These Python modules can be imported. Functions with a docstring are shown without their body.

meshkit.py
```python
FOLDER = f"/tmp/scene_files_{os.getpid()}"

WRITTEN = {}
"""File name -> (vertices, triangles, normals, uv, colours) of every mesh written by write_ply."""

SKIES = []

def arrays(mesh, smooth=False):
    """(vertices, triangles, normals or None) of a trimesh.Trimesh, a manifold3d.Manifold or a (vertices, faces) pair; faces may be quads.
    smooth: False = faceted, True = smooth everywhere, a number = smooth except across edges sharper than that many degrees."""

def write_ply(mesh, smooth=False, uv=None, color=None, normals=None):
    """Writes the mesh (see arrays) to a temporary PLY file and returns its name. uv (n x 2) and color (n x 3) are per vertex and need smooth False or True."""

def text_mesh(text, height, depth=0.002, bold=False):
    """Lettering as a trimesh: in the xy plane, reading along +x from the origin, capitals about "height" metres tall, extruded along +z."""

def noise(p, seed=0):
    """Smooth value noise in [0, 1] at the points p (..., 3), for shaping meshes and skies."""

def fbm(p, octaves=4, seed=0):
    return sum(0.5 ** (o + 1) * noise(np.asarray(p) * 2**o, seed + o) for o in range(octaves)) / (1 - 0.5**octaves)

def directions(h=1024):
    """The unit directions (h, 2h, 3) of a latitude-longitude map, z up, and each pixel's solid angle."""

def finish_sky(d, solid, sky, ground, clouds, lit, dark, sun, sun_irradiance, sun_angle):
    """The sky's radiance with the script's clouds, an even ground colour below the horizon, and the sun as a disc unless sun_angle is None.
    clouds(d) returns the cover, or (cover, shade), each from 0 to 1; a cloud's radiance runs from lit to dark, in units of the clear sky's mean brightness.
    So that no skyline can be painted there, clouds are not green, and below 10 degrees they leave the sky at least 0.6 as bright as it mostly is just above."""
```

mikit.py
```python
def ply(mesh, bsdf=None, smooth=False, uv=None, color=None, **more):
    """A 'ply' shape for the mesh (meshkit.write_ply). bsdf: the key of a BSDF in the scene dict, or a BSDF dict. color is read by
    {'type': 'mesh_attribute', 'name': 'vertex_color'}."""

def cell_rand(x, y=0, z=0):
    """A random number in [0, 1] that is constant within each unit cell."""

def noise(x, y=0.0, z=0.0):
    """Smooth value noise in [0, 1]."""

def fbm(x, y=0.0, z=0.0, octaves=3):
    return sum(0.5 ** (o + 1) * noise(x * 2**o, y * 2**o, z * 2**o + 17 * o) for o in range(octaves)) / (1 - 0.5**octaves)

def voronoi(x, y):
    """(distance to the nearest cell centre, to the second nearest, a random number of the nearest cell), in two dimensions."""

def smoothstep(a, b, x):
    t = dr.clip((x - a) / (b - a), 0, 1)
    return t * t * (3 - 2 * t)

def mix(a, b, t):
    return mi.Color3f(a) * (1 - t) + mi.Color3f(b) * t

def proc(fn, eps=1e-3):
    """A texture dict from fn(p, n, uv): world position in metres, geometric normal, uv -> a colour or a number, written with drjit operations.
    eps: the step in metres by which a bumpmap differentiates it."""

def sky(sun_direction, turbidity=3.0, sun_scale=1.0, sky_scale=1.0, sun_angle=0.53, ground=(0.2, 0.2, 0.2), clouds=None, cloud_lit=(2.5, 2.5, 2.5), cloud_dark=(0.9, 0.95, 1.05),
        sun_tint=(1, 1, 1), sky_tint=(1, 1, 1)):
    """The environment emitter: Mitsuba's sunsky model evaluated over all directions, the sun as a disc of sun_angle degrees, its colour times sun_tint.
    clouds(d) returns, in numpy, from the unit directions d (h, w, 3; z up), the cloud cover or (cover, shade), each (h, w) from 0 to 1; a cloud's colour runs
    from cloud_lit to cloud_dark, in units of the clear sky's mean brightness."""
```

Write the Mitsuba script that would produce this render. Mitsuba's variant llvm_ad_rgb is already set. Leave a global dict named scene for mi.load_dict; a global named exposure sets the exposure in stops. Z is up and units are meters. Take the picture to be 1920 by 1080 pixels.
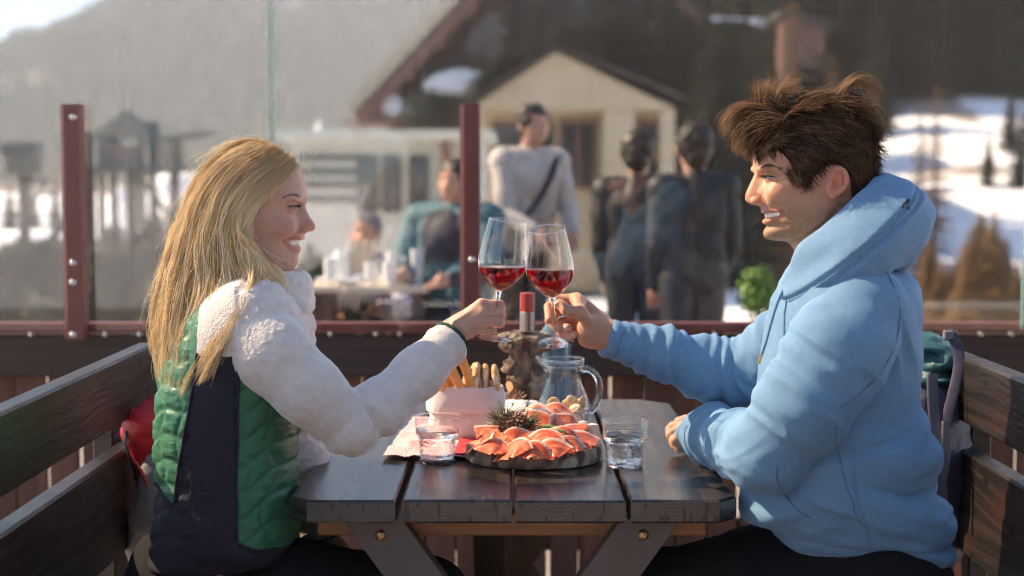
import math, random
import numpy as np, trimesh, manifold3d as m3, mitsuba as mi, drjit as dr, mikit, meshkit
from mikit import noise, fbm, cell_rand, voronoi, smoothstep, mix
from scipy import ndimage
from scipy.spatial import ConvexHull, cKDTree
from scipy.interpolate import RBFInterpolator, PchipInterpolator
T = mi.ScalarTransform4f
scene, labels = {}, {}
# ------------------------------------------------------------------ camera, sky, exposure
F, H, CX = 2725.0, 1.305, 960.0
TH = math.atan(200.0 / F)
FW, UP = np.array([0, math.cos(TH), -math.sin(TH)]), np.array([0, math.sin(TH), math.cos(TH)])
scene['camera'] = {'type': 'thinlens', 'fov': 2 * math.degrees(math.atan(960 / F)), 'fov_axis': 'x', 'aperture_radius': 0.0095, 'focus_distance': 2.68,
                   'near_clip': 0.05, 'far_clip': 6000.0, 'medium': {'type': 'ref', 'id': 'air'},
                   'to_world': T().look_at(origin=[0, 0, H], target=[0, float(FW[1]), H + float(FW[2])], up=[0, 0, 1])}
SUN = np.array([-math.cos(math.radians(16)), math.sin(math.radians(16)), 0]) * math.cos(math.radians(40)) + np.array([0, 0, math.sin(math.radians(40))])
scene['sky'] = mikit.sky(SUN.tolist(), turbidity=3.0, sky_scale=0.9, sun_tint=(1.0, 0.95, 0.86), ground=(0.35, 0.34, 0.33))
exposure = 2.6


def P(px, py, Y):
    "the world point at depth Y that stands at (px, py) of the 1920 x 1080 photograph"
    d = np.array([(px - CX) / F, 0, 0]) + FW + UP * (540 - py) / F
    return np.array([0, 0, H]) + d * (Y / d[1])


def PZ(px, py, z):
    "the same, on the level z"
    d = np.array([(px - CX) / F, 0, 0]) + FW + UP * (540 - py) / F
    return np.array([0, 0, H]) + d * ((z - H) / d[2])
# ------------------------------------------------------------------ helpers
def numbered(key):
    if key not in scene and key not in labels and not any(k.startswith(key + '__') for k in scene):
        return key
    n = 1
    while f'{key}_{n:03d}' in scene or f'{key}_{n:03d}' in labels or any(k.startswith(f'{key}_{n:03d}__') for k in scene):
        n += 1
    return f'{key}_{n:03d}'


def thing(name, label=None, cat=None, group=None, kind=None):
    key = numbered(name)
    labels[key] = {}
    if label: labels[key]['label'] = label
    if cat: labels[key]['category'] = cat
    if group: labels[key]['group'] = group
    if kind: labels[key]['kind'] = kind
    return key


_count = {}


def add(name, mesh, mat, parent=None, smooth=False, label=None, kind=None, **kw):
    key = f'{parent}__{name}' if parent else name
    if key in scene:
        n = _count.get(key, 1)
        while f'{key}_{n:03d}' in scene: n += 1
        _count[key] = n + 1
        key = f'{key}_{n:03d}'
    scene[key] = mikit.ply(mesh, mat, smooth=smooth, **kw) if not isinstance(mesh, dict) else mesh
    if label or kind:
        labels[key] = {}
        if label: labels[key]['label'] = label
        if kind: labels[key]['kind'] = kind
    return key


def solo(name, mesh, mat, label=None, cat=None, group=None, kind=None, smooth=False, **kw):
    key = thing(name, label, cat, group, kind)
    scene[key] = mikit.ply(mesh, mat, smooth=smooth, **kw)
    return key


def cat(*ms):
    ms = [m for g in ms for m in (g if isinstance(g, (list, tuple)) else [g])]
    return trimesh.util.concatenate(ms)


def hull(pts):
    pts = np.asarray(pts, float)
    h = ConvexHull(pts)
    m = trimesh.Trimesh(pts, h.simplices, process=False)
    c = pts[h.vertices].mean(0)
    f = m.faces
    n = np.cross(pts[f[:, 1]] - pts[f[:, 0]], pts[f[:, 2]] - pts[f[:, 0]])
    flip = ((pts[f].mean(1) - c) * n).sum(1) < 0
    f = np.where(flip[:, None], f[:, ::-1], f)
    m = trimesh.Trimesh(pts, f, process=False)
    m.remove_unreferenced_vertices()
    return m


def box(c, s, b=0.004, rz=0.0, R=None):
    "chamfered box: centre, full sizes, chamfer"
    s = np.asarray(s, float) / 2
    b = min(b, 0.45 * s.min() * 2)
    pts = []
    for sx in (-1, 1):
        for sy in (-1, 1):
            for sz in (-1, 1):
                for k in range(3):
                    q = s - b
                    q[k] = s[k]
                    pts.append(q * [sx, sy, sz])
    pts = np.array(pts)
    if b <= 0: pts = pts[::3]
    if rz:
        a = math.radians(rz)
        pts = pts @ np.array([[math.cos(a), math.sin(a), 0], [-math.sin(a), math.cos(a), 0], [0, 0, 1]])
    if R is not None: pts = pts @ np.asarray(R).T
    return hull(pts + np.asarray(c))


def bar(p, q, w, t, up=(0, 0, 1), b=0.003):
    "beam from p to q, w wide (across up), t thick (along up)"
    p, q = np.asarray(p, float), np.asarray(q, float)
    d = q - p
    L = np.linalg.norm(d)
    x = d / L
    y = np.cross(up, x)
    y /= np.linalg.norm(y)
    z = np.cross(x, y)
    return box((p + q) / 2, (L, w, t), b, R=np.stack([x, y, z], 1))


def frames(pts):
    pts = np.asarray(pts, float)
    t = np.gradient(pts, axis=0)
    t /= np.linalg.norm(t, axis=1, keepdims=True) + 1e-12
    a = np.array([0, 0, 1.0]) if abs(t[0, 2]) < 0.9 else np.array([1.0, 0, 0])
    n = np.cross(t[0], a); n /= np.linalg.norm(n)
    N = [n]
    for i in range(1, len(pts)):
        n = N[-1] - t[i] * (N[-1] @ t[i])
        N.append(n / np.linalg.norm(n))
    N = np.array(N)
    return t, N, np.cross(t, N)


def tube(pts, r, n=10, cap=True, flat=None, closed=False):
    "tube along pts; r a number or one per point; flat: (a, b) scales of the two cross axes"
    pts = np.asarray(pts, float)
    r = np.broadcast_to(np.asarray(r, float), (len(pts),))
    t, N, B = frames(pts)
    a = np.arange(n) * 2 * np.pi / n
    fa, fb = flat if flat else (1, 1)
    v = (pts[:, None] + r[:, None, None] * (np.cos(a)[None, :, None] * N[:, None] * fa + np.sin(a)[None, :, None] * B[:, None] * fb)).reshape(-1, 3)
    f = []
    i, j = np.meshgrid(np.arange(len(pts) - 1), np.arange(n), indexing='ij')
    k = (j + 1) % n
    q = np.stack([i * n + j, i * n + k, (i + 1) * n + k, (i + 1) * n + j], -1).reshape(-1, 4)
    f = np.vstack([q[:, [0, 1, 2]], q[:, [0, 2, 3]]])
    if cap:
        v = np.vstack([v, pts[:1], pts[-1:]])
        c0, c1 = len(v) - 2, len(v) - 1
        jj = np.arange(n); kk = (jj + 1) % n
        o = (len(pts) - 1) * n
        f = np.vstack([f, np.stack([jj * 0 + c0, kk, jj], 1), np.stack([jj * 0 + c1, o + jj, o + kk], 1)])
    return trimesh.Trimesh(v, f, process=False)


def spline(pts, n=24):
    pts = np.asarray(pts, float)
    if len(pts) < 3:
        return pts[0] + (pts[-1] - pts[0]) * np.linspace(0, 1, n)[:, None]
    s = np.concatenate([[0], np.cumsum(np.linalg.norm(np.diff(pts, axis=0), axis=1) + 1e-9)])
    from scipy.interpolate import CubicSpline
    return CubicSpline(s, pts)(np.linspace(0, s[-1], n))


def lathe(prof, n=48, center=(0, 0, 0), axis=None, arc=None):
    "solid of revolution of (r, z) points listed from bottom to top outside (closed profiles wind round)"
    prof = np.asarray(prof, float)
    a = np.arange(n) * 2 * np.pi / n
    v = np.stack([prof[:, None, 0] * np.cos(a), prof[:, None, 0] * np.sin(a), np.broadcast_to(prof[:, None, 1], (len(prof), n))], -1).reshape(-1, 3)
    i, j = np.meshgrid(np.arange(len(prof) - 1), np.arange(n), indexing='ij')
    k = (j + 1) % n
    q = np.stack([i * n + j, i * n + k, (i + 1) * n + k, (i + 1) * n + j], -1).reshape(-1, 4)
    f = np.vstack([q[:, [0, 1, 2]], q[:, [0, 2, 3]]])
    m = trimesh.Trimesh(v, f, process=False)
    m.update_faces(m.area_faces > 1e-14)
    if axis is not None: m.vertices = m.vertices @ rot_to(axis).T
    m.vertices += np.asarray(center)
    return m


def rot_to(axis):
    "rotation that takes +z to the axis"
    z = np.asarray(axis, float); z = z / np.linalg.norm(z)
    x = np.cross([0, 1, 0] if abs(z[1]) < 0.9 else [1, 0, 0], z); x /= np.linalg.norm(x)
    return np.stack([x, np.cross(z, x), z], 1)


def extrude(poly, y0, y1, bevel=0):
    "polygon in (x, z) extruded along y"
    from shapely.geometry import Polygon
    m = trimesh.creation.extrude_polygon(Polygon(poly), y1 - y0, engine='earcut')
    v = m.vertices
    m.vertices = np.stack([v[:, 0], y1 - v[:, 2], v[:, 1]], 1)
    if m.volume < 0: m.invert()
    return m


def grid_mesh(X, Y, Z):
    n, k = X.shape
    v = np.stack([X, Y, Z], -1).reshape(-1, 3)
    i, j = np.meshgrid(np.arange(n - 1), np.arange(k - 1), indexing='ij')
    q = np.stack([i * k + j, i * k + j + 1, (i + 1) * k + j + 1, (i + 1) * k + j], -1).reshape(-1, 4)
    return trimesh.Trimesh(v, np.vstack([q[:, [0, 1, 2]], q[:, [0, 2, 3]]]), process=False)


def thick_sheet(m, t):
    "gives an open sheet a thickness t against its normals"
    m = trimesh.Trimesh(m.vertices, m.faces, process=False)
    n = m.vertex_normals
    e = m.edges_sorted
    u, idx, cnt = np.unique(e, axis=0, return_index=True, return_counts=True)
    bound = m.edges[idx[cnt == 1]]
    k = len(m.vertices)
    v = np.vstack([m.vertices, m.vertices - n * t])
    f = np.vstack([m.faces, m.faces[:, ::-1] + k, np.stack([bound[:, 1], bound[:, 0], bound[:, 0] + k], 1), np.stack([bound[:, 1], bound[:, 0] + k, bound[:, 1] + k], 1)])
    return trimesh.Trimesh(v, f, process=False)


def surface_nets(f, lo, h):
    "isosurface f = 0 (negative inside) of a dense grid"
    s = f < 0
    nx, ny, nz = f.shape
    c = [s[i:nx - 1 + i, j:ny - 1 + j, k:nz - 1 + k] for i in (0, 1) for j in (0, 1) for k in (0, 1)]
    tot = sum(x.astype(np.int8) for x in c)
    act = (tot > 0) & (tot < 8)
    ids = -np.ones(act.shape, int)
    cells = np.argwhere(act)
    ids[act] = np.arange(len(cells))
    acc, cnt = np.zeros((len(cells), 3)), np.zeros(len(cells))
    corners = np.array([[i, j, k] for i in (0, 1) for j in (0, 1) for k in (0, 1)])
    val = np.stack([f[tuple((cells + o).T)] for o in corners], 1)
    for a in range(8):
        for b in range(a + 1, 8):
            if np.abs(corners[a] - corners[b]).sum() != 1: continue
            x = (val[:, a] < 0) != (val[:, b] < 0)
            t = np.where(x, val[:, a] / np.where(x, val[:, a] - val[:, b], 1), 0)
            acc += np.where(x[:, None], corners[a] + t[:, None] * (corners[b] - corners[a]), 0)
            cnt += x
    v = (cells + acc / cnt[:, None]) * h + lo
    quads = []
    for ax in range(3):
        sl0 = [slice(1, -1)] * 3; sl0[ax] = slice(0, -1)
        sl1 = [slice(1, -1)] * 3; sl1[ax] = slice(1, None)
        a, b = s[tuple(sl0)], s[tuple(sl1)]
        e = np.argwhere(a != b)
        ins = a[a != b]
        off = np.ones(3, int); off[ax] = 0
        e = e + off
        u, w = (ax + 1) % 3, (ax + 2) % 3
        du, dw = np.zeros(3, int), np.zeros(3, int)
        du[u] = 1; dw[w] = 1
        q = np.stack([ids[tuple((e - du - dw).T)], ids[tuple((e - dw).T)], ids[tuple(e.T)], ids[tuple((e - du).T)]], 1)
        q = np.where(ins[:, None], q, q[:, ::-1])
        quads.append(q)
    q = np.vstack(quads)
    return trimesh.Trimesh(v, np.vstack([q[:, [0, 1, 2]], q[:, [0, 2, 3]]]), process=False)


class Field:
    "a signed distance field on a dense grid, sculpted with smooth unions and cuts; every primitive touches only its own surroundings"
    def __init__(self, lo, hi, h):
        self.lo, self.h = np.asarray(lo, float), h
        n = np.ceil((np.asarray(hi) - self.lo) / h).astype(int) + 1
        self.ax = [self.lo[i] + h * np.arange(n[i]) for i in range(3)]
        self.f = np.full(n, 0.3, np.float32)

    def sub(self, lo, hi):
        sl = []
        for i in range(3):
            a = int(np.clip(np.floor((lo[i] - self.lo[i]) / self.h), 0, len(self.ax[i]) - 1))
            b = int(np.clip(np.ceil((hi[i] - self.lo[i]) / self.h) + 1, a + 1, len(self.ax[i])))
            sl.append(slice(a, b))
        g = np.meshgrid(*[self.ax[i][sl[i]] for i in range(3)], indexing='ij', sparse=True)
        return tuple(sl), g

    def put(self, sl, d, k, cut=False):
        a = self.f[sl]
        if cut:
            h = np.maximum(k - np.abs(-d - a), 0) / max(k, 1e-9)
            self.f[sl] = np.maximum(a, -d) + h * h * k / 4
        else:
            h = np.maximum(k - np.abs(d - a), 0) / max(k, 1e-9)
            self.f[sl] = np.minimum(a, d) - h * h * k / 4
        return self

    def ell(self, c, r, k=0.01, R=None, cut=False):
        c, r = np.asarray(c, float), np.broadcast_to(np.asarray(r, float), (3,))
        m = r.max() + k + 0.05
        sl, (X, Y, Z) = self.sub(c - m, c + m)
        x, y, z = X - c[0], Y - c[1], Z - c[2]
        if R is not None:
            x, y, z = (x * R[0, i] + y * R[1, i] + z * R[2, i] for i in range(3))
        k0 = np.sqrt((x / r[0]) ** 2 + (y / r[1]) ** 2 + (z / r[2]) ** 2)
        k1 = np.sqrt((x / r[0] ** 2) ** 2 + (y / r[1] ** 2) ** 2 + (z / r[2] ** 2) ** 2)
        return self.put(sl, k0 * (k0 - 1) / np.maximum(k1, 1e-6), k, cut)

    def cap(self, p, q, ra, rb=None, k=0.01, cut=False):
        p, q = np.asarray(p, float), np.asarray(q, float)
        rb = ra if rb is None else rb
        m = max(ra, rb) + k + 0.05
        sl, (X, Y, Z) = self.sub(np.minimum(p, q) - m, np.maximum(p, q) + m)
        d = q - p
        t = np.clip(((X - p[0]) * d[0] + (Y - p[1]) * d[1] + (Z - p[2]) * d[2]) / max(d @ d, 1e-12), 0, 1)
        r = np.sqrt((X - p[0] - t * d[0]) ** 2 + (Y - p[1] - t * d[1]) ** 2 + (Z - p[2] - t * d[2]) ** 2)
        return self.put(sl, r - (ra + (rb - ra) * t), k, cut)

    def chain(self, pts, rs, k=0.01, cut=False):
        for a, b, ra, rb in zip(pts[:-1], pts[1:], rs[:-1], rs[1:]): self.cap(a, b, ra, rb, k, cut)
        return self

    def fn(self, lo, hi, fun, k=0.0, cut=False):
        sl, (X, Y, Z) = self.sub(lo, hi)
        return self.put(sl, fun(X, Y, Z) + 0 * (X + Y + Z), k, cut)

    def mesh(self, smooth=0, keep=True):
        self.f[[0, -1]] = np.maximum(self.f[[0, -1]], 0.001); self.f[:, [0, -1]] = np.maximum(self.f[:, [0, -1]], 0.001); self.f[:, :, [0, -1]] = np.maximum(self.f[:, :, [0, -1]], 0.001)
        m = surface_nets(self.f, self.lo, self.h)
        if keep:
            parts = m.split(only_watertight=False)
            m = max(parts, key=lambda q: len(q.faces))
        return taubin(m, smooth) if smooth else m


def taubin(m, n):
    "smooths without shrinking (uniform weights)"
    from scipy.sparse import coo_matrix, diags
    e = m.edges_unique
    k = len(m.vertices)
    A = coo_matrix((np.ones(2 * len(e)), (np.r_[e[:, 0], e[:, 1]], np.r_[e[:, 1], e[:, 0]])), (k, k)).tocsr()
    A = diags(1 / np.maximum(np.asarray(A.sum(1)).ravel(), 1)) @ A
    v = np.array(m.vertices)
    for _ in range(n):
        v = v + 0.5 * (A @ v - v)
        v = v - 0.52 * (A @ v - v)
    return trimesh.Trimesh(v, m.faces, process=False)


def displace(m, fun):
    "moves the vertices along their normals by fun(v, n) metres"
    n = np.array(m.vertex_normals)
    v = np.array(m.vertices)
    return trimesh.Trimesh(v + n * fun(v, n)[:, None], m.faces, process=False)


def poly_sdf(poly, X, Z):
    "signed distance (negative inside) of the points X, Z to a polygon"
    p = np.asarray(poly, float)
    q = np.roll(p, -1, 0)
    d = np.full(X.shape, 1e9)
    ins = np.zeros(X.shape, bool)
    for (ax, az), (bx, bz) in zip(p, q):
        ex, ez = bx - ax, bz - az
        t = np.clip(((X - ax) * ex + (Z - az) * ez) / max(ex * ex + ez * ez, 1e-12), 0, 1)
        d = np.minimum(d, (X - ax - t * ex) ** 2 + (Z - az - t * ez) ** 2)
        c = ((az > Z) != (bz > Z)) & (X < ex * (Z - az) / (bz - az if bz != az else 1e-12) + ax)
        ins ^= c
    return np.where(ins, -1, 1) * np.sqrt(d)


def smooth_poly(pts, n=200):
    "closed smooth curve through the points"
    p = np.vstack([pts, pts[:1]])
    s = np.concatenate([[0], np.cumsum(np.linalg.norm(np.diff(p, axis=0), axis=1))])
    from scipy.interpolate import CubicSpline
    return CubicSpline(s, p, bc_type='periodic')(np.linspace(0, s[-1], n, endpoint=False))


def rgb(*c): return {'type': 'rgb', 'value': [float(x) for x in c]}
# ------------------------------------------------------------------ materials
def mat(name, color, rough=0.6, bump=None, bscale=0.002, beps=1e-3, two=True, **kw):
    b = {'type': 'principled', 'base_color': color if isinstance(color, dict) else rgb(*color), 'roughness': rough if isinstance(rough, dict) else float(rough), **kw}
    if bump is not None:
        b = {'type': 'bumpmap', 'arbitrary': mikit.proc(bump, beps), 'scale': float(bscale), 'bsdf': b}
    scene[name] = {'type': 'twosided', 'bsdf': b} if two else b
    return name


def crack(p, sx, sy, sz, lo=0.72, hi=0.8):
    return smoothstep(lo, hi, fbm(p.x * sx, p.y * sy, p.z * sz, 2))


def lacquer_color(p, n, uv):
    g = fbm(p.x * 55, p.y * 2.5, p.z * 55, 3)
    side = mix((0.022, 0.018, 0.018), (0.060, 0.045, 0.040), smoothstep(0.3, 0.75, g))
    wear = smoothstep(0.66, 0.74, fbm(p.x * 14 + 3, p.y * 5, p.z * 14, 3)) * smoothstep(0.5, 0.6, noise(p.x * 160, p.y * 9, p.z * 160))
    side = mix(side, (0.16, 0.10, 0.07), wear * 0.7)
    cell = dr.floor(p.x / 0.2) * 0.2 + 0.1
    r = dr.sqrt(dr.square(p.x - cell + 0.02) + dr.square(p.z - 0.80)) * (1 + 0.05 * noise(p.x * 20, p.z * 20))
    ring = 0.5 + 0.5 * dr.sin(r * 900 + 3 * noise(p.x * 30, p.z * 30))
    end = mix((0.060, 0.049, 0.047), (0.115, 0.095, 0.09), 0.5 * ring + 0.5 * fbm(p.x * 60, p.y * 60, p.z * 60, 2))
    chk = smoothstep(0.74, 0.80, noise(p.x * 150, p.z * 35)) * 0.7
    end = mix(end, (0.02, 0.016, 0.016), chk)
    return dr.select(dr.abs(n.y) > 0.75, end, side)


def lacquer_bump(p, n, uv):
    g = noise(p.x * 170, p.y * 4, p.z * 170) * 0.5 + 0.3 * fbm(p.x * 40, p.y * 2, p.z * 40, 2)
    c = smoothstep(0.70, 0.76, noise(p.x * 230 + 9, p.y * 12, p.z * 230)) * smoothstep(0.5, 0.62, noise(p.x * 9, p.y * 6, p.z * 9))
    wave = 3.0 * noise(p.x * 11, p.y * 3, p.z * 11)
    return g * 0.35 - c * 1.2 + wave


def plastic(name, color, alpha, bump, bscale):
    scene[name] = {'type': 'twosided', 'bsdf': {'type': 'bumpmap', 'arbitrary': mikit.proc(bump), 'scale': bscale,
                                                'bsdf': {'type': 'roughplastic', 'diffuse_reflectance': mikit.proc(color), 'alpha': alpha, 'int_ior': 1.6, 'distribution': 'ggx'}}}


plastic('lacquered_wood', lacquer_color, 0.08, lacquer_bump, 0.00018)


def bench_color(p, n, uv):
    g = fbm(p.x * 8, p.y * 2.2, p.z * 60 + 2 * noise(p.y * 4, p.z * 9), 3)
    c = mix((0.014, 0.010, 0.009), (0.042, 0.028, 0.022), smoothstep(0.35, 0.75, g))
    red = smoothstep(0.5, 0.75, fbm(p.x * 3, p.y * 4 + 7, p.z * 9, 3))
    c = mix(c, (0.085, 0.026, 0.018), red * 0.45)
    kn = voronoi(p.y * 4.5, p.z * 9)
    return mix(c, (0.012, 0.009, 0.008), smoothstep(0.11, 0.05, kn[0]))


def bench_bump(p, n, uv):
    w = noise(p.y * 5, p.z * 12) * 2.5
    g = 0.5 + 0.5 * dr.sin(p.z * 420 + w * 8)
    return g * 0.5 + 0.8 * noise(p.x * 90, p.y * 6, p.z * 140) + 0.5 * noise(p.x * 30, p.y * 14, p.z * 30)


plastic('bench_wood', bench_color, 0.16, bench_bump, 0.0005)
mat('fence_board_wood', mikit.proc(lambda p, n, uv: mix((0.020, 0.012, 0.011), (0.060, 0.033, 0.026), fbm(p.x * 2.5, p.y * 40, p.z * 60, 3))), 0.6,
    lambda p, n, uv: noise(p.x * 5, p.y * 90, p.z * 120), 0.0008)


def plank_color(p, n, uv):
    i = dr.floor(p.x / 0.115)
    c = mix((0.075, 0.030, 0.020), (0.165, 0.062, 0.038), fbm(p.x * 60, p.y * 60, p.z * 3 + i * 5, 3))
    return c * (0.7 + 0.6 * cell_rand(i, 3.0))


mat('fence_plank_wood', mikit.proc(plank_color), 0.6, lambda p, n, uv: noise(p.x * 120, p.y * 120, p.z * 6), 0.0008)
mat('raw_pine', mikit.proc(lambda p, n, uv: mix((0.24, 0.10, 0.045), (0.42, 0.21, 0.10), fbm(p.x * 6, p.y * 50, p.z * 90, 3))), 0.55)
mat('post_wood', mikit.proc(lambda p, n, uv: mix((0.035, 0.022, 0.018), (0.10, 0.06, 0.045), fbm(p.x * 60, p.y * 60, p.z * 3, 3))), 0.45)
mat('leg_wood', mikit.proc(lambda p, n, uv: mix((0.085, 0.068, 0.064), (0.125, 0.100, 0.092), fbm(p.x * 25, p.y * 25, p.z * 8, 3))), 0.42, lambda p, n, uv: noise(p.x * 120, p.y * 120, p.z * 30), 0.0003, clearcoat=0.3)
mat('red_steel', mikit.proc(lambda p, n, uv: mix((0.125, 0.032, 0.026), (0.17, 0.044, 0.034), fbm(p.x * 20, p.y * 20, p.z * 6, 2))), 0.42, clearcoat=0.2)
mat('steel', (0.72, 0.71, 0.70), 0.28, metallic=1.0)
mat('brass', (0.62, 0.36, 0.17), 0.32, metallic=1.0)


def dirt(p, n, uv):
    s = smoothstep(0.45, 0.9, noise(p.x * 16, 0, p.z * 1.2)) * noise(p.x * 60, 3, p.z * 3)
    run = smoothstep(0.76, 0.90, noise(p.x * 22, 1.5, p.z * 0.5)) * smoothstep(0.45, 0.75, fbm(p.x * 5, 9, p.z * 1.6, 2))
    return 0.002 + 0.014 * s * smoothstep(0.3, 0.8, fbm(p.x * 3, 5, p.z * 2, 2)) + 0.12 * run


scene['pane_glass'] = {'type': 'blendbsdf', 'weight': mikit.proc(dirt), 'a': {'type': 'thindielectric', 'int_ior': 1.52},
                       'b': {'type': 'twosided', 'bsdf': {'type': 'diffuse', 'reflectance': rgb(0.6, 0.6, 0.58)}}}
mat('glass_edge', (0.32, 0.52, 0.48), 0.25, specular=0.8)
scene['clear_glass'] = {'type': 'dielectric', 'int_ior': 1.5}
scene['thin_glass'] = {'type': 'thindielectric', 'int_ior': 1.5}
scene['water'] = {'type': 'dielectric', 'int_ior': 1.33}
# table things
mat('white_cloth', mikit.proc(lambda p, n, uv: mix((0.66, 0.60, 0.59), (0.78, 0.74, 0.73), fbm(p.x * 40, p.y * 40, p.z * 40, 2))), 0.85,
    lambda p, n, uv: noise(p.x * 900, p.y * 900, p.z * 900), 0.0002, 5e-4, sheen=0.3)


def napkin_color(p, n, uv):
    a, b = p.x * 0.94 + p.y * 0.34, p.y * 0.94 - p.x * 0.34
    s = smoothstep(-0.1, 0.1, dr.sin(a * 900) + 0.2) * 0.65
    t = smoothstep(-0.1, 0.1, dr.sin(b * 900))
    return mix((0.80, 0.72, 0.70), (0.55, 0.07, 0.07), dr.clip(s + 0.10 * t, 0, 1))


mat('striped_napkin', mikit.proc(napkin_color), 0.85, lambda p, n, uv: noise(p.x * 800, p.y * 800, p.z * 800), 0.0002, 5e-4)
mat('red_napkin', (0.55, 0.05, 0.06), 0.8)


def ham_color(p, n, uv):
    s = fbm(uv.x * 2.0, uv.y * 9 + 2 * noise(uv.x * 4, uv.y * 4), 3.7, 3)
    c = mix((0.58, 0.085, 0.035), (0.76, 0.22, 0.105), smoothstep(0.3, 0.75, s))
    c = mix(c, (0.80, 0.50, 0.36), smoothstep(0.68, 0.78, fbm(uv.x * 3, uv.y * 16, 1.3, 2)) * 0.6)
    return mix(c, (0.84, 0.62, 0.50), smoothstep(0.86, 0.96, uv.y + 0.12 * (noise(uv.x * 5, 2.0) - 0.5)) * 0.85)


mat('ham', mikit.proc(ham_color), 0.38, lambda p, n, uv: noise(p.x * 300, p.y * 300, p.z * 300), 0.0004, specular=0.5)
mat('cheese', mikit.proc(lambda p, n, uv: mix((0.72, 0.68, 0.58), (0.80, 0.77, 0.70), fbm(p.x * 90, p.y * 90, p.z * 90, 2))), 0.5)
mat('gherkin', (0.30, 0.36, 0.10), 0.35)
mat('crust', mikit.proc(lambda p, n, uv: mix((0.62, 0.29, 0.08), (0.80, 0.50, 0.20), fbm(p.x * 70, p.y * 70, p.z * 70, 3))), 0.6,
    lambda p, n, uv: fbm(p.x * 300, p.y * 300, p.z * 300, 2), 0.001, 5e-4)
mat('bread', mikit.proc(lambda p, n, uv: mix(mix((0.48, 0.26, 0.11), (0.66, 0.44, 0.25), fbm(p.x * 80, p.y * 80, p.z * 80, 3)), (0.84, 0.76, 0.64), smoothstep(0.50, 0.66, fbm(p.x * 45, p.y * 45, p.z * 30, 2)) * smoothstep(0.2, 0.75, dr.abs(n.y)))), 0.8,
    lambda p, n, uv: fbm(p.x * 260, p.y * 260, p.z * 260, 2), 0.002, 5e-4)


def bark_color(p, n, uv):
    s = fbm(p.x * 60, p.y * 60, p.z * 18, 3)
    c = mix((0.16, 0.105, 0.08), (0.52, 0.37, 0.26), smoothstep(0.35, 0.65, s))
    return mix(c, (0.74, 0.60, 0.46), smoothstep(0.58, 0.72, noise(p.x * 40, p.y * 40, p.z * 20)))


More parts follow.
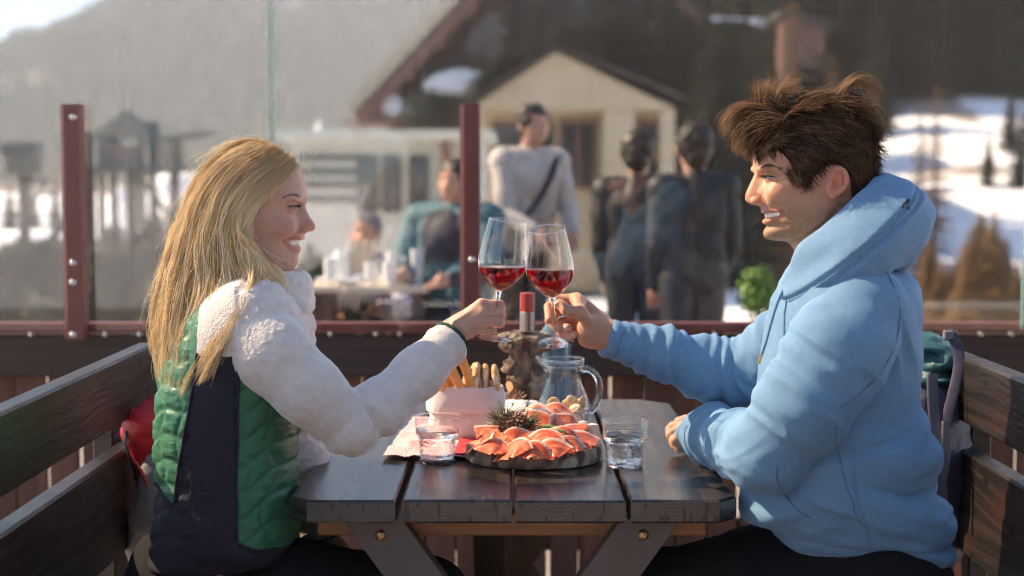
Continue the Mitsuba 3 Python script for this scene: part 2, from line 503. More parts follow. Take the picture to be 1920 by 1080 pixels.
mat('bark', mikit.proc(bark_color), 0.85, lambda p, n, uv: fbm(p.x * 110, p.y * 110, p.z * 30, 3), 0.004)
mat('slab_wood', mikit.proc(lambda p, n, uv: mix((0.48, 0.26, 0.12), (0.62, 0.38, 0.20), 0.5 + 0.5 * dr.sin(dr.sqrt(dr.square(p.x - 0.03) + dr.square((p.y - 2.85) * 1.3)) * 420))), 0.5)
mat('cone_scale', mikit.proc(lambda p, n, uv: mix((0.09, 0.035, 0.024), (0.27, 0.13, 0.085), noise(p.x * 250, p.y * 250, p.z * 250))), 0.5)
scene['needle'] = {'type': 'twosided', 'bsdf': {'type': 'principled', 'base_color': rgb(0.13, 0.16, 0.045), 'roughness': 0.5}}
mat('drift_wood', mikit.proc(lambda p, n, uv: bark_color(p, n, uv) * 0.45), 0.8, lambda p, n, uv: fbm(p.x * 90, p.y * 90, p.z * 60, 3), 0.005)
mat('cut_wood', (0.55, 0.33, 0.17), 0.7)
mat('snack', mikit.proc(lambda p, n, uv: mix((0.62, 0.36, 0.14), (0.80, 0.66, 0.48), fbm(p.x * 120, p.y * 120, p.z * 120, 2))), 0.6)
mat('red_paint', (0.38, 0.028, 0.028), 0.35, clearcoat=0.4)
mat('dull_metal', (0.42, 0.37, 0.34), 0.42, metallic=0.8)
scene['blue_glass'] = {'type': 'principled', 'base_color': rgb(0.35, 0.62, 0.75), 'roughness': 0.1, 'spec_trans': 0.7, 'eta': 1.5}
# far things
mat('terrace_boards', mikit.proc(lambda p, n, uv: mix((0.26, 0.22, 0.19), (0.40, 0.35, 0.31), fbm(p.x * 1.5, p.y * 20, 0, 3))), 0.7)
mat('snow', mikit.proc(lambda p, n, uv: mix((0.78, 0.79, 0.82), (0.90, 0.90, 0.91), fbm(p.x * 0.6, p.y * 0.6, p.z * 0.6, 3))), 0.7)


def slope_color(p, n, uv):
    bare = smoothstep(0.74, 0.80, fbm(p.x * 0.10, p.y * 0.08, 4.0, 4))
    return mix((0.84, 0.84, 0.86), mix((0.14, 0.09, 0.05), (0.22, 0.15, 0.08), noise(p.x * 2, p.y * 2)), bare * 0.8)


mat('snowy_ground', mikit.proc(slope_color), 0.8)


def mountain_color(p, n, uv):
    s = smoothstep(0.60, 0.66, fbm(p.x * 0.018, p.y * 0.018, p.z * 0.012, 4))
    return mix(mix((0.060, 0.055, 0.042), (0.11, 0.09, 0.065), fbm(p.x * 0.06, p.y * 0.06, p.z * 0.05, 3)), (0.75, 0.76, 0.80), s)


mat('mountain_ground', mikit.proc(mountain_color), 0.9)
mat('fir_green', mikit.proc(lambda p, n, uv: mix((0.016, 0.025, 0.019), (0.042, 0.052, 0.032), noise(p.x * 1.3, p.y * 1.3, p.z * 2.0))), 0.8)
mat('larch_gold', mikit.proc(lambda p, n, uv: mix((0.13, 0.075, 0.032), (0.27, 0.16, 0.07), noise(p.x * 1.5, p.y * 1.5, p.z * 2.0))), 0.8)
mat('trunk_bark', mikit.proc(lambda p, n, uv: mix((0.10, 0.05, 0.03), (0.26, 0.13, 0.075), fbm(p.x * 9, p.y * 9, p.z * 2, 2))), 0.9)
mat('dark_timber', mikit.proc(lambda p, n, uv: mix(mix((0.018, 0.014, 0.016), (0.060, 0.040, 0.036), fbm(p.x * 0.8, p.y * 8, p.z * 9, 3)), (0.15, 0.145, 0.17), smoothstep(0.60, 0.74, fbm(p.x * 1.3, p.y, p.z * 0.7, 3)) * 0.8)), 0.7)
mat('verge_timber', mikit.proc(lambda p, n, uv: mix((0.11, 0.055, 0.045), (0.17, 0.085, 0.066), fbm(p.x * 3, p.y * 3, p.z * 3, 2))), 0.6)
mat('shingle', mikit.proc(lambda p, n, uv: mix((0.03, 0.027, 0.027), (0.075, 0.065, 0.06), fbm(p.x * 3, p.y * 3, p.z * 6, 3))), 0.8)
mat('beige_render', mikit.proc(lambda p, n, uv: mix((0.40, 0.33, 0.225), (0.48, 0.40, 0.285), fbm(p.x * 1.2, p.y * 1.2, p.z * 1.2, 3))), 0.85)
mat('pale_render', mikit.proc(lambda p, n, uv: mix((0.40, 0.40, 0.35), (0.50, 0.49, 0.43), fbm(p.x * 1.2, p.y * 1.2, p.z * 1.2, 3))), 0.85)
mat('brown_frame', (0.17, 0.085, 0.05), 0.5)
mat('window_glass', (0.03, 0.035, 0.04), 0.08, specular=0.8)
mat('grey_board', mikit.proc(lambda p, n, uv: mix((0.055, 0.048, 0.04), (0.10, 0.085, 0.07), fbm(p.x * 8, p.y * 8, p.z * 2, 3))), 0.8)
mat('white_coat', mikit.proc(lambda p, n, uv: mix((0.40, 0.37, 0.36), (0.60, 0.56, 0.53), fbm(p.x * 9, p.y * 9, p.z * 5, 3))), 0.8)
mat('lilac_coat', (0.50, 0.48, 0.62), 0.7)
mat('teal_coat', mikit.proc(lambda p, n, uv: mix(mix((0.045, 0.115, 0.15), (0.085, 0.20, 0.24), fbm(p.x * 9, p.y * 9, p.z * 6, 3)), (0.03, 0.03, 0.05), smoothstep(0.55, 0.6, noise(p.x * 5, p.y * 5, p.z * 4)))), 0.7)
mat('dark_coat', mikit.proc(lambda p, n, uv: mix((0.012, 0.012, 0.016), (0.028, 0.028, 0.032), fbm(p.x * 9, p.y * 9, p.z * 9, 2))), 0.55)
mat('lime_leaf', (0.12, 0.24, 0.035), 0.6)
mat('dark_hair', (0.022, 0.014, 0.010), 0.5)
mat('plain_skin', (0.50, 0.27, 0.19), 0.5)
mat('pale_table', (0.60, 0.52, 0.42), 0.5)
mat('crockery', (0.80, 0.80, 0.80), 0.2)
# ------------------------------------------------------------------ the setting: ground, slopes, far mountain
rng = np.random.default_rng(7)
key = thing('terrace_floor', kind='structure')
scene[key] = mikit.ply(box((0, 3.5, -0.06), (26, 19, 0.12), 0), 'terrace_boards')


def ground_z(x, y):
    "valley floor, the snow slope on the right, the forested hill behind"
    x, y = np.asarray(x, float), np.asarray(y, float)
    base = -1.2 - 0.6 * np.clip((y - 12) / 30, 0, 1)
    side = np.clip((x + 2 - (y - 60) * 0.02) / 22, 0, 1)
    rise = np.clip((y - 48) / 120, 0, 3) ** 1.12 * 36 * (0.25 + 0.75 * side) * (side > -1) * np.clip(side * 3, 0, 1)
    lump = 1.3 * (meshkit.fbm(np.stack([x * 0.05, y * 0.05, x * 0], -1), 4, 3) - 0.5) * np.clip((y - 16) / 20, 0, 1)
    return base + rise + lump


u = np.linspace(0, 1, 150)
ys = 12.9 + 420 * u ** 2.0
X, Y = np.meshgrid(np.linspace(-1, 1, 121), ys, indexing='ij')
X = X * (20 + Y * 0.9)
key = thing('snow_ground', kind='structure')
scene[key] = mikit.ply(grid_mesh(X, Y, ground_z(X, Y)), 'snowy_ground', smooth=True)


def mountain_z(x, y):
    q = np.clip((y - 380) / 520, 0, 1)
    ridge = 63 + 0.55 * (x + 318) + 9 * (meshkit.fbm(np.stack([x * 0.012, x * 0, x * 0], -1), 3, 5) - 0.5)
    h = np.clip(ridge, 20, 140) * q ** 1.15
    h = np.where(y > 900, np.clip(ridge, 20, 140) * (1 - np.clip((y - 900) / 500, 0, 1)), h)
    return -2.5 + h + 14 * (meshkit.fbm(np.stack([x * 0.02, y * 0.02, x * 0], -1), 4, 9) - 0.5) * np.clip((y - 400) / 100, 0, 1) * np.clip((1400 - y) / 300, 0, 1)


X, Y = np.meshgrid(np.linspace(-900, 900, 181), np.linspace(380, 1400, 120), indexing='ij')
key = thing('far_mountain', kind='structure')
scene[key] = mikit.ply(grid_mesh(X, Y, mountain_z(X, Y)), 'mountain_ground', smooth=True)
key = thing('valley_snow', kind='structure')
scene[key] = mikit.ply(grid_mesh(*[a * 1.0 for a in np.meshgrid(np.linspace(-3000, 3000, 3), np.linspace(-3000, 3000, 3), indexing='ij')], np.full((3, 3), -5.0)), 'snow')


# ------------------------------------------------------------------ trees
def conifer(seed, h=1.0, thin=False):
    "a unit-height fir: whorls of drooping boughs made of many small sprays"
    r = np.random.default_rng(seed)
    V, Fc = [], []
    whorls = 30 if not thin else 20
    for w in range(whorls):
        z = 0.06 + 0.92 * (w / whorls) ** 0.9 + r.uniform(-0.008, 0.008)
        L = (0.185 if not thin else 0.12) * (1 - z) ** 0.85 * r.uniform(0.75, 1.12) + 0.012
        nb = 14 if z < 0.6 else 10
        if thin: nb = 6
        a0 = r.uniform(0, 6.28)
        for b in range(nb):
            if r.random() < (0.10 if not thin else 0.25): continue
            a = a0 + b * 2 * np.pi / nb + r.uniform(-0.3, 0.3)
            l = L * r.uniform(0.65, 1.15)
            d = np.array([math.cos(a), math.sin(a), 0])
            s = np.array([-math.sin(a), math.cos(a), 0])
            n = 4
            for k in range(n):
                t = (k + 0.6) / n
                c = d * l * t + np.array([0, 0, z - 0.42 * l * t ** 1.4 + 0.10 * l * t ** 3])
                wd = l * 0.44 * (1 - 0.62 * t) + 0.005
                for sg in (-1, 1):
                    tip = c + s * sg * wd * r.uniform(0.8, 1.3) + d * l * 0.22 + np.array([0, 0, -wd * r.uniform(0.2, 0.7)])
                    o = len(V)
                    V += [c - d * l * 0.16, tip, c + d * l * 0.15]
                    Fc.append([o, o + 1, o + 2])
                    tip2 = c + s * sg * wd * 0.45 + d * l * 0.30 + np.array([0, 0, -wd * r.uniform(0.5, 1.1)])
                    o = len(V)
                    V += [c, tip2, c + s * sg * wd * 0.6 - np.array([0, 0, wd * 0.15])]
                    Fc.append([o, o + 1, o + 2])
    crown = trimesh.Trimesh(np.array(V), np.array(Fc), process=False)
    trunk = tube([[0, 0, -0.06], [0.003, 0, 0.3], [0, 0.003, 0.7], [0, 0, 0.97]], [0.016, 0.012, 0.007, 0.002], 6)
    return crown, trunk


TREES = {}
for i in range(4):
    c, t = conifer(40 + i)
    TREES['fir', i] = (mikit.ply(c, 'fir_green'), mikit.ply(t, 'trunk_bark'))
for i in range(3):
    c, t = conifer(60 + i, thin=True)
    TREES['larch', i] = (mikit.ply(c, 'larch_gold'), mikit.ply(t, 'trunk_bark'))
    c, t = conifer(80 + i)
    TREES['thicket', i] = (mikit.ply(c, 'larch_gold'), mikit.ply(t, 'trunk_bark'))


def plant_tree(kind, x, y, h, wide=1.0, label=None, group=None, z=None):
    name = 'fir_tree' if kind == 'fir' else 'larch_tree'
    k = thing(name, label, 'tree', group)
    v = int(rng.integers(4 if kind == 'fir' else 3))
    c, t = TREES[kind, v]
    m = T().translate([float(x), float(y), float(ground_z(x, y) if z is None else z)]).rotate([0, 0, 1], float(rng.uniform(0, 360))).scale([h * wide, h * wide, h])
    scene[k + '__crown'] = {**c, 'to_world': m}
    scene[k + '__trunk'] = {**t, 'to_world': m}


FG = 'dark firs covering the hillside behind the chalets'
# the forest on the right: rows climbing the hill; a bare strip of snow is left open on the far right
count = 0
for _ in range(2600):
    y = 58 + 120 * rng.random() ** 1.3
    px = rng.uniform(1180, 1990)
    x = (px - CX) / F * y
    q = PZ  # (kept for clarity: placement is by ground position, not by height in the picture)
    if x > 13 and y < 73 + 3 * math.sin(x): continue
    if any((x - a) ** 2 + (y - b) ** 2 < 4.0 for a, b in TREES.setdefault('spots', [])): continue
    TREES['spots'].append((x, y))
    plant_tree('fir', x, y, rng.uniform(9, 15) * (0.5 if x > 3 and y < 76 else 1), rng.uniform(0.75, 1.0), 'dark fir standing among others on the snowy hillside behind the chalets', FG)
    count += 1
    if count >= 190: break
for i in range(26):
    px = 1600 + i * 12.6 + rng.uniform(-6, 6)
    y = rng.uniform(75, 92)
    plant_tree('fir', (px - CX) / F * y, y, rng.uniform(6, 11), rng.uniform(0.8, 1.1), 'dark fir in the edge of the wood above the open snow slope', 'wood edge above the snow slope')
for i in range(19):
    px = 1290 + i * 16 + rng.uniform(-6, 6)
    y = rng.uniform(45, 58)
    plant_tree('fir', (px - CX) / F * y, y, rng.uniform(7.5, 11.5) * (1 if px < 1500 else 0.66), rng.uniform(0.7, 1.0), 'tall dark fir in the front row right of the beige gabled house', 'front row of firs right of the beige house')
for i, (px, y, h) in enumerate([(905, 57, 9.5), (952, 56.5, 11.0), (1003, 57.5, 10.5), (1060, 57, 11.5), (1105, 56.5, 10.8), (1150, 57.5, 11.5), (1200, 57, 10.5), (1245, 56, 11.2)]):
    plant_tree('fir', (px - CX) / F * y, y, h, 0.9, 'slender dark fir between the beige house and the dark chalet', 'firs between beige house and dark chalet')
for i, (px, y, h) in enumerate([(1556, 43.5, 7.4), (1480, 43, 9.0)]):
    plant_tree('larch', (px - CX) / F * y, y, h, 1.0, 'brown leafless larch standing in front of the dark firs', 'brown larches in front of the dark firs')
for i, (px, y, h) in enumerate([(1722, 46, 6.0), (1752, 46.5, 6.6)]):
    plant_tree('larch', (px - CX) / F * y, y, h, 1.0, 'tall bare brown larch beside the open snow slope', 'tall larches beside the snow slope')
for i in range(34):
    px = 1735 + i * 6 + rng.uniform(-5, 5)
    y = 30 + rng.uniform(-3, 3)
    plant_tree('thicket', (px - CX) / F * y, y, rng.uniform(1.9, 2.5) * (0.82 + 0.22 * math.sin(px / 24)), 1.1, 'small golden larch in the thicket below the snow slope', 'golden larch thicket below the snow slope')
for i, (px, y, h) in enumerate([(1890, 66, 3.0), (1850, 60, 2.2), (1915, 60, 3.6)]):
    plant_tree('fir', (px - CX) / F * y, y, h, 1.1, ['lone dark fir standing on the open snow slope', 'smallest dark fir on the open snow slope', 'dark fir at the edge of the snow slope'][i])
for i, (px, y, h) in enumerate([(20, 55, 3.2), (60, 60, 3.0), (105, 52, 3.4), (215, 62, 3.2), (290, 58, 3.0), (330, 66, 3.4)]):
    plant_tree('fir', (px - CX) / F * y, y, h, 1.25, 'low dark fir in the snowy valley behind the timber lookout', 'low firs in the valley on the left')
# far forest on the mountain: too far to count
n = 15000
x = rng.uniform(-420, 60, n)
y = 400 + 505 * rng.random(n) ** 0.8
keep = meshkit.fbm(np.stack([x * 0.018, y * 0.018, mountain_z(x, y) * 0.012], -1), 4, 21) < 0.60
x, y = x[keep], y[keep]
z = mountain_z(x, y)
s = rng.uniform(7, 14, len(x))
ang = rng.uniform(0, 6.28, len(x))
ring = np.arange(5) * 2 * np.pi / 5
base = np.stack([x[:, None] + 0.21 * s[:, None] * np.cos(ring + ang[:, None]), y[:, None] + 0.21 * s[:, None] * np.sin(ring + ang[:, None]), np.repeat((z + 0.5)[:, None], 5, 1)], -1)
top = np.stack([x, y, z + s], -1)[:, None]
v = np.concatenate([base, top], 1).reshape(-1, 3)
o = np.arange(len(x))[:, None, None] * 6
f = np.stack([np.arange(5), (np.arange(5) + 1) % 5, np.full(5, 5)], 1)[None] + o
solo('mountain_forest', trimesh.Trimesh(v, f.reshape(-1, 3), process=False), 'fir_green', 'hazy conifer forest covering the far mountain', 'forest', kind='stuff')


# ------------------------------------------------------------------ buildings behind the glass
def gable_house_walls(x0, x1, xa, z0, ze0, ze1, za, y0, y1):
    return extrude([(x0, z0), (x1, z0), (x1, ze1), (xa, za), (x0, ze0)], y0, y1)


def roof_slab(p, q, y0, y1, t):
    "sloping slab from p=(x,z) to q=(x,z), depth y0..y1"
    return bar((p[0], (y0 + y1) / 2, p[1]), (q[0], (y0 + y1) / 2, q[1]), y1 - y0, t, up=(0, 0, 1), b=0.01)


# large dark chalet, added to stand for the roof line mirrored in the glass: its left eave stands at about (665, 215), the verge climbs out of the frame
Yc = 60.0
e = P(668, 214, Yc)
ap = e + np.array([9.0, 0, 9.45])
e2 = ap + np.array([8.4, 0, -8.8])
zg = -2.0
k = thing('reflection_chalet', 'large dark timber chalet added in place of the mirrored roof, with steep overhang and brown verge boards', 'chalet')
add('wall', gable_house_walls(e[0] + 1.4, e2[0] - 1.4, ap[0], zg, e[2] + 0.9, e2[2] + 0.9, ap[2] - 0.35, Yc + 0.9, Yc + 16), 'dark_timber', k)
r1 = add('roof', roof_slab((e[0], e[2]), (ap[0], ap[2]), Yc, Yc + 17, 0.28), 'shingle', k)
r2 = add('roof', roof_slab((ap[0], ap[2]), (e2[0], e2[2]), Yc, Yc + 17, 0.28), 'shingle', k)
dn = np.array([0.72, 0, -0.69])
add('verge_board', bar(e + [0.10, -0.08, -0.36], ap + [0, -0.08, -0.40], 0.12, 0.42), 'verge_timber', k)
add('verge_board', bar(ap + [0, -0.08, -0.40], e2 + [-0.1, -0.08, -0.36], 0.12, 0.42), 'verge_timber', k)
for i in range(7):
    s = 0.08 + i * 0.14
    q = e + (ap - e) * s
    add('purlin', box((q[0] + 0.25, Yc + 0.45, q[2] - 0.55), (0.3, 1.0, 0.3), 0.02), 'verge_timber', k)
for i, (px, py, w, h) in enumerate([(930, 50, 1.0, 1.2), (1080, 20, 1.0, 1.2), (830, 235, 0.9, 1.1)]):
    q = P(px, py, Yc + 0.9)
    w_ = add('window', box((q[0], Yc + 0.88, q[2]), (w, 0.08, h), 0.01), 'brown_frame', k)
    add('pane', box((q[0] - w * 0.22, Yc + 0.83, q[2]), (w * 0.36, 0.03, h * 0.8), 0), 'window_glass', w_)
    add('pane', box((q[0] + w * 0.22, Yc + 0.83, q[2]), (w * 0.36, 0.03, h * 0.8), 0), 'window_glass', w_)
for i in range(9):   # wall boards seen as broad courses
    zz = -1.5 + i * 0.62
    add('wall__plank', box((e[0] + 6.2, Yc + 0.87, zz), (9.4, 0.06, 0.52), 0.02), 'dark_timber', k)
# balcony with its snowy shed roof
q0, q1 = P(690, 232, Yc - 1.2), P(935, 222, Yc - 1.2)
b = add('porch_roof', roof_slab((q0[0], q0[2]), (q1[0], q1[2] + 0.3), Yc - 1.6, Yc + 0.8, 0.14), 'verge_timber', k)


def snow_lump(c, s, seed):
    m = trimesh.creation.icosphere(3)
    v = m.vertices * (np.asarray(s) / 2) * (1 + 0.5 * (meshkit.fbm(m.vertices * 1.6 + seed, 3, seed)[:, None] - 0.5))
    v[:, 2] = np.maximum(v[:, 2], -0.2 * s[2])
    return trimesh.Trimesh(v + c, m.faces, process=False)


for i, (px, py, w, h) in enumerate([(722, 200, 1.6, 1.3), (862, 165, 3.0, 1.5), (765, 212, 1.6, 0.8)]):
    c = P(px, py, Yc + 0.42)
    solo('snow_bank', snow_lump(c, (w, 0.8, h), i), 'snow', ['snow heap on the chalet porch nearest the left eave', 'broad snow bank on the porch under the dark roof', 'small snow heap between two others on the chalet porch'][i], 'snow bank', smooth=True)


def bush(c, s, seed, mat_='fir_green', n=900):
    r = np.random.default_rng(seed)
    d = r.normal(size=(n, 3)); d /= np.linalg.norm(d, axis=1, keepdims=True)
    p = d * (r.random(n) ** 0.4)[:, None] * (0.7 + 0.6 * meshkit.noise(d * 2.2 + seed, seed))[:, None] * np.asarray(s) / 2
    e1 = r.normal(size=(n, 3)); e1 /= np.linalg.norm(e1, axis=1, keepdims=True)
    e2_ = np.cross(e1, d); L = max(s) * 0.06 * r.uniform(0.6, 1.5, n)[:, None]
    v = np.stack([p - e1 * L, p + e1 * L, p + e2_ * L * 1.4], 1).reshape(-1, 3) + c
    return trimesh.Trimesh(v, np.arange(3 * n).reshape(-1, 3), process=False)


for i, (px, py, w, h, Yb) in enumerate([(806, 208, 2.3, 1.8, 57.5), (905, 178, 1.5, 1.2, 57.5)]):
    c = P(px, py, Yb)
    k2 = thing('pine_bush', ['dark round pine in front of the chalet porch', 'dark round pine top beside the beige gable'][i], 'tree')
    add('crown', bush(c, (w, 1.5, h), 5 + i), 'fir_green', k2)
    add('trunk', tube([[c[0], c[1], float(ground_z(c[0], c[1])) - 0.2], [c[0] + 0.1, c[1], c[2] * 0.5], c], [0.14, 0.10, 0.04], 6), 'trunk_bark', k2)

for i, (px, py, w, h, Yb) in enumerate([(25, 520, 0.9, 0.9, 20.0), (80, 505, 1.0, 1.0, 21.0), (205, 520, 0.9, 0.9, 20.5), (265, 500, 1.1, 1.0, 22.0), (330, 525, 0.9, 0.8, 19.5), (110, 560, 0.8, 0.5, 18.5), (590, 540, 0.7, 0.8, 18.0)]):
    c = P(px, py, Yb)
    k2 = thing('shrub', 'dark evergreen shrub in the snow below the timber lookout' if px < 400 else 'dark evergreen shrub beside the low pale building', 'shrub', 'shrubs below the timber lookout' if px < 400 else None)
    zz = float(ground_z(c[0], Yb))
    add('crown', bush(np.array([c[0], Yb, (c[2] + h / 2 + zz) / 2]), (w, 0.9, c[2] + h / 2 - zz), 70 + i, n=1500), 'fir_green', k2)
    add('stem', tube([[c[0], Yb, zz - 0.2], [c[0], Yb, c[2]]], [0.05, 0.02], 6), 'trunk_bark', k2)

# beige gabled house in front of it
Yh = 40.0
la, ap, ra = P(872, 205, Yh), P(1042, 88, Yh), P(1275, 186, Yh)
k = thing('beige_house', 'beige rendered house with low gable, square pillars and brown framed windows', 'house')
z0 = -1.8
xl, xr = la[0] + 0.35, ra[0] - 0.5
zt = P(960, 205, Yh)[2]
add('wall', box(((xl + xr) / 2, Yh + 4.2, (z0 + zt) / 2), (xr - xl, 6.0, zt - z0), 0.02), 'beige_render', k)
add('gable', extrude([(la[0] + 0.1, zt + 0.004), (ra[0] - 0.1, zt + 0.004), (ap[0], ap[2] - 0.12)], Yh, Yh + 7), 'beige_render', k)
rf = add('roof', bar((la[0] - 0.1, Yh + 3.4, la[2] + 0.06), (ap[0], Yh + 3.4, ap[2]), 7.4, 0.07), 'shingle', k)
add('roof', bar((ap[0], Yh + 3.4, ap[2]), (ra[0] + 0.1, Yh + 3.4, ra[2] + 0.06), 7.4, 0.07), 'shingle', k)
for px in (895, 1160, 1250):
    q = P(px, 300, Yh + 0.3)
    add('pillar', box((q[0], Yh + 0.35, (z0 + zt) / 2), (0.82 if px == 1160 else 0.4, 0.6, zt - z0), 0.03), 'beige_render', k)
for i, (px, py, w, h) in enumerate([(950, 275, 0.85, 1.4), (1015, 275, 0.75, 1.4), (1083, 290, 1.05, 2.0), (1215, 290, 0.6, 1.9)]):
    q = P(px, py, Yh + 1.2)
    w_ = add('window', box((q[0], Yh + 1.17, q[2]), (w, 0.14, h), 0.01), 'brown_frame', k)
    for sx in (-1, 1):
        add('pane', box((q[0] + sx * w * 0.23, Yh + 1.085, q[2]), (w * 0.36, 0.03, h * 0.86), 0), 'window_glass', w_)
for px, h in ((1470, 7.0), (1488, 7.6), (1508, 7.2), (1528, 7.8), (1546, 7.1)):
    plant_tree('fir', (px - CX) / F * 48.5, 48.5, h, 1.7, 'fir standing right in front of the small brown cabin', 'firs in front of the brown cabin')
# small timber houses seen between the firs
for i, (px, py, w, h, Yx) in enumerate([(1506, 78, 1.5, 1.5, 52.0), (1390, 62, 2.6, 1.1, 66.0)]):
    q = P(px, py, Yx)
    kk = thing('timber_cabin', ['small brown timber cabin between the firs above the dark haired man', 'low cabin with snow covered roof between the firs'][i], 'cabin')
    zgr = min(float(ground_z(q[0], q[1])) - 0.3, q[2] - h / 2)
    add('wall', box((q[0], Yx + 1, (zgr + q[2] + h / 2) / 2), (w, 2, q[2] + h / 2 - zgr), 0.02), 'verge_timber' if i == 0 else 'dark_timber', kk)
    add('roof', bar((q[0] - w * 0.62, Yx + 1, q[2] + h * 0.62), (q[0] + w * 0.62, Yx + 1, q[2] + h * 0.36), 2.6, 0.30), 'shingle' if i == 0 else 'snow', kk)
    for j in range(3):
        add('plank', box((q[0] - w * 0.33 + j * w * 0.33, Yx - 0.02, q[2]), (w * 0.25, 0.04, h * 0.9), 0.01), 'verge_timber' if i == 0 else 'dark_timber', kk)

# low pale restaurant building left of the beige house
Yl = 32.0
a, b2 = P(545, 262, Yl), P(905, 262, Yl)
k = thing('low_building', 'long low pale building with banded wall and dark window bays', 'building')
zb = -1.9
add('wall', box(((a[0] + b2[0]) / 2, Yl + 3, (zb + a[2]) / 2), (b2[0] - a[0], 5.0, a[2] - zb), 0.02), 'pale_render', k)
add('roof', box(((a[0] + b2[0]) / 2, Yl + 2.7, a[2] + 0.10), (b2[0] - a[0] + 0.5, 6.2, 0.20), 0.02), 'pale_render', k)
for j, py in enumerate((296, 322, 348, 374)):
    q = P(600, py, Yl + 0.5)
    add('cladding_board', box(((a[0] + q[0]) / 2 + 0.55, Yl + 0.46, q[2]), (1.5, 0.08, 0.14), 0.01), 'grey_board', k)
for i, (px, w) in enumerate([(690, 0.42), (735, 0.42), (785, 0.42)]):
    q = P(px, 345, Yl + 0.48)
    w_ = add('window', box((q[0], Yl + 0.46, q[2]), (w, 0.12, 1.25), 0.01), 'dark_timber', k)
    add('pane', box((q[0], Yl + 0.385, q[2]), (w * 0.8, 0.03, 1.1), 0), 'window_glass', w_)
q = P(838, 330, Yl + 0.4)
add('post', box((q[0], Yl + 0.2, (zb + a[2]) / 2), (0.22, 0.2, a[2] - zb - 0.02), 0.02), 'brown_frame', k)

# timber lookout on stilts, left
Yt = 30.0
c = P(238, 300, Yt)
k = thing('timber_lookout', 'dark timber lookout tower with pointed roof and two lean-to roofs on stilts', 'tower')
zr, zm, zf, zgnd = P(238, 208, Yt)[2], P(238, 258, Yt)[2], P(238, 312, Yt)[2], -2.0
add('roof', hull([(c[0] - 0.62, Yt - 0.55, zm), (c[0] + 0.66, Yt - 0.55, zm), (c[0] - 0.62, Yt + 0.7, zm), (c[0] + 0.66, Yt + 0.7, zm), (c[0] - 0.05, Yt, zr), (c[0] + 0.05, Yt + 0.1, zr)]), 'shingle', k)
for sx in (-0.42, 0.40):
    for sy in (-0.4, 0.5):
        add('corner_post', box((c[0] + sx, Yt + sy, (zm + zgnd) / 2), (0.13, 0.13, zm - zgnd), 0.01), 'grey_board', k)
for j in range(5):
    add('plank', box((c[0] - 0.29 + j * 0.145, Yt - 0.36, (zf + zm) / 2 - 0.08), (0.125, 0.04, zm - zf - 0.2), 0.005), 'verge_timber', k)
add('side_roof', bar(P(160, 250, Yt), P(215, 268, Yt), 1.2, 0.09), 'grey_board', k)
add('side_roof', bar(P(305, 264, Yt), P(392, 250, Yt), 1.2, 0.09), 'grey_board', k)
for px in (170, 335):
    q = P(px, 285, Yt)
    add('side_post', box((q[0], Yt - 0.1, (P(0, 258, Yt)[2] + zf) / 2), (0.11, 0.11, P(0, 258, Yt)[2] - zf), 0.01), 'grey_board', k)
for j in range(6):
    q = P(300 + j * 9, 290, Yt)
    add('railing_slat', box((q[0], Yt - 0.2, q[2]), (0.06, 0.03, 0.42), 0.004), 'verge_timber', k)
add('chimney', box((P(283, 250, Yt)[0], Yt + 0.2, P(0, 256, Yt)[2]), (0.20, 0.2, 0.62), 0.01), 'grey_board', k)
add('deck', box((P(252, 0, Yt)[0], Yt, zf - 0.06), (2.25, 1.5, 0.13), 0.01), 'dark_timber', k)
for px in (175, 255, 335):
    q = P(px, 400, Yt)
    add('stilt', box((q[0], Yt - 0.3, (zf + zgnd) / 2 - 0.06), (0.24 if px == 175 else 0.19, 0.2, zf - zgnd - 0.12), 0.01), 'dark_timber', k)
add('cross_beam', bar(P(165, 455, Yt - 0.35), P(265, 455, Yt - 0.35), 0.1, 0.16), 'dark_timber', k)
add('wall_panel', box((P(222, 0, Yt)[0], Yt - 0.1, P(0, 525, Yt)[2]), (0.75, 0.1, 1.4), 0.01), 'dark_timber', k)
add('brace', bar(P(262, 330, Yt - 0.35), P(330, 420, Yt - 0.35), 0.08, 0.1), 'dark_timber', k)

# hut on a post, far left
Yp = 26.0
c = P(44, 330, Yp)
k = thing('post_hut', 'small dark box hut with flat cap roof standing on a braced post', 'hut')
add('cabin', box((c[0], Yp, P(0, 305, Yp)[2]), (0.50, 0.5, 0.42), 0.02), 'grey_board', k)
add('roof', box((c[0] - 0.02, Yp, P(0, 280, Yp)[2]), (0.64, 0.64, 0.26), 0.06), 'dark_timber', k)
add('post', box((c[0], Yp, (P(0, 325, Yp)[2] - 2.0) / 2), (0.16, 0.16, P(0, 325, Yp)[2] + 2.0), 0.01), 'dark_timber', k)
add('arm', bar(P(35, 338, Yp), P(88, 338, Yp), 0.07, 0.09), 'dark_timber', k)
add('brace', bar(P(48, 398, Yp), P(86, 345, Yp), 0.06, 0.07), 'dark_timber', k)
add('arm', bar(P(80, 366, Yp), P(128, 358, Yp), 0.05, 0.05), 'dark_timber', k)
# snow heaps in the valley on the left
for i, (px, py, w, h, Yx) in enumerate([(330, 350, 1.6, 0.9, 34), (230, 395, 0.9, 1.3, 36), (60, 440, 2.2, 0.5, 34), (80, 585, 3.2, 0.7, 22), (240, 575, 2.0, 0.6, 24), (600, 250, 0.5, 1.2, 62), (650, 270, 0.4, 1.0, 62)]):
    cc = P(px, py, Yx)
    solo('snow_heap', snow_lump(cc - [0, 0, 0.1], (w, 1.0, h), 30 + i), 'snow', 'heap of snow behind the glass on the valley side', 'snow heap', 'snow heaps on the valley side', smooth=True)

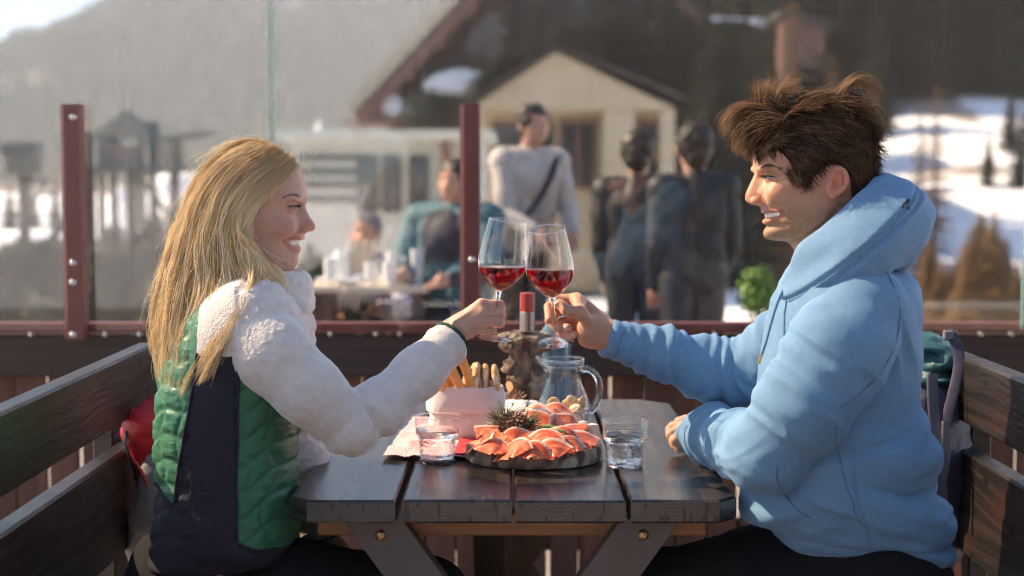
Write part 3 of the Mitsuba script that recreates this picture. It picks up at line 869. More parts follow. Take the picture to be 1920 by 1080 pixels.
# the restaurant the terrace belongs to, behind the photographer; the right half of the windscreen mirrors its dark gable
YR_ = -6.0
ee = np.array([-1.62, YR_, 2.0]); aa = ee + np.array([6.6, 0, 6.95]); ff = aa + np.array([6.6, 0, -6.95])
k = thing('restaurant', 'dark timber gabled restaurant mirrored faintly in the windscreen', 'building')
add('wall', gable_house_walls(ee[0] + 0.5, ff[0] - 0.5, aa[0], 0.0, ee[2] + 0.3, ff[2] + 0.3, aa[2] - 0.3, YR_ - 9, YR_ - 0.8), 'dark_timber', k)
for p_, q_ in ((ee, aa), (aa, ff)):
    add('roof', bar(p_ + [0, -4.6, 0], q_ + [0, -4.6, 0], 9.6, 0.2), 'shingle', k)
    add('verge_board', bar(p_ + [0, 0.24, -0.20], q_ + [0, 0.24, -0.20], 0.06, 0.26), 'verge_timber', k)
for xx, zz in ((1.5, 1.4), (3.6, 1.4), (6.3, 1.4), (8.4, 1.4), (4.0, 4.2), (6.0, 4.2)):
    w_ = add('window', box((xx, YR_ - 0.78, zz), (1.1, 0.1, 1.3), 0.01), 'brown_frame', k)
    add('pane', box((xx - 0.26, YR_ - 0.72, zz), (0.42, 0.02, 1.1), 0), 'window_glass', w_)
    add('pane', box((xx + 0.26, YR_ - 0.72, zz), (0.42, 0.02, 1.1), 0), 'window_glass', w_)
# ------------------------------------------------------------------ glass windscreen and timber fence
YF = 4.50
zr1, zr0 = P(960, 604, YF)[2], P(960, 624, YF)[2]
k = thing('steel_rail', 'dark red steel rail running along the top of the timber fence', 'rail')
add('bar', box((0, YF, (zr0 + zr1) / 2), (9, 0.05, zr1 - zr0), 0.004), 'red_steel', k)
for i, px in enumerate([-40, 58, 198, 262, 620, 705, 750, 1165, 1225, 1340, 1460, 1560, 1745, 1838, 1895]):
    q = P(px, 626, YF - 0.03)
    add('bolt', lathe([(0, 0.012), (0.006, 0.011), (0.009, 0.004), (0.010, 0)][::-1], 10, q, (0, -1, 0)), 'steel', k, smooth=40)


def post(px, label, bolts):
    k = thing('windscreen_post', label, 'post', None)
    x = P(px, 400, 4.40)[0]
    zt, zb = P(px, 195, 4.40)[2], P(px, 637, 4.40)[2]
    w = 0.0485
    pr = [(-w / 2, 0.0), (w / 2 - 0.004, 0.0), (w / 2, 0.004), (w / 2, 0.055), (-w / 2 - 0.012, 0.055), (-w / 2 - 0.012, 0.012)]
    m = trimesh.creation.extrude_polygon(__import__('shapely').geometry.Polygon(pr), zt - zb, engine='earcut')
    m.vertices += [x, 4.40, zb]
    add('upright', m, 'red_steel', k)
    for py in bolts:
        q = P(px, py, 4.40)
        add('bolt', lathe([(0.0, 0.010), (0.006, 0.009), (0.0105, 0.004), (0.0115, 0)][::-1], 14, q, (0, -1, 0)), 'steel', k, smooth=40)


post(137, 'dark red steel windscreen post behind the blonde woman', [220, 493, 530, 628])
post(885, 'dark red steel windscreen post just left of the wine glasses', [487, 628])
post(1560, 'dark red steel windscreen post hidden behind the man in the blue hoodie', [220, 493, 628])
zp = zr0 + 0.012
for a_, b_, lab in ((-1300, 512, 'left glass windscreen panel in front of the hazy mountain'), (519, 1915, 'middle glass windscreen panel behind the couple'), (1921, 3400, 'right glass windscreen panel at the edge of the picture')):
    xa, xb = P(a_, 400, YF + 0.0)[0], P(b_, 400, YF + 0.0)[0]
    k = thing('windscreen', lab, 'windscreen')
    add('pane', trimesh.Trimesh([[xa, YF - 0.03, zp], [xb, YF - 0.03, zp], [xb, YF - 0.03, 2.7], [xa, YF - 0.03, 2.7]], [[0, 1, 2], [0, 2, 3]], process=False), 'pane_glass', k)
    for xe in (xa, xb):
        add('edge', box((xe, YF - 0.03, (zp + 2.7) / 2), (0.004, 0.010, 2.7 - zp), 0), 'glass_edge', k)
k = thing('timber_fence', 'dark timber fence of upright planks below a wide top board', 'fence')
zb1 = P(960, 706, YF)[2]
add('board', box((0, YF + 0.005, (zr0 + zb1) / 2 - 0.002), (9, 0.04, zr0 - zb1 - 0.006), 0.004), 'fence_board_wood', k)
r = np.random.default_rng(3)
x = -4.45
while x < 4.4:
    w = 0.092 + r.uniform(-0.004, 0.004)
    add('plank', box((x + w / 2, YF + 0.045 + r.uniform(-0.004, 0.004), 0.40), (w, 0.024, 0.78), 0.003), 'fence_plank_wood', k)
    x += w + r.choice([0.003, 0.012, 0.005, 0.010])
add('bottom_rail', box((0, YF + 0.08, 0.18), (9, 0.04, 0.10), 0.004), 'fence_board_wood', k)
for xx in (-4.3, -3.1, -1.9, -0.72, 0.62, 1.85, 3.1, 4.3):
    add('fence_post', box((xx, YF + 0.10, 0.38), (0.08, 0.07, 0.86), 0.004), 'fence_board_wood', k)

# ------------------------------------------------------------------ benches and table


def bench(x, s, label):
    k = thing('bench', label, 'bench')
    up = box((x + s * 0.022, 1.95, 0.875), (0.042, 2.62, 0.135), 0.005)
    lo = box((x + s * 0.034, 1.95, 0.635), (0.042, 2.62, 0.215), 0.005)
    add('backrest_board', up, 'bench_wood', k)
    add('backrest_board', lo, 'bench_wood', k)
    for y in (1.0, 2.33, 3.16):
        add('post', box((x + s * 0.085, y, 0.44), (0.045, 0.10, 0.88), 0.004), 'bench_wood', k)
        add('leg', box((x - s * 0.38, y, 0.205), (0.045, 0.10, 0.41), 0.004), 'bench_wood', k)
        add('seat_bearer', box((x - s * 0.17, y, 0.385), (0.42, 0.045, 0.05), 0.004), 'bench_wood', k)
    for j in range(3):
        add('seat_board', box((x - s * (0.075 + j * 0.135), 1.95, 0.43), (0.125, 2.62, 0.036), 0.005), 'bench_wood', k)
    return k


bench(-0.80, -1, 'dark lacquered wooden bench behind the blonde woman')
bench(0.93, 1, 'dark lacquered wooden bench behind the man in the hoodie')

k = thing('table', 'dark lacquered four board wooden table between the couple', 'table')
ZT, TY0, TY1 = 0.75, 2.50, 3.68
ex = [-0.392, -0.204, -0.192, 0.0, 0.005, 0.199, 0.207, 0.396]
c0, c1 = 0.034, 0.075
b = 0.004
for i in range(4):
    xa, xb = ex[2 * i], ex[2 * i + 1]
    pl = [(xa, TY0), (xb, TY0), (xb, TY1), (xa, TY1)]
    if i == 0: pl = [(xa, TY0 + c0), (xa + c0, TY0), (xb, TY0), (xb, TY1), (xa + c1, TY1), (xa, TY1 - c1)]
    if i == 3: pl = [(xa, TY0), (xb - c0, TY0), (xb, TY0 + c0), (xb, TY1 - c1), (xb - c1, TY1), (xa, TY1)]
    pl = np.array(pl)
    cen = pl.mean(0)
    from shapely.geometry import Polygon
    ins = np.array(Polygon(pl).buffer(-b, join_style=2).exterior.coords)[:-1]
    dz = [0.0, 0.0008, -0.0006, 0.0004][i]
    pts = [(*p, z) for p in ins for z in (ZT + dz, ZT - 0.041)] + [(*p, z) for p in pl for z in (ZT + dz - b, ZT - 0.041 + b)]
    m = hull(pts)
    m = m.subdivide_to_size(0.2) if False else m
    add('board', m, 'lacquered_wood', k)
add('crossbeam', box((0, TY0 + 0.105, 0.689), (0.70, 0.06, 0.040), 0.003), 'raw_pine', k)
add('crossbeam', box((0, TY1 - 0.17, 0.689), (0.70, 0.06, 0.040), 0.003), 'raw_pine', k)
for y in (TY0 + 0.052, TY1 - 0.12):
    for s in (-1, 1):
        top, bot = np.array([s * 0.232, y + (0.003 if s > 0 else 0), 0.688]), np.array([-s * 0.24, y + (0.003 if s > 0 else 0), 0.02])
        d = (bot - top) / np.linalg.norm(bot - top)
        # slanted plank with level ends
        w = 0.105
        zt_, zb_ = 0.7085, 0.0
        def at(z): return top[0] + (top[0] - bot[0]) * (z - top[2]) / (top[2] - bot[2])
        yy = y + (0.003 if s > 0 else 0)
        if True:
            m = hull([(at(z) + sx * w / 2, yy + sy, z) for z in (zt_, zb_) for sx in (-1, 1) for sy in (-0.022, 0.022)])
        # the two planks of a trestle are half-lapped: one stops in front of the other
        lg = add('leg', m, 'post_wood' if y > 3 else 'leg_wood', k)
        if y < 3:
            q = np.array([s * 0.232, yy - 0.022, 0.681])
            add('bolt', lathe([(0.0, 0.007), (0.004, 0.0068), (0.008, 0.0045), (0.0105, 0)][::-1], 18, q + [0, 0, 0], (0, -1, 0)), 'brass', k, smooth=50)
add('support_post', box((-0.047, TY0 + 0.42, 0.35), (0.065, 0.05, 0.70), 0.004), 'post_wood', k)
add('stretcher', box((0.0, (TY0 + TY1) / 2, 0.30), (0.09, 0.94, 0.045), 0.004), 'post_wood', k)
# ------------------------------------------------------------------ people: heads, hands, hair
scene['skin_woman'] = {'type': 'principled', 'base_color': {'type': 'mesh_attribute', 'name': 'vertex_color'}, 'roughness': 0.48, 'specular': 0.4, 'flatness': 0.6, 'sheen': 0.15}
scene['skin_woman'] = {'type': 'bumpmap', 'arbitrary': mikit.proc(lambda p, n, uv: fbm(p.x * 500, p.y * 500, p.z * 500, 2), 4e-4), 'scale': 0.0003, 'bsdf': scene['skin_woman']}
scene['eyeball'] = {'type': 'principled', 'base_color': {'type': 'mesh_attribute', 'name': 'vertex_color'}, 'roughness': 0.08, 'specular': 0.6}
mat('teeth', (0.80, 0.76, 0.68), 0.25, clearcoat=0.5)
mat('mouth_inside', (0.12, 0.025, 0.025), 0.5)
mat('dark_brow', (0.10, 0.055, 0.032), 0.6)
mat('brow_hair', (0.22, 0.125, 0.075), 0.6)
mat('lash', (0.02, 0.013, 0.01), 0.6)

LEVELS = ['hair', 'brow', 'eye', 'mid', 'tip', 'sub', 'mouth', 'groove', 'chin']
WT = {'hair': [(0, 0), (.3, 1.7), (.8, 2.9), (1.8, 4.3), (3.5, 5.7), (6, 6.8), (9, 7.4), (14, 7.4)],
      'brow': [(0, 0), (.25, 1.3), (.6, 2.3), (1.2, 3.5), (2.2, 4.8), (4, 6.0), (7, 6.9), (10, 7.4), (14, 7.4)],
      'eye': [(0, 0), (.3, .6), (.8, .95), (1.3, 1.5), (1.75, 2.5), (2.3, 3.7), (3.1, 4.7), (4.6, 5.8), (7, 6.7), (10, 7.2), (14, 7.2)],
      'mid': [(0, 0), (.3, .55), (1, 1.0), (1.8, 1.5), (2.3, 2.5), (2.9, 3.7), (3.8, 4.9), (5.4, 6.1), (8, 6.8), (14, 7.0)],
      'tip': [(0, 0), (.3, .75), (1.0, 1.2), (1.8, 1.55), (2.6, 1.85), (3.1, 2.7), (3.7, 3.7), (4.6, 4.75), (6.2, 5.9), (9, 6.6), (14, 6.8)],
      'sub': [(0, 0), (.2, .9), (.5, 1.6), (1.0, 2.5), (1.8, 3.5), (3, 4.6), (5, 5.7), (8, 6.3), (14, 6.5)],
      'mouth': [(0, 0), (.25, 1.1), (.7, 1.9), (1.5, 2.8), (2.6, 3.8), (4, 4.7), (6, 5.5), (9, 6.0), (14, 6.3)],
      'groove': [(0, 0), (.3, 1.0), (.8, 1.75), (1.6, 2.6), (2.8, 3.6), (4.5, 4.6), (7, 5.4), (9, 5.8), (14, 6)],
      'chin': [(0, 0), (.3, 1.15), (.8, 1.9), (1.6, 2.6), (2.8, 3.3), (4.5, 4.2), (7, 5.1), (9, 5.5), (14, 5.8)]}


class Head:
    "s: the way the face looks along x; profile and skull given in pixels of the photograph on the middle plane y = Y"
    def __init__(self, s, Y, profile, levels, skull, jaw, h=0.002, wide=1.0):
        self.s, self.Y, self.m = s, Y, Y / F
        w = lambda px, py: (P(px, py, Y)[0], P(px, py, Y)[2])
        self.w = w
        pr = np.array([w(*p) for p in profile])
        o = np.argsort(pr[:, 1])
        self.pv, self.pu = pr[o, 1], pr[o, 0] * s
        self.uprof = lambda v: np.interp(v, self.pv, self.pu)
        lv = np.array([w(0, levels[k])[1] for k in LEVELS])
        self.c = w(*skull[0])
        self.ru, self.rv = skull[1] * self.m, skull[2] * self.m
        jj = np.array([w(*p) for p in jaw]); jj[:, 0] *= s
        jj = jj[np.argsort(jj[:, 0])]
        cu = self.c[0] * s
        lo_u, hi_u = cu - self.ru - 0.03, self.pu.max() + 0.02
        lo_v, hi_v = jj[:, 1].min() - 0.14, self.c[1] + self.rv + 0.03
        self.h = h
        us, vs = np.arange(lo_u, hi_u, h), np.arange(lo_v, hi_v, h)
        U, V = np.meshgrid(us, vs, indexing='ij')
        du = (self.uprof(vs)[None] - U) * 100
        rows = np.stack([PchipInterpolator(*np.array(WT[k]).T, extrapolate=True)(np.clip(du, 0, 13.9)) for k in LEVELS], 0)
        o = np.argsort(lv)
        rows, lvs = rows[o], lv[o]
        W = np.zeros_like(U)
        for j, v in enumerate(vs):
            t = np.clip(np.interp(v, lvs, np.arange(len(lvs))), 0, len(lvs) - 1)
            i = min(int(t), len(lvs) - 2)
            fr = t - i; fr = fr * fr * (3 - 2 * fr) * 0.5 + fr * 0.5
            W[:, j] = rows[i, :, j] * (1 - fr) + rows[i + 1, :, j] * fr
        W *= 0.01 * wide
        eu = np.where(U < cu, (cu - U) / self.ru, 0)
        ev = np.where(V > self.c[1], (V - self.c[1]) / self.rv, 0)
        W *= np.sqrt(np.maximum(1 - (eu ** 2 + ev ** 2), 0))
        jb = (V - np.interp(U, jj[:, 0], jj[:, 1])) / 0.026
        W *= np.sqrt(np.clip(1 - (1 - np.clip(jb, 0, 1)) ** 2, 0, 1))
        # outside the outline the height falls below nothing, so that the surface closes there
        out = np.maximum.reduce([-du / 100, np.sqrt(eu ** 2 + ev ** 2) * min(self.ru, self.rv) - min(self.ru, self.rv), -jb * 0.026])
        W = np.where(out > 0, -out, W)
        W = ndimage.gaussian_filter(W, 0.6)
        gu, gv = np.gradient(W, h)
        self.W, self.G, self.us, self.vs = W, np.sqrt(1 + np.minimum(gu ** 2 + gv ** 2, 30)), us, vs
        self.fld = Field((min(lo_u * s, hi_u * s), Y - 0.105, lo_v), (max(lo_u * s, hi_u * s), Y + 0.105, hi_v), h)
        A = self.fld.ax
        Wi = self.look(self.W, A[0][:, None] * s, A[2][None])
        Gi = self.look(self.G, A[0][:, None] * s, A[2][None])
        self.fld.f[:] = ((np.abs(A[1] - Y)[None, :, None] - Wi[:, None, :]) / Gi[:, None, :]).astype(np.float32)

    def look(self, a, u, v):
        i = (u - self.us[0]) / self.h + 0 * v
        j = (v - self.vs[0]) / self.h + 0 * u
        return ndimage.map_coordinates(a, [i, j], order=1, mode='nearest')

    def width(self, px, py):
        x, z = self.w(px, py)
        return float(self.look(self.W, np.array([[x * self.s]]), np.array([[z]]))[0, 0])

    def at(self, px, py, w, side=-1):
        "a point of the head seen at (px, py) of the side view, w metres off the middle plane (None: on the surface)"
        x, z = self.w(px, py)
        if w is None: w = self.width(px, py)
        return np.array([x, self.Y + side * w, z])


    def skin(self, px, py, dw=0.0, side=-1):
        "a point dw below the plain face over (px, py)"
        x, z = self.w(px, py)
        return np.array([x, self.Y + side * max(self.width(px, py) - dw, 0.0005), z])

    def near_surface(self, pts, sd):
        "points (px, py, depth below the sculpted surface) taken before anything is cut there"
        out = []
        for px, py, dw in pts:
            p = self.surf(px, py, sd)
            p[1] -= sd * dw
            out.append(p)
        return out

    def surf(self, px, py, sd=-1, off=0.0):
        "the outermost point of the sculpted head over (px, py) of the side view"
        x, z = self.w(px, py)
        A = self.fld.ax
        ys = np.arange(0.10, 0.0, -0.0005)
        i = [(x - A[0][0]) / self.h + 0 * ys, (self.Y + sd * ys - A[1][0]) / self.h, (z - A[2][0]) / self.h + 0 * ys]
        f = ndimage.map_coordinates(self.fld.f, i, order=1)
        n = np.argmax(f < 0) if (f < 0).any() else len(ys) - 1
        return np.array([x, self.Y + sd * (ys[n] + off), z])


def both(fun):
    for sd in (-1, 1): fun(sd)


def fingers(f, chains, r=0.0085, k=0.004):
    for ch in chains:
        n = len(ch)
        f.chain(ch, [r * (1.06 - 0.22 * i / (n - 1)) for i in range(n)], k)


def strands_file(curves, name):
    import os
    os.makedirs(meshkit.FOLDER, exist_ok=True)
    path = f'{meshkit.FOLDER}/{name}.txt'
    with open(path, 'w') as o:
        for c in curves:
            o.write('\n'.join('%.5f %.5f %.5f %.6f' % tuple(p) for p in c) + '\n\n')
    return path


def hair_mesh(curves, sides=3):
    "thin three-sided tubes along every strand (n, m, 4: x, y, z, radius)"
    c = np.asarray(curves)
    n, m, _ = c.shape
    p, r = c[..., :3], c[..., 3]
    t = np.gradient(p, axis=1); t /= np.linalg.norm(t, axis=2, keepdims=True) + 1e-9
    a = np.broadcast_to(np.array([0.31, 0.83, 0.46]), t.shape)
    N = np.cross(t, a); N /= np.linalg.norm(N, axis=2, keepdims=True) + 1e-9
    B = np.cross(t, N)
    an = np.arange(sides) * 2 * np.pi / sides
    v = p[:, :, None] + r[:, :, None, None] * (np.cos(an)[None, None, :, None] * N[:, :, None] + np.sin(an)[None, None, :, None] * B[:, :, None])
    i, j, k = np.meshgrid(np.arange(n), np.arange(m - 1), np.arange(sides), indexing='ij')
    k2 = (k + 1) % sides
    o = lambda jj, kk: (i * m + jj) * sides + kk
    q = np.stack([o(j, k), o(j, k2), o(j + 1, k2), o(j + 1, k)], -1).reshape(-1, 4)
    return trimesh.Trimesh(v.reshape(-1, 3), np.vstack([q[:, [0, 1, 2]], q[:, [0, 2, 3]]]), process=False)


def weld(meshes):
    "one continuous body: boolean union, or the meshes together where that fails"
    try:
        ms = [m3.Manifold(m3.Mesh(np.asarray(m.vertices, np.float32), np.asarray(m.faces, np.uint32))) for m in meshes]
        if all(x.status() == m3.Error.NoError and not x.is_empty() for x in ms):
            u = m3.Manifold.batch_boolean(ms, m3.OpType.Add).to_mesh()
            return trimesh.Trimesh(u.vert_properties[:, :3], u.tri_verts, process=False)
        print('weld: not manifold', [str(x.status()) for x in ms])
    except Exception as e:
        print('weld', e)
    return cat(meshes)


def coarse_body(joints):
    "hull of spheres along each bone, as one mesh; joints: list of bones ((p, r), (q, r))"
    parts = []
    for (p, ra), (q, rb) in joints:
        a, b_ = trimesh.creation.icosphere(2, ra), trimesh.creation.icosphere(2, rb)
        m = hull(np.vstack([a.vertices + p, b_.vertices + q]))
        parts.append(m3.Manifold(m3.Mesh(np.asarray(m.vertices, np.float32), np.asarray(m.faces, np.uint32))))
    u = m3.Manifold.batch_boolean(parts, m3.OpType.Add).to_mesh()
    return trimesh.Trimesh(u.vert_properties[:, :3], u.tri_verts, process=False)


def eye(hd, px, py, w, sd, r=0.0115, look=(1, 0, 0)):
    c = hd.at(px, py, w, sd)
    m = trimesh.creation.icosphere(4, r)
    d = np.asarray(look, float); d /= np.linalg.norm(d)
    a = np.degrees(np.arccos(np.clip(m.vertices @ d / r, -1, 1)))
    col = np.where(a[:, None] < 11, [0.01, 0.01, 0.01], np.where(a[:, None] < 34, [0.035, 0.026, 0.022], [0.26, 0.22, 0.20]))
    m.vertices += c
    return m, col, c
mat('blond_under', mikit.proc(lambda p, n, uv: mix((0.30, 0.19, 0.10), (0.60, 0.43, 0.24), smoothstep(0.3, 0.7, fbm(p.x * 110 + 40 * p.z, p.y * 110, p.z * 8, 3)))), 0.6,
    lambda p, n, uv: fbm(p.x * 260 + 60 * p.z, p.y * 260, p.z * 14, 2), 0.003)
# ------------------------------------------------------------------ the blonde woman
YW = 2.66
pw = [(470, 268), (520, 282), (545, 296), (557, 308), (566, 324), (572, 340), (575, 356), (576.5, 370), (575, 378), (572.5, 385), (574, 392), (578.5, 402), (584, 411), (589.5, 419), (591.7, 424), (591, 429), (586, 433), (575, 435.5),
      (570.5, 440), (569.5, 446), (568.5, 450), (564, 456), (561, 462), (561.5, 467), (558.5, 473), (558, 480), (558.5, 488), (556, 495), (551, 501), (543, 506), (530, 510)]
lw = dict(hair=318, brow=370, eye=386, mid=404, tip=424, sub=437, mouth=453, groove=474, chin=492)
hw = Head(1, YW, pw, lw, ((478, 352), 92, 84), [(552, 505), (540, 506), (510, 496), (480, 480), (466, 462), (455, 440), (400, 430), (330, 430)], wide=0.93)
fw = hw.fld
W = P
def wpt(px, py, dy): return P(px, py, YW + dy)


def face_woman(sd):
    a = lambda px, py, w=None: hw.at(px, py, w, sd)
    fw.ell(a(563, 387, 0.027), (0.012, 0.014, 0.010), 0.012, cut=True)              # eye socket
    fw.ell(a(558, 373, 0.026), (0.010, 0.020, 0.006), 0.010)                        # brow
    fw.ell(a(549, 388, 0.0290), (0.0122, 0.0128, 0.0118), 0.003)                     # lids over the eyeball
    fw.ell(a(557, 387.3, 0.0330), (0.010, 0.010, 0.0010), 0.0015, cut=True)          # the slit between them
    fw.ell(a(538, 424, 0.041), (0.021, 0.016, 0.016), 0.018)                        # raised cheek
    fw.chain([a(573, 424, 0.0135), a(562, 434, 0.026), a(547, 444, 0.034), a(538, 458, 0.038)], [0.002, 0.0025, 0.0025, 0.002], 0.008, cut=True)   # smile fold
    fw.ell(a(573, 429, 0.0125), (0.0085, 0.0065, 0.0070), 0.004)                     # nostril wing
    fw.ell(a(578, 434.0, 0.006), (0.006, 0.003, 0.003), 0.003, cut=True)
    # open smile
    N_ = hw.near_surface
    c1 = [a(566, 455.5, 0.002)] + N_([(562, 456, 0), (556, 455.5, 0), (549, 454, 0), (541.5, 450.5, 0)], sd)
    c2 = [a(567.5, 446, 0.001)] + N_([(564, 445.7, 0.001), (557, 445.2, 0.001), (549, 445.3, 0.0012), (540, 448, 0.0012)], sd)
    c3 = [a(559.5, 467, 0.001)] + N_([(557, 467, 0.001), (552, 465.5, 0.001), (546, 461.5, 0.0012), (540, 452.5, 0.0014)], sd)
    hw.gum = getattr(hw, 'gum', {}); hw.gum[sd] = N_([(541, 451.2, 0.0026), (547.5, 453, 0.0036), (555, 453.6, 0.0044)], sd)
    dimple = N_([(535.5, 450.5, -0.001)], sd)[0]
    fw.chain(c1, [0.0072, 0.0084, 0.0086, 0.0074, 0.0036], 0.002, cut=True)
    fw.chain(c2, [0.0030, 0.0034, 0.0032, 0.0026, 0.0016], 0.003)
    fw.chain(c3, [0.0046, 0.0048, 0.0042, 0.0030, 0.0016], 0.003)
    fw.ell(dimple, (0.005, 0.004, 0.006), 0.006, cut=True)
    fw.ell(a(470, 425, 0.066), (0.016, 0.010, 0.030), 0.006)                         # ear, mostly under the hair


both(face_woman)
neck0, neck1 = P(492, 470, YW), P(468, 560, YW + 0.0)
fw.cap(neck0, neck1, 0.052, 0.058, 0.025)
head_w = fw.mesh(4)
# right hand round the stem of the glass, back of the hand towards the camera
YH = 2.715
G = lambda px, py, dy=0.0: P(px, py, YH + dy)
lo, hi = P(800, 690, YH - 0.08), P(975, 530, YH + 0.09)
fh = Field(np.minimum(lo, hi), np.maximum(lo, hi), 0.0018)
fh.chain([G(826, 636, 0.008), G(848, 624, 0.004), G(868, 613, 0)], [0.024, 0.0245, 0.024], 0.012)
for mcp, r in (((903, 570, -0.002), 0.0108), ((905, 585, -0.010), 0.0105), ((902, 601, -0.010), 0.010), ((894, 615, -0.004), 0.0092)):
    fh.cap(G(862, 612 + (mcp[1] - 590) * 0.35, 0.002), G(*mcp), 0.016, r, 0.010)
fingers(fh, [[G(903, 570, -0.002), G(938, 572, 0.004), G(940, 577, 0.034), G(920, 578, 0.045)],
             [G(905, 586, -0.010), G(937, 588, -0.004), G(940, 592, 0.027), G(921, 592, 0.040)],
             [G(902, 602, -0.010), G(935, 604, -0.003), G(938, 607, 0.026), G(918, 606, 0.038)]], 0.0088, 0.0045)
fingers(fh, [[G(894, 616, -0.004), G(919, 621, 0.004), G(922, 623, 0.026), G(908, 620, 0.034)]], 0.0082, 0.0045)
fingers(fh, [[G(858, 606, 0.022), G(888, 586, 0.038), G(912, 577, 0.046), G(930, 573, 0.040)]], 0.0105, 0.006)
for q in ((850, 604), (850, 610)):   # tendons of the back of the hand
    fh.cap(G(q[0], q[1], -0.020), G(895, q[1] - 26 + (q[1] - 604) * 2, -0.008), 0.0022, 0.0026, 0.006)
hand_w = fh.mesh(3)
# left hand in the lap, in the shade below the table
YL = 2.84
L_ = lambda px, py, dy=0.0: P(px, py, YL + dy)
lo, hi = P(540, 1130, YL - 0.08), P(760, 985, YL + 0.08)
fl = Field(np.minimum(lo, hi), np.maximum(lo, hi), 0.0025)
fl.chain([L_(598, 1000), L_(622, 1030), L_(655, 1062)], [0.026, 0.026, 0.028], 0.012)
fl.ell(L_(668, 1072), (0.038, 0.030, 0.020), 0.012)
fingers(fl, [[L_(680, 1066, -0.03 + 0.018 * i), L_(712, 1074, -0.034 + 0.02 * i), L_(728, 1096, -0.034 + 0.02 * i)] for i in range(4)] + [[L_(650, 1070, -0.03), L_(676, 1086, -0.045), L_(694, 1098, -0.045)]], 0.0085, 0.005)
lhand_w = fl.mesh(2)
sh_r, el_r, wr_r = P(468, 620, 2.57), P(650, 797, 2.56), G(838, 630, 0.006)
sh_l, el_l, wr_l = P(460, 590, 2.82), P(545, 880, 2.86), L_(606, 1010)
hipc = P(400, 1075, YW)
core = coarse_body([((P(470, 545, YW), 0.040), (P(450, 640, YW), 0.10)), ((P(450, 640, YW), 0.10), (hipc, 0.11)), ((sh_r, 0.035), (sh_l, 0.035)),
                    ((sh_r, 0.034), (el_r, 0.030)), ((el_r, 0.030), (G(846, 626, 0.006), 0.019)), ((sh_l, 0.042), (el_l, 0.034)), ((el_l, 0.034), (wr_l, 0.019)),
                    ((P(410, 1105, 2.64), 0.070), (P(800, 1120, 2.64), 0.050)), ((P(410, 1105, 2.80), 0.070), (P(800, 1120, 2.81), 0.050)),
                    ((P(800, 1120, 2.64), 0.050), (np.array([-0.13, 2.64, 0.10]), 0.04)), ((P(800, 1120, 2.81), 0.050), (np.array([-0.13, 2.81, 0.10]), 0.04))])
body = weld([core, head_w, hand_w, lhand_w])


def dist_curve(v, pts, n=30):
    return cKDTree(spline(pts, n)).query(v)[0]


def skin_colors(v, hd, base, lips, flush, extra=None, seed=1):
    c = np.tile(np.array(base), (len(v), 1)) * (0.92 + 0.16 * meshkit.fbm(v * 45, 3, seed))[:, None]
    for pts, s, col, a in flush:
        w = a * np.exp(-(dist_curve(v, np.array(pts)) / s) ** 2)[:, None]
        c = c * (1 - w) + np.array(col) * w
    for pts, s, col in lips:
        w = np.clip(1.5 - dist_curve(v, np.array(pts)) / s, 0, 1)[:, None] * 0.75
        c = c * (1 - w) + np.array(col) * w
    return c


v = body.vertices
lips = []
flush = []
for sd in (-1, 1):
    a = lambda px, py, w=None: hw.at(px, py, w, sd)
    lips += [([hw.surf(567, 446.5, sd), hw.surf(563, 446, sd), hw.surf(556, 445.5, sd), hw.surf(549, 446, sd), hw.surf(541, 448, sd)], 0.0034, (0.52, 0.17, 0.15)),
             ([hw.surf(559, 466, sd), hw.surf(556.5, 465.5, sd), hw.surf(551.5, 463, sd), hw.surf(546, 458.5, sd), hw.surf(540.5, 452, sd)], 0.0044, (0.55, 0.19, 0.165))]
    flush += [([a(535, 425), a(548, 420)], 0.022, (0.62, 0.24, 0.18), 0.55), ([a(585, 424, 0.004), a(574, 428, 0.014)], 0.012, (0.62, 0.22, 0.16), 0.6), ([a(556, 381), a(548, 384)], 0.006, (0.44, 0.25, 0.19), 0.35),
              ([a(558, 394), a(550, 397)], 0.006, (0.46, 0.26, 0.21), 0.3)]
flush += [([G(905, 565), G(938, 572), G(940, 590), G(935, 606)], 0.018, (0.66, 0.28, 0.21), 0.5)]
col = skin_colors(v, hw, (0.62, 0.365, 0.27), lips, flush)
WN = thing('person', 'blonde woman in green quilted jacket with white fleece sleeves raising a wine glass', 'person')
scene[WN] = mikit.ply(body, 'skin_woman', smooth=True, color=col)
for sd in (-1, 1):
    m, c, q = eye(hw, 549.5, 388, 0.0290, sd, 0.0113, (1, 0.15 * sd, 0.02))
    scene[WN + ('__eye' if sd < 0 else '__eye_001')] = mikit.ply(m, 'eyeball', smooth=True, color=c)


def teeth(hd, pts, r, h, name_parent, n=10):
    "an arc of single teeth along the upper lip"
    c = spline(pts, n + 1)
    t = np.gradient(c, axis=0)
    ms = []
    for i in range(n):
        p = (c[i] + c[i + 1]) / 2
        d = c[i + 1] - c[i]
        L = np.linalg.norm(d); d /= L
        o = np.cross(d, [0, 0, 1.0]); o /= np.linalg.norm(o)
        m = trimesh.creation.icosphere(2, 1.0)
        q = np.sign(m.vertices) * np.abs(m.vertices) ** 0.6
        ms.append(trimesh.Trimesh(p + q[:, :1] * d * L * 0.50 + q[:, 1:2] * o * r + q[:, 2:] * np.array([0, 0, 1]) * h, m.faces, process=False))
    return cat(ms)


cs = hw.gum[-1] + [hw.at(560.5, 453, 0.0)] + hw.gum[1][::-1]
add('teeth', teeth(hw, cs, 0.0022, 0.0058, WN, 14), 'teeth', WN, smooth=60)


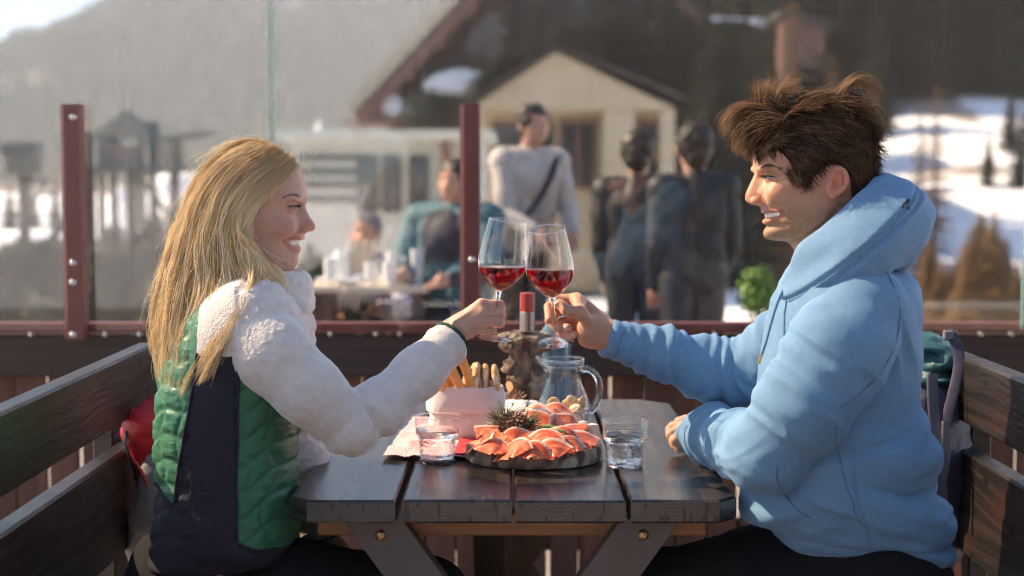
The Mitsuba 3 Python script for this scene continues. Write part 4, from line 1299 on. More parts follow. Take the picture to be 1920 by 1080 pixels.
def brow_strands(hd, pts, n, sd, seed, L=0.008, rad=0.0004):
    r = np.random.default_rng(seed)
    c = spline([hd.surf(p[0], p[1], sd, 0.0006) for p in pts], 60)
    out = []
    t = np.gradient(c, axis=0); t /= np.linalg.norm(t, axis=1, keepdims=True)
    for _ in range(n):
        i = int(r.uniform(0, 59))
        p = c[i] + r.normal(size=3) * [0.0008, 0.0006, 0.0011]
        d = t[i] + np.array([0, 0, 0.35 * r.uniform(-0.3, 1)])
        s = np.linspace(0, 1, 4)[:, None]
        out.append(np.hstack([p + d * L * s * r.uniform(0.6, 1.1), rad * (1 - 0.8 * s)]))
    return out


bs = []
for sd in (-1, 1): bs += brow_strands(hw, [(569, 370.5), (561, 366.5), (551, 366), (541, 370)], 120, sd, 4, L=0.007, rad=0.0003)
add('eyebrow', hair_mesh(np.array(bs)), 'brow_hair', WN)
ls = []
r = np.random.default_rng(8)
for sd in (-1, 1):
    c = spline([hw.surf(*q, sd, 0.0002) for q in ((561, 386.6), (556, 385.6), (551, 386.2), (545, 388.6))], 40)
    for i in range(40):
        d = np.array([0.5, sd * 0.55 * (i / 40), 0.25]) * 0.0065 * r.uniform(0.7, 1.2)
        s = np.linspace(0, 1, 5)[:, None]
        ls.append(np.hstack([c[i] + d * s + np.array([0, 0, 0.002]) * s ** 2 - np.array([0, 0, 0.0012]) * s, 0.00055 * (1 - 0.7 * s)]))
add('eyelashes', cat(hair_mesh(np.array(ls)), *[tube(spline([hw.surf(*q, sd, 0.0001) for q in ((560, 389.6), (556, 389.9), (551, 389.6), (546, 389.0))], 14), 0.0004, 6) for sd in (-1, 1)], *[tube(spline([hw.surf(*q, sd, 0.0002) for q in ((561, 387.2), (556, 386.4), (551, 386.9), (544.5, 389.0))], 14), 0.0010, 6) for sd in (-1, 1)]), 'lash', WN)
# ------------------------------------------------------------------ her clothes
def fleece_bump(p, n, uv):
    a = noise(p.x * 230, p.y * 230, p.z * 230)
    return 1.2 * dr.abs(2 * a - 1) + 0.5 * noise(p.x * 600, p.y * 600, p.z * 600)


mat('fleece', mikit.proc(lambda p, n, uv: mix((0.64, 0.575, 0.54), (0.78, 0.715, 0.675), fbm(p.x * 60, p.y * 60, p.z * 60, 2))), 0.95, fleece_bump, 0.0009, 6e-4, sheen=0.6)
mat('green_quilt', mikit.proc(lambda p, n, uv: mix((0.032, 0.150, 0.085), (0.050, 0.205, 0.122), fbm(p.x * 30, p.y * 30, p.z * 30, 3))), 0.46,
    lambda p, n, uv: fbm(p.x * 60, p.y * 60, p.z * 160, 3), 0.0016, 1e-3, specular=0.5, sheen=0.4)
mat('navy_knit', mikit.proc(lambda p, n, uv: mix((0.014, 0.013, 0.026), (0.026, 0.024, 0.044), fbm(p.x * 160, p.y * 160, p.z * 160, 2))), 0.75,
    lambda p, n, uv: noise(p.x * 900, p.y * 900, p.z * 900) + 6 * noise(p.x * 30, p.y * 30, p.z * 45), 0.0003, 6e-4, sheen=0.35)
mat('black_cloth', mikit.proc(lambda p, n, uv: mix((0.006, 0.006, 0.008), (0.012, 0.012, 0.014), fbm(p.x * 120, p.y * 120, p.z * 120, 2))), 0.85, specular=0.2)
mat('dark_green_trim', (0.015, 0.055, 0.035), 0.8)


def inflate(field, poly, Y, half, depth, k=0.02, power=2.0):
    "a body with the side outline poly (pixels at depth Y), rounded to half its thickness within depth metres of the outline"
    q = smooth_poly(np.array([(P(px, py, Y)[0], P(px, py, Y)[2]) for px, py in poly]), 160)
    lo, hi = q.min(0), q.max(0)
    x, z = field.ax[0], field.ax[2]
    X, Z = np.meshgrid(x, z, indexing='ij')
    d = -poly_sdf(q, X, Z)
    t = np.clip(d / depth, 0, 1)
    Wd = half * np.sqrt(np.clip(1 - (1 - t) ** power, 0, 1))
    Wd = np.where(d < 0, d, Wd)
    Wd = ndimage.gaussian_filter(Wd, 1.0)
    gx, gz = np.gradient(Wd, field.h)
    gr = np.sqrt(1 + np.minimum(gx ** 2 + gz ** 2, 30))
    return field.fn((lo[0] - 0.05, Y - half - 0.05, lo[1] - 0.05), (hi[0] + 0.05, Y + half + 0.05, hi[1] + 0.05),
                    lambda A, B, C: ((np.abs(B - Y) - ndimage.map_coordinates(Wd, [((A - x[0]) / field.h + 0 * C)[:, 0], ((C - z[0]) / field.h + 0 * A)[:, 0]], order=1, mode='nearest')[:, None, :])
                                     / ndimage.map_coordinates(gr, [((A - x[0]) / field.h + 0 * C)[:, 0], ((C - z[0]) / field.h + 0 * A)[:, 0]], order=1, mode='nearest')[:, None, :]), k)


def pixels(v):
    "where points of the scene stand in the photograph's plane, for reading off which panel of a garment they belong to, at their own depth"
    rel = v - np.array([0, 0, H])
    y = rel @ FW
    return CX + F * rel[:, 0] / y, 540 - F * (rel @ UP) / y


def side_pixels(v, Y):
    "the same with the points moved onto the wearer's middle plane (so that left and right sides are cut alike)"
    return CX + F * v[:, 0] / Y, 340 - F * (v[:, 2] - H) / Y


lo, hi = P(225, 1130, YW - 0.3), P(640, 470, YW + 0.3)
ft = Field((lo[0], YW - 0.25, lo[2]), (hi[0], YW + 0.25, hi[2]), 0.0045)
jack = [(440, 505), (520, 500), (560, 530), (588, 600), (590, 680), (572, 760), (558, 830), (556, 900), (562, 970), (557, 1015), (530, 1060), (440, 1098), (340, 1112), (276, 1085), (268, 1030), (284, 960), (296, 905), (290, 850), (292, 780), (302, 700), (325, 610), (370, 540)]
inflate(ft, jack, YW, 0.165, 0.13)
for sd in (-1, 1):
    ft.ell(P(468, 620, YW + sd * 0.105), (0.075, 0.065, 0.085), 0.04)
torso = ft.mesh(5)
cx_, cz_ = side_pixels(torso.vertices, YW)


def quilt(v, n):
    px, py = side_pixels(v, YW)
    g = (px < 470) & (py < 930) | (px > 470)
    wav = 9 * np.sin(py / 21.0 + 0.8) + 6 * np.sin(py / 47.0)
    a = (py + 9 * np.sin(px / 16.0) + 0.35 * px) / 46.0
    b_ = (px + wav) / 40.0
    l1 = np.abs(a - np.round(a)) * 46
    l2 = np.abs(b_ - np.round(b_)) * 40
    st = np.minimum(l1, l2 + 3)
    puff = 1 - np.exp(-(st / 7.0) ** 2)
    wr = meshkit.fbm(np.stack([px / 26, py / 9, v[:, 1] * 30], -1), 3, 4) - 0.5
    folds = np.sin((py + 0.45 * px + 26 * meshkit.noise(np.stack([px / 70, py / 70, px * 0], -1), 2)) / 15.0)
    hem = (py > 930) | ((px < 470) & (px > 350))
    soft = 0.0035 * folds * np.clip((py - 780) / 200, 0, 1) * meshkit.noise(np.stack([px / 60, py / 60, px * 0], -1), 5)
    green = np.where(px < 385 - 0 * py, 1, np.where(px > 468, 1, 0)) * (py < 1010)
    return green * (0.0042 * puff + 0.006 * wr * puff) + (1 - green) * soft - 0.004 * green


torso = displace(torso, quilt)
fc = torso.triangles_center
px, py = side_pixels(fc, YW)
lx = np.interp(py, [640, 720, 860, 925], [402, 390, 362, 350])
rx = np.interp(py, [640, 750, 870, 990], [476, 472, 467, 468])
hemy = np.interp(px, [280, 300, 350, 470, 500, 560], [880, 893, 925, 990, 1008, 1020])
back = (px < lx) & (py < hemy)
front = (px > rx) & (py < hemy) & (py > 560)
yoke = (py < 575) & (px > lx - 30)
yoke = (py < 648) & (px > 400) | (py < 560)
panel = ~(back | front)


def piece(m, mask):
    return m.submesh([np.nonzero(mask)[0]], append=True, repair=False)


add('quilted_back', piece(torso, back & ~yoke), 'green_quilt', WN, smooth=True, label='green quilted back of the jacket catching sun at its edge')
add('quilted_front', piece(torso, front & ~yoke), 'green_quilt', WN, smooth=True)
add('side_panel', piece(torso, panel & ~yoke), 'navy_knit', WN, smooth=True, label='navy knit side panel and hem of the jacket')
add('fleece_yoke', piece(torso, yoke), 'fleece', WN, smooth=True)
seams = [[(np.interp(y_, [640, 750, 870, 990], [476, 472, 467, 468]), y_) for y_ in np.linspace(650, 988, 24)],
         [(np.interp(y_, [640, 720, 860, 925], [402, 390, 362, 350]), y_) for y_ in np.linspace(640, 922, 20)],
         [(x_, np.interp(x_, [280, 300, 350, 470, 500, 560], [880, 893, 925, 990, 1008, 1020])) for x_ in np.linspace(302, 350, 8)],
         [(x_, np.interp(x_, [280, 300, 350, 470, 500, 560], [880, 893, 925, 990, 1008, 1020])) for x_ in np.linspace(470, 540, 10)]]
for sd, line in [(sd, l) for sd in (-1, 1) for l in seams]:   # piping along the seams
    pts = []
    for q in line:
        d = (px - q[0]) ** 2 + (py - q[1]) ** 2 + np.where(np.sign(fc[:, 1] - YW) == sd, 0, 1e6)
        i = int(np.argmin(d)); pts.append(fc[i] + np.array([0, sd * 0.002, 0]))
    add('seam', tube(ndimage.gaussian_filter1d(spline(pts, 40), 1.5, axis=0, mode='nearest'), 0.0028, 6), 'navy_knit', WN, smooth=True)


SLEEVES = []


def even_out(m, w, n):
    "evens a value out over neighbouring vertices"
    from scipy.sparse import coo_matrix, diags
    e = m.edges_unique
    A = coo_matrix((np.ones(2 * len(e)), (np.r_[e[:, 0], e[:, 1]], np.r_[e[:, 1], e[:, 0]])), (len(w), len(w))).tocsr()
    A = diags(1 / np.maximum(np.asarray(A.sum(1)).ravel(), 1)) @ A
    for _ in range(n): w = 0.4 * w + 0.6 * (A @ w)
    return w


def sleeve(name, pts, rs, h, matn, parent, fold, k=0.03, sm=3, fuzz=0.0, label=None, seed=0):
    "a sleeve along the arm with folds across it; fold(t, ang) gives the height in metres, t from shoulder to cuff"
    pts = np.array(pts)
    lo, hi = pts.min(0) - max(rs) - 0.03, pts.max(0) + max(rs) + 0.03
    f = Field(lo, hi, h)
    f.chain(pts, rs, k)
    # open cuff: cut by the plane of the last bone
    d = pts[-1] - pts[-2]; d /= np.linalg.norm(d)
    e = pts[-1]
    f.fn(lo, hi, lambda X, Y, Z: -((X - e[0]) * d[0] + (Y - e[1]) * d[1] + (Z - e[2]) * d[2] - rs[-1] * 0.2), 0.006, cut=True) if False else None
    f.fn(e - 0.12, e + 0.12, lambda X, Y, Z: -((X - e[0]) * d[0] + (Y - e[1]) * d[1] + (Z - e[2]) * d[2]) , 0.008, cut=True)
    m = f.mesh(sm)
    s = np.concatenate([[0], np.cumsum(np.linalg.norm(np.diff(pts, axis=0), axis=1))])
    c = np.array([np.interp(np.linspace(0, s[-1], 300), s, pts[:, i]) for i in range(3)]).T
    c = ndimage.gaussian_filter1d(c, 14, axis=0, mode='nearest')
    tr = cKDTree(c)

    def fun(v, n):
        _, i = tr.query(v)
        t = i / 299.0
        tt, N, B = frames(c)
        r = v - c[i]
        ang = np.arctan2((r * B[i]).sum(1), (r * N[i]).sum(1))
        w = fold(t, ang, v)
        w = even_out(m, w, 3)
        if fuzz:
            w = w + fuzz * (meshkit.noise(v * 120, 3) - 0.5) * 1.6 + fuzz * 0.7 * (meshkit.fbm(v * 75, 2, 6) - 0.5)
        return w
    m = displace(m, fun)
    SLEEVES.append(m)
    return add(name, m, matn, parent, smooth=True, label=label), c


def ridged(x, y, ang, across, along, seed, warp=0.6):
    "cloth folds: sharp ridges running along the direction ang (degrees) of the side view"
    c, s_ = math.cos(math.radians(ang)), math.sin(math.radians(ang))
    a, b_ = (x * -s_ + y * c) / across, (x * c + y * s_) / along
    a = a + warp * (meshkit.noise(np.stack([a * 0.6, b_ * 1.3, a * 0 + seed], -1), seed) - 0.5) * 2
    n = meshkit.noise(np.stack([a, b_, a * 0 + 0.5], -1), seed + 3)
    m = meshkit.noise(np.stack([a * 0.5, b_ * 0.8, a * 0 + 7.5], -1), seed + 5)
    return (1 - np.abs(2 * n - 1)) ** 2.2 * np.clip(m * 2 - 0.45, 0, 1)


def gauss(t, a, s): return np.exp(-((t - a) / s) ** 2)


def fleece_folds(t, ang, v):
    z = meshkit.noise(np.stack([t * 9, np.cos(ang) * 1.5, np.sin(ang) * 1.5], -1), 5)
    cr = -0.009 * gauss(t + 0.025 * np.sin(ang * 2), 0.50, 0.014) * (0.4 + z) - 0.007 * gauss(t + 0.03 * np.cos(ang), 0.455, 0.014) - 0.008 * gauss(t - 0.03 * np.sin(ang), 0.555, 0.016)
    return cr + 0.004 * (meshkit.noise(v * 11, 8) - 0.5) + 0.004 * gauss(t, 0.97, 0.03)


sr = [P(468, 618, 2.555), P(510, 664, 2.530), P(578, 730, 2.525), P(652, 801, 2.555), P(706, 768, 2.60), P(785, 698, 2.66), P(846, 638, 2.715)]
_, arm_w = sleeve('fleece_sleeve', sr, [0.068, 0.064, 0.056, 0.049, 0.046, 0.043, 0.039], 0.0030, 'fleece', WN, fleece_folds, fuzz=0.0010, label='white fleece sleeve of the raised right arm')
sl = [P(462, 612, 2.79), P(515, 720, 2.83), P(552, 860, 2.86), P(585, 960, 2.855), P(606, 1012, 2.845)]
sleeve('fleece_sleeve', sl, [0.080, 0.072, 0.060, 0.050, 0.046], 0.004, 'fleece', WN, fleece_folds, fuzz=0.0028, label='white fleece sleeve of the lowered left arm')
# collar: a standing ring of fleece round the neck
f = Field(P(425, 590, 2.52), P(600, 480, 2.80), 0.003) if False else Field(np.minimum(P(420, 600, 2.50), P(605, 470, 2.82)), np.maximum(P(420, 600, 2.50), P(605, 470, 2.82)), 0.003)
for zf, yy, rx_, ry_, rr in ((0, 562, 0.072, 0.080, 0.022), (1, 538, 0.066, 0.072, 0.018), (2, 517, 0.062, 0.067, 0.013)):
    an = np.linspace(0, 2 * np.pi, 25)
    cc = P(497 + zf * 3, yy, YW)
    ring = np.stack([cc[0] + rx_ * np.cos(an), cc[1] + ry_ * np.sin(an), cc[2] + 0.002 * np.cos(an) - 0.010 * np.cos(an)], -1)
    f.chain(list(ring), [rr] * 25, 0.012)
col = f.mesh(3)
col = displace(col, lambda v, n: 0.0028 * (meshkit.noise(v * 150, 3) - 0.5) + 0.005 * (meshkit.fbm(v * 50, 2, 6) - 0.5))
add('fleece_collar', col, 'fleece', WN, smooth=True)
for name, cc, d, r in (('cuff_trim', sr[-1], sr[-1] - sr[-2], 0.0385), ('cuff_trim', sl[-1], sl[-1] - sl[-2], 0.0435)):
    R = rot_to(d)
    an = np.linspace(0, 2 * np.pi, 33)[:-1]
    ring = cc + 0.001 * d / np.linalg.norm(d) + (R @ np.stack([r * np.cos(an), r * np.sin(an), an * 0])).T
    add(name, tube(np.vstack([ring, ring[:1]]), 0.0036, 8, cap=False), 'dark_green_trim', WN, smooth=True)
# trousers
fl_ = Field(np.minimum(P(255, 1250, 2.45), P(860, 1030, 2.95)) - [0.05, 0, 0.3], np.maximum(P(255, 1250, 2.45), P(860, 1000, 2.95)) + [0.1, 0, 0.15], 0.008)
for sd, y in ((-1, 2.64), (1, 2.81)):
    fl_.chain([P(345, 1105, y - sd * 0.02), P(560, 1108, y), P(800, 1118, y), np.array([-0.13, y, 0.30])], [0.115, 0.090, 0.070, 0.060], 0.03)
fl_.ell(P(340, 1120, YW), (0.13, 0.18, 0.11), 0.05)
tm = fl_.mesh(3)
tm = displace(tm, lambda v, n: 0.010 * (meshkit.fbm(v * np.array([14, 14, 20]), 3, 4) - 0.5))
add('trousers', tm, 'black_cloth', WN, smooth=True)
for y in (2.64, 2.81):
    add('trouser_leg', tube([[-0.13, y, 0.33], [-0.13, y, 0.2], [-0.125, y, 0.09]], [0.066, 0.058, 0.055], 16), 'black_cloth', WN, smooth=True)
    add('boot', hull(np.vstack([trimesh.creation.icosphere(2, 0.048).vertices * [1, 0.95, 0.9] + [-0.13, y, 0.05], trimesh.creation.icosphere(2, 0.04).vertices * [1, 1, 0.75] + [0.03, y, 0.035]])), 'black_cloth', WN, smooth=True)
# ------------------------------------------------------------------ her long fair hair
def blond(p, n, uv):
    s = fbm(p.x * 90 + 30 * p.z, p.y * 90, p.z * 7, 3)
    root = smoothstep(1.27, 1.385, p.z + 0.02 * noise(p.x * 60, p.y * 60))
    c = mix((0.46, 0.30, 0.15), (0.88, 0.70, 0.45), smoothstep(0.28, 0.66, s))
    return mix(c, (0.27, 0.165, 0.085), root * 0.55 * smoothstep(0.6, 0.4, s))


scene['blond_hair'] = {'type': 'principledthin', 'base_color': {'type': 'mesh_attribute', 'name': 'vertex_color'}, 'roughness': 0.34, 'diff_trans': 0.55, 'spec_trans': 0.0, 'eta': 1.45, 'sheen': 0.2}


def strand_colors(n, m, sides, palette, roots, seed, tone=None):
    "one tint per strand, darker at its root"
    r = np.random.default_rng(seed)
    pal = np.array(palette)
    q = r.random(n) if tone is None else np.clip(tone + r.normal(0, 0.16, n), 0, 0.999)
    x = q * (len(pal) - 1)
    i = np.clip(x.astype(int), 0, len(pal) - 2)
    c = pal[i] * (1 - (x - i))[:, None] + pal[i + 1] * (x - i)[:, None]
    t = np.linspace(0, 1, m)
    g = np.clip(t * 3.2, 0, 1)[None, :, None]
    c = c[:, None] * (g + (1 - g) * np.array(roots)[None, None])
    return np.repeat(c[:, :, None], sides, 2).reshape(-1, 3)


BLOND = [(0.56, 0.39, 0.215), (0.80, 0.63, 0.38), (0.92, 0.78, 0.53), (0.96, 0.87, 0.68)]
GU = [  # root -> tip, pixels and offset from the middle plane; from the near hairline over the back to the far side
    [(553, 304, -.034), (507, 347, -.066), (465, 392, -.082), (454, 425, -.088), (476, 462, -.092), (508, 492, -.088), (532, 514, -.076), (545, 536, -.066), (544, 556, -.060)],
    [(551, 303, -.034), (505, 345, -.066), (464, 392, -.080), (449, 440, -.084), (466, 485, -.094), (484, 525, -.116), (462, 570, -.158), (424, 635, -.190), (392, 705, -.186)],
    [(541, 292, -.032), (486, 330, -.068), (440, 390, -.084), (424, 455, -.088), (432, 520, -.100), (420, 580, -.135), (396, 640, -.160), (368, 700, -.160), (352, 738, -.158)],
    [(522, 280, -.026), (452, 312, -.062), (404, 380, -.084), (388, 455, -.092), (385, 530, -.104), (370, 600, -.125), (350, 665, -.135), (332, 715, -.135), (325, 748, -.132)],
    [(505, 271, -.018), (432, 290, -.044), (378, 350, -.062), (345, 435, -.070), (324, 520, -.080), (312, 595, -.090), (306, 660, -.098), (306, 715, -.098), (310, 748, -.096)],
    [(492, 265, -.006), (418, 282, -.016), (366, 340, -.024), (326, 432, -.028), (298, 525, -.030), (284, 600, -.034), (288, 665, -.038), (298, 715, -.038), (303, 742, -.036)],
    [(490, 265, .008), (418, 282, .020), (367, 341, .030), (328, 433, .036), (301, 525, .040), (287, 600, .044), (291, 665, .048), (300, 715, .048), (304, 742, .046)],
    [(505, 271, .018), (432, 290, .044), (378, 350, .062), (345, 435, .070), (324, 520, .080), (312, 595, .090), (306, 660, .098), (306, 715, .098), (310, 748, .096)],
    [(522, 280, .026), (452, 312, .062), (404, 380, .084), (388, 455, .092), (385, 530, .104), (370, 600, .125), (350, 665, .135), (332, 715, .135), (325, 748, .132)],
    [(545, 294, .030), (505, 325, .066), (480, 385, .080), (482, 440, .084), (500, 490, .090), (520, 530, .100), (530, 560, .110), (528, 590, .120), (520, 615, .125)],
    [(553, 303, .026), (535, 335, .058), (520, 385, .076), (522, 440, .080), (538, 485, .078), (550, 515, .076), (553, 540, .078), (548, 560, .080), (540, 575, .080)]]
GP = np.array([[wpt(*q) for q in g] for g in GU])
GP = np.array([spline(g, 24) for g in GP])


def sheet(s, n=24):
    "the guide at s in [0, 1] between the listed ones"
    s = np.asarray(s) * (len(GP) - 1)
    i = np.clip(s.astype(int), 0, len(GP) - 2)
    f = (s - i)[:, None, None]
    f = f * f * (3 - 2 * f) * 0.4 + f * 0.6
    return GP[i] * (1 - f) + GP[i + 1] * f


core_c = np.array([wpt(478, 360, 0), wpt(478, 380, 0), wpt(474, 430, 0), wpt(450, 520, 0), wpt(400, 620, 0), wpt(360, 745, 0)])
core_c = spline(core_c, 24)


def inward(c, depth):
    d = core_c[None] - c
    d /= np.linalg.norm(d, axis=2, keepdims=True)
    return c + d * depth


rh = np.random.default_rng(11)
# under-layer: a closed sheet of hair a little inside the strands
S = sheet(np.linspace(0, 1, 90))
S = inward(S, 0.016)
S = S + 0.0035 * (meshkit.noise(np.stack([np.broadcast_to(np.linspace(0, 1, 90)[:, None] * 60, S.shape[:2]), np.broadcast_to(np.linspace(0, 4, 24)[None], S.shape[:2]), np.zeros(S.shape[:2])], -1), 3)[..., None] - 0.5)
m = grid_mesh(S[..., 0], S[..., 1], S[..., 2])
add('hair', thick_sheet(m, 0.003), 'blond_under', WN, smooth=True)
NC, NS = 330, 26
cs_ = np.sort((np.arange(NC) + rh.uniform(0, 1, NC)) / NC)
C = sheet(cs_)
t = np.linspace(0, 1, 24)
ph, fr, am = rh.uniform(0, 6.28, (NC, 3)), rh.uniform(1.5, 5.0, (NC, 3)), rh.normal(0, 1, (NC, 3)) * [0.0048, 0.0048, 0.003]
C = C + (np.sin(ph[:, None] + fr[:, None] * 2 * np.pi * t[None, :, None]) * am[:, None]) * np.clip(t * 2.2, 0, 1)[None, :, None]
C = inward(C, (0.004 + rh.random(NC) ** 1.4 * 0.016)[:, None, None])
cut = rh.uniform(0.80, 1.06, NC)
out = []
for k_ in range(NS):
    o1 = rh.normal(0, 1, (NC, 3))
    r0 = np.abs(rh.normal(0.0, 1, NC))
    spread = (0.0038 * (1 - 0.35 * t)[None] + 0.0015 * np.sin(t * 9 + k_)[None])
    c = C + o1[:, None] * spread[..., None]
    w = rh.normal(0, 1, (NC, 3)) * 0.0030
    c = c + w[:, None] * np.sin(rh.uniform(0, 6.28, (NC, 1, 1)) + t[None, :, None] * rh.uniform(6, 16, (NC, 1, 1))) * t[None, :, None]
    # individual lengths
    le = np.clip(cut * rh.uniform(0.9, 1.03, NC), 0.5, 1.08)
    idx = np.clip(t[None] * le[:, None], 0, 1) * 23
    i0 = np.clip(idx.astype(int), 0, 22); fr_ = (idx - i0)[..., None]
    c = np.take_along_axis(c, i0[..., None].repeat(3, 2), 1) * (1 - fr_) + np.take_along_axis(c, (i0 + 1)[..., None].repeat(3, 2), 1) * fr_
    rad = 0.00062 * np.clip(1.25 - 0.9 * t ** 2.5, 0.25, 1)[None] * rh.uniform(0.7, 1.2, (NC, 1))
    out.append(np.concatenate([c, rad[..., None] * np.ones((NC, 24, 1))], -1))
H_ = np.vstack(out)
tone = np.tile(np.clip(0.55 + 0.30 * np.sin(np.arange(NC) * 12.9898) + 0.10 * rh.normal(0, 1, NC), 0, 1), NS)
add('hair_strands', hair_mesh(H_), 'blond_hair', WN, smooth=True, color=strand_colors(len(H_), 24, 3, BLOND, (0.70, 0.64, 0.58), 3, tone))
# loose flyaway hairs
fly = []
for _ in range(260):
    c = sheet(np.array([rh.uniform(0, 1)]))[0]
    a0 = int(rh.uniform(0, 14)); n_ = int(rh.uniform(5, 10))
    c = c[a0:a0 + n_]
    d = c[len(c) // 2] - core_c[min(a0 + n_ // 2, 23)]
    d = d / np.linalg.norm(d) + rh.normal(0, 0.5, 3)
    tt = np.linspace(0, 1, len(c))[:, None]
    c = spline(c + d * 0.020 * rh.uniform(0.3, 1.3) * tt ** 1.5 + 0.003, 14)
    fly.append(np.hstack([c, np.full((14, 1), 0.0003)]))
for _ in range(26):   # wisps round the forehead and under the chin
    base = [(557, 305, 0), (566, 318, 0.02), (552, 500, .06), (548, 540, .06)][int(rh.integers(4))]
    p = wpt(base[0] + rh.normal(0, 5), base[1] + rh.normal(0, 6), base[2])
    d1 = np.array([rh.uniform(0.2, 1), rh.normal(0, 0.3), rh.uniform(-0.9, 0.6)])
    c = spline([p, p + d1 * 0.014, p + d1 * 0.026 + np.array([rh.normal(0, 0.008), 0, rh.normal(0, 0.010)])], 14)
    fly.append(np.hstack([c, np.full((14, 1), 0.0003)]))
add('loose_hair', hair_mesh(np.array(fly)), 'blond_hair', WN, smooth=True, color=strand_colors(len(fly), 14, 3, BLOND[1:], (1, 1, 1), 4))
# ------------------------------------------------------------------ the man in the blue hoodie
YM = 2.60
pm = [(1530, 196), (1475, 210), (1436, 234), (1418, 262), (1412, 290), (1412, 304), (1413, 312), (1416.5, 320), (1414, 328), (1408.5, 339), (1402.5, 352), (1397.5, 364), (1396.5, 371), (1398.5, 377), (1404, 381.5), (1417, 384.5), (1424.5, 387),
      (1427, 391), (1428.5, 396), (1430, 400), (1435, 404), (1433, 409), (1432, 413), (1434, 417), (1438.5, 421), (1435, 428), (1431.5, 434), (1431, 440), (1434, 446), (1442, 450.5), (1456, 452)]
lm = dict(hair=262, brow=316, eye=333, mid=350, tip=371, sub=387, mouth=403, groove=421, chin=436)
hm = Head(-1, YM, pm, lm, ((1530, 280), 104, 86), [(1436, 450), (1450, 452), (1470, 450), (1500, 437), (1528, 416), (1546, 396), (1562, 382), (1600, 388), (1660, 392)], wide=0.98)
fm = hm.fld
skull_field = fm.f.copy()


def face_man(sd):
    a = lambda px, py, w=None: hm.at(px, py, w, sd)
    fm.ell(a(1425, 333, 0.030), (0.013, 0.014, 0.010), 0.012, cut=True)
    fm.ell(a(1425, 317, 0.026), (0.012, 0.022, 0.0075), 0.010)                    # brow bone
    fm.ell(a(1440, 333, 0.0305), (0.0124, 0.0128, 0.0118), 0.003)
    fm.ell(a(1432, 332.6, 0.0345), (0.011, 0.010, 0.0013), 0.0015, cut=True)
    fm.ell(a(1452, 366, 0.043), (0.022, 0.016, 0.017), 0.018)                     # cheek
    fm.chain([a(1417, 371, 0.0150), a(1429, 380, 0.027), a(1444, 392, 0.036), a(1453, 408, 0.040), (a(1452, 424, 0.038))], [0.002, 0.0028, 0.003, 0.0026, 0.002], 0.008, cut=True)
    fm.ell(a(1416, 376.5, 0.0140), (0.0095, 0.0070, 0.0078), 0.004)
    fm.ell(a(1411, 383.0, 0.0068), (0.0065, 0.0033, 0.003), 0.003, cut=True)
    N_ = hm.near_surface
    c1 = [a(1432.5, 406, 0.002)] + N_([(1436, 406, 0), (1442, 404.5, 0), (1448, 402, 0), (1456, 397.5, 0)], sd)
    c2 = [a(1429.5, 397, 0.001)] + N_([(1433, 396.5, 0.001), (1440, 395.3, 0.001), (1448, 394.6, 0.0012), (1457, 395.3, 0.0012)], sd)
    c3 = [a(1434, 416, 0.001)] + N_([(1437, 415.5, 0.001), (1443, 412.5, 0.001), (1450, 407, 0.0012), (1457.5, 399.5, 0.0014)], sd)
    hm.gum = getattr(hm, 'gum', {}); hm.gum[sd] = N_([(1456, 398.6, 0.0026), (1449.5, 401.3, 0.0036), (1441, 402.8, 0.0044)], sd)
    dimple = N_([(1461, 397.5, -0.001)], sd)[0]
    fm.chain(c1, [0.0066, 0.0078, 0.0078, 0.0066, 0.0034], 0.002, cut=True)
    fm.chain(c2, [0.0026, 0.0030, 0.0028, 0.0023, 0.0015], 0.003)
    fm.chain(c3, [0.0044, 0.0046, 0.0040, 0.0028, 0.0016], 0.003)
    fm.ell(dimple, (0.005, 0.004, 0.007), 0.006, cut=True)
    # ear
    R = rot_to(np.array([0.10, sd * 1.0, 0.05]))
    th = math.radians(14)
    for q in np.linspace(0, 1, 1):
        fm.ell(a(1551, 342, 0.0740), (0.0165, 0.0085, 0.026), 0.004, R=np.array([[math.cos(th), 0, math.sin(th)], [0, 1, 0], [-math.sin(th), 0, math.cos(th)]]))
    an = np.linspace(-2.5, 2.1, 15)
    ring = [a(1551 + 15.5 * math.cos(t) + 4 * math.sin(t) * -1 * -1, 340 - 23 * math.sin(t), 0.0815 + 0.004 * math.cos(t)) for t in an]
    fm.chain(ring, [0.0030] * 15, 0.003)
    fm.ell(a(1548, 345, 0.0830), (0.0085, 0.0085, 0.0115), 0.003, cut=True)
    fm.ell(a(1552, 331, 0.0840), (0.0085, 0.0045, 0.0070), 0.003, cut=True)
    fm.ell(a(1540, 346, 0.0800), (0.0040, 0.004, 0.0055), 0.003)
    fm.ell(a(1545, 365, 0.0770), (0.0075, 0.0055, 0.0075), 0.004)


both(face_man)
fm.cap(P(1532, 400, YM), P(1580, 520, YM), 0.060, 0.066, 0.025)
head_m = fm.mesh(4)
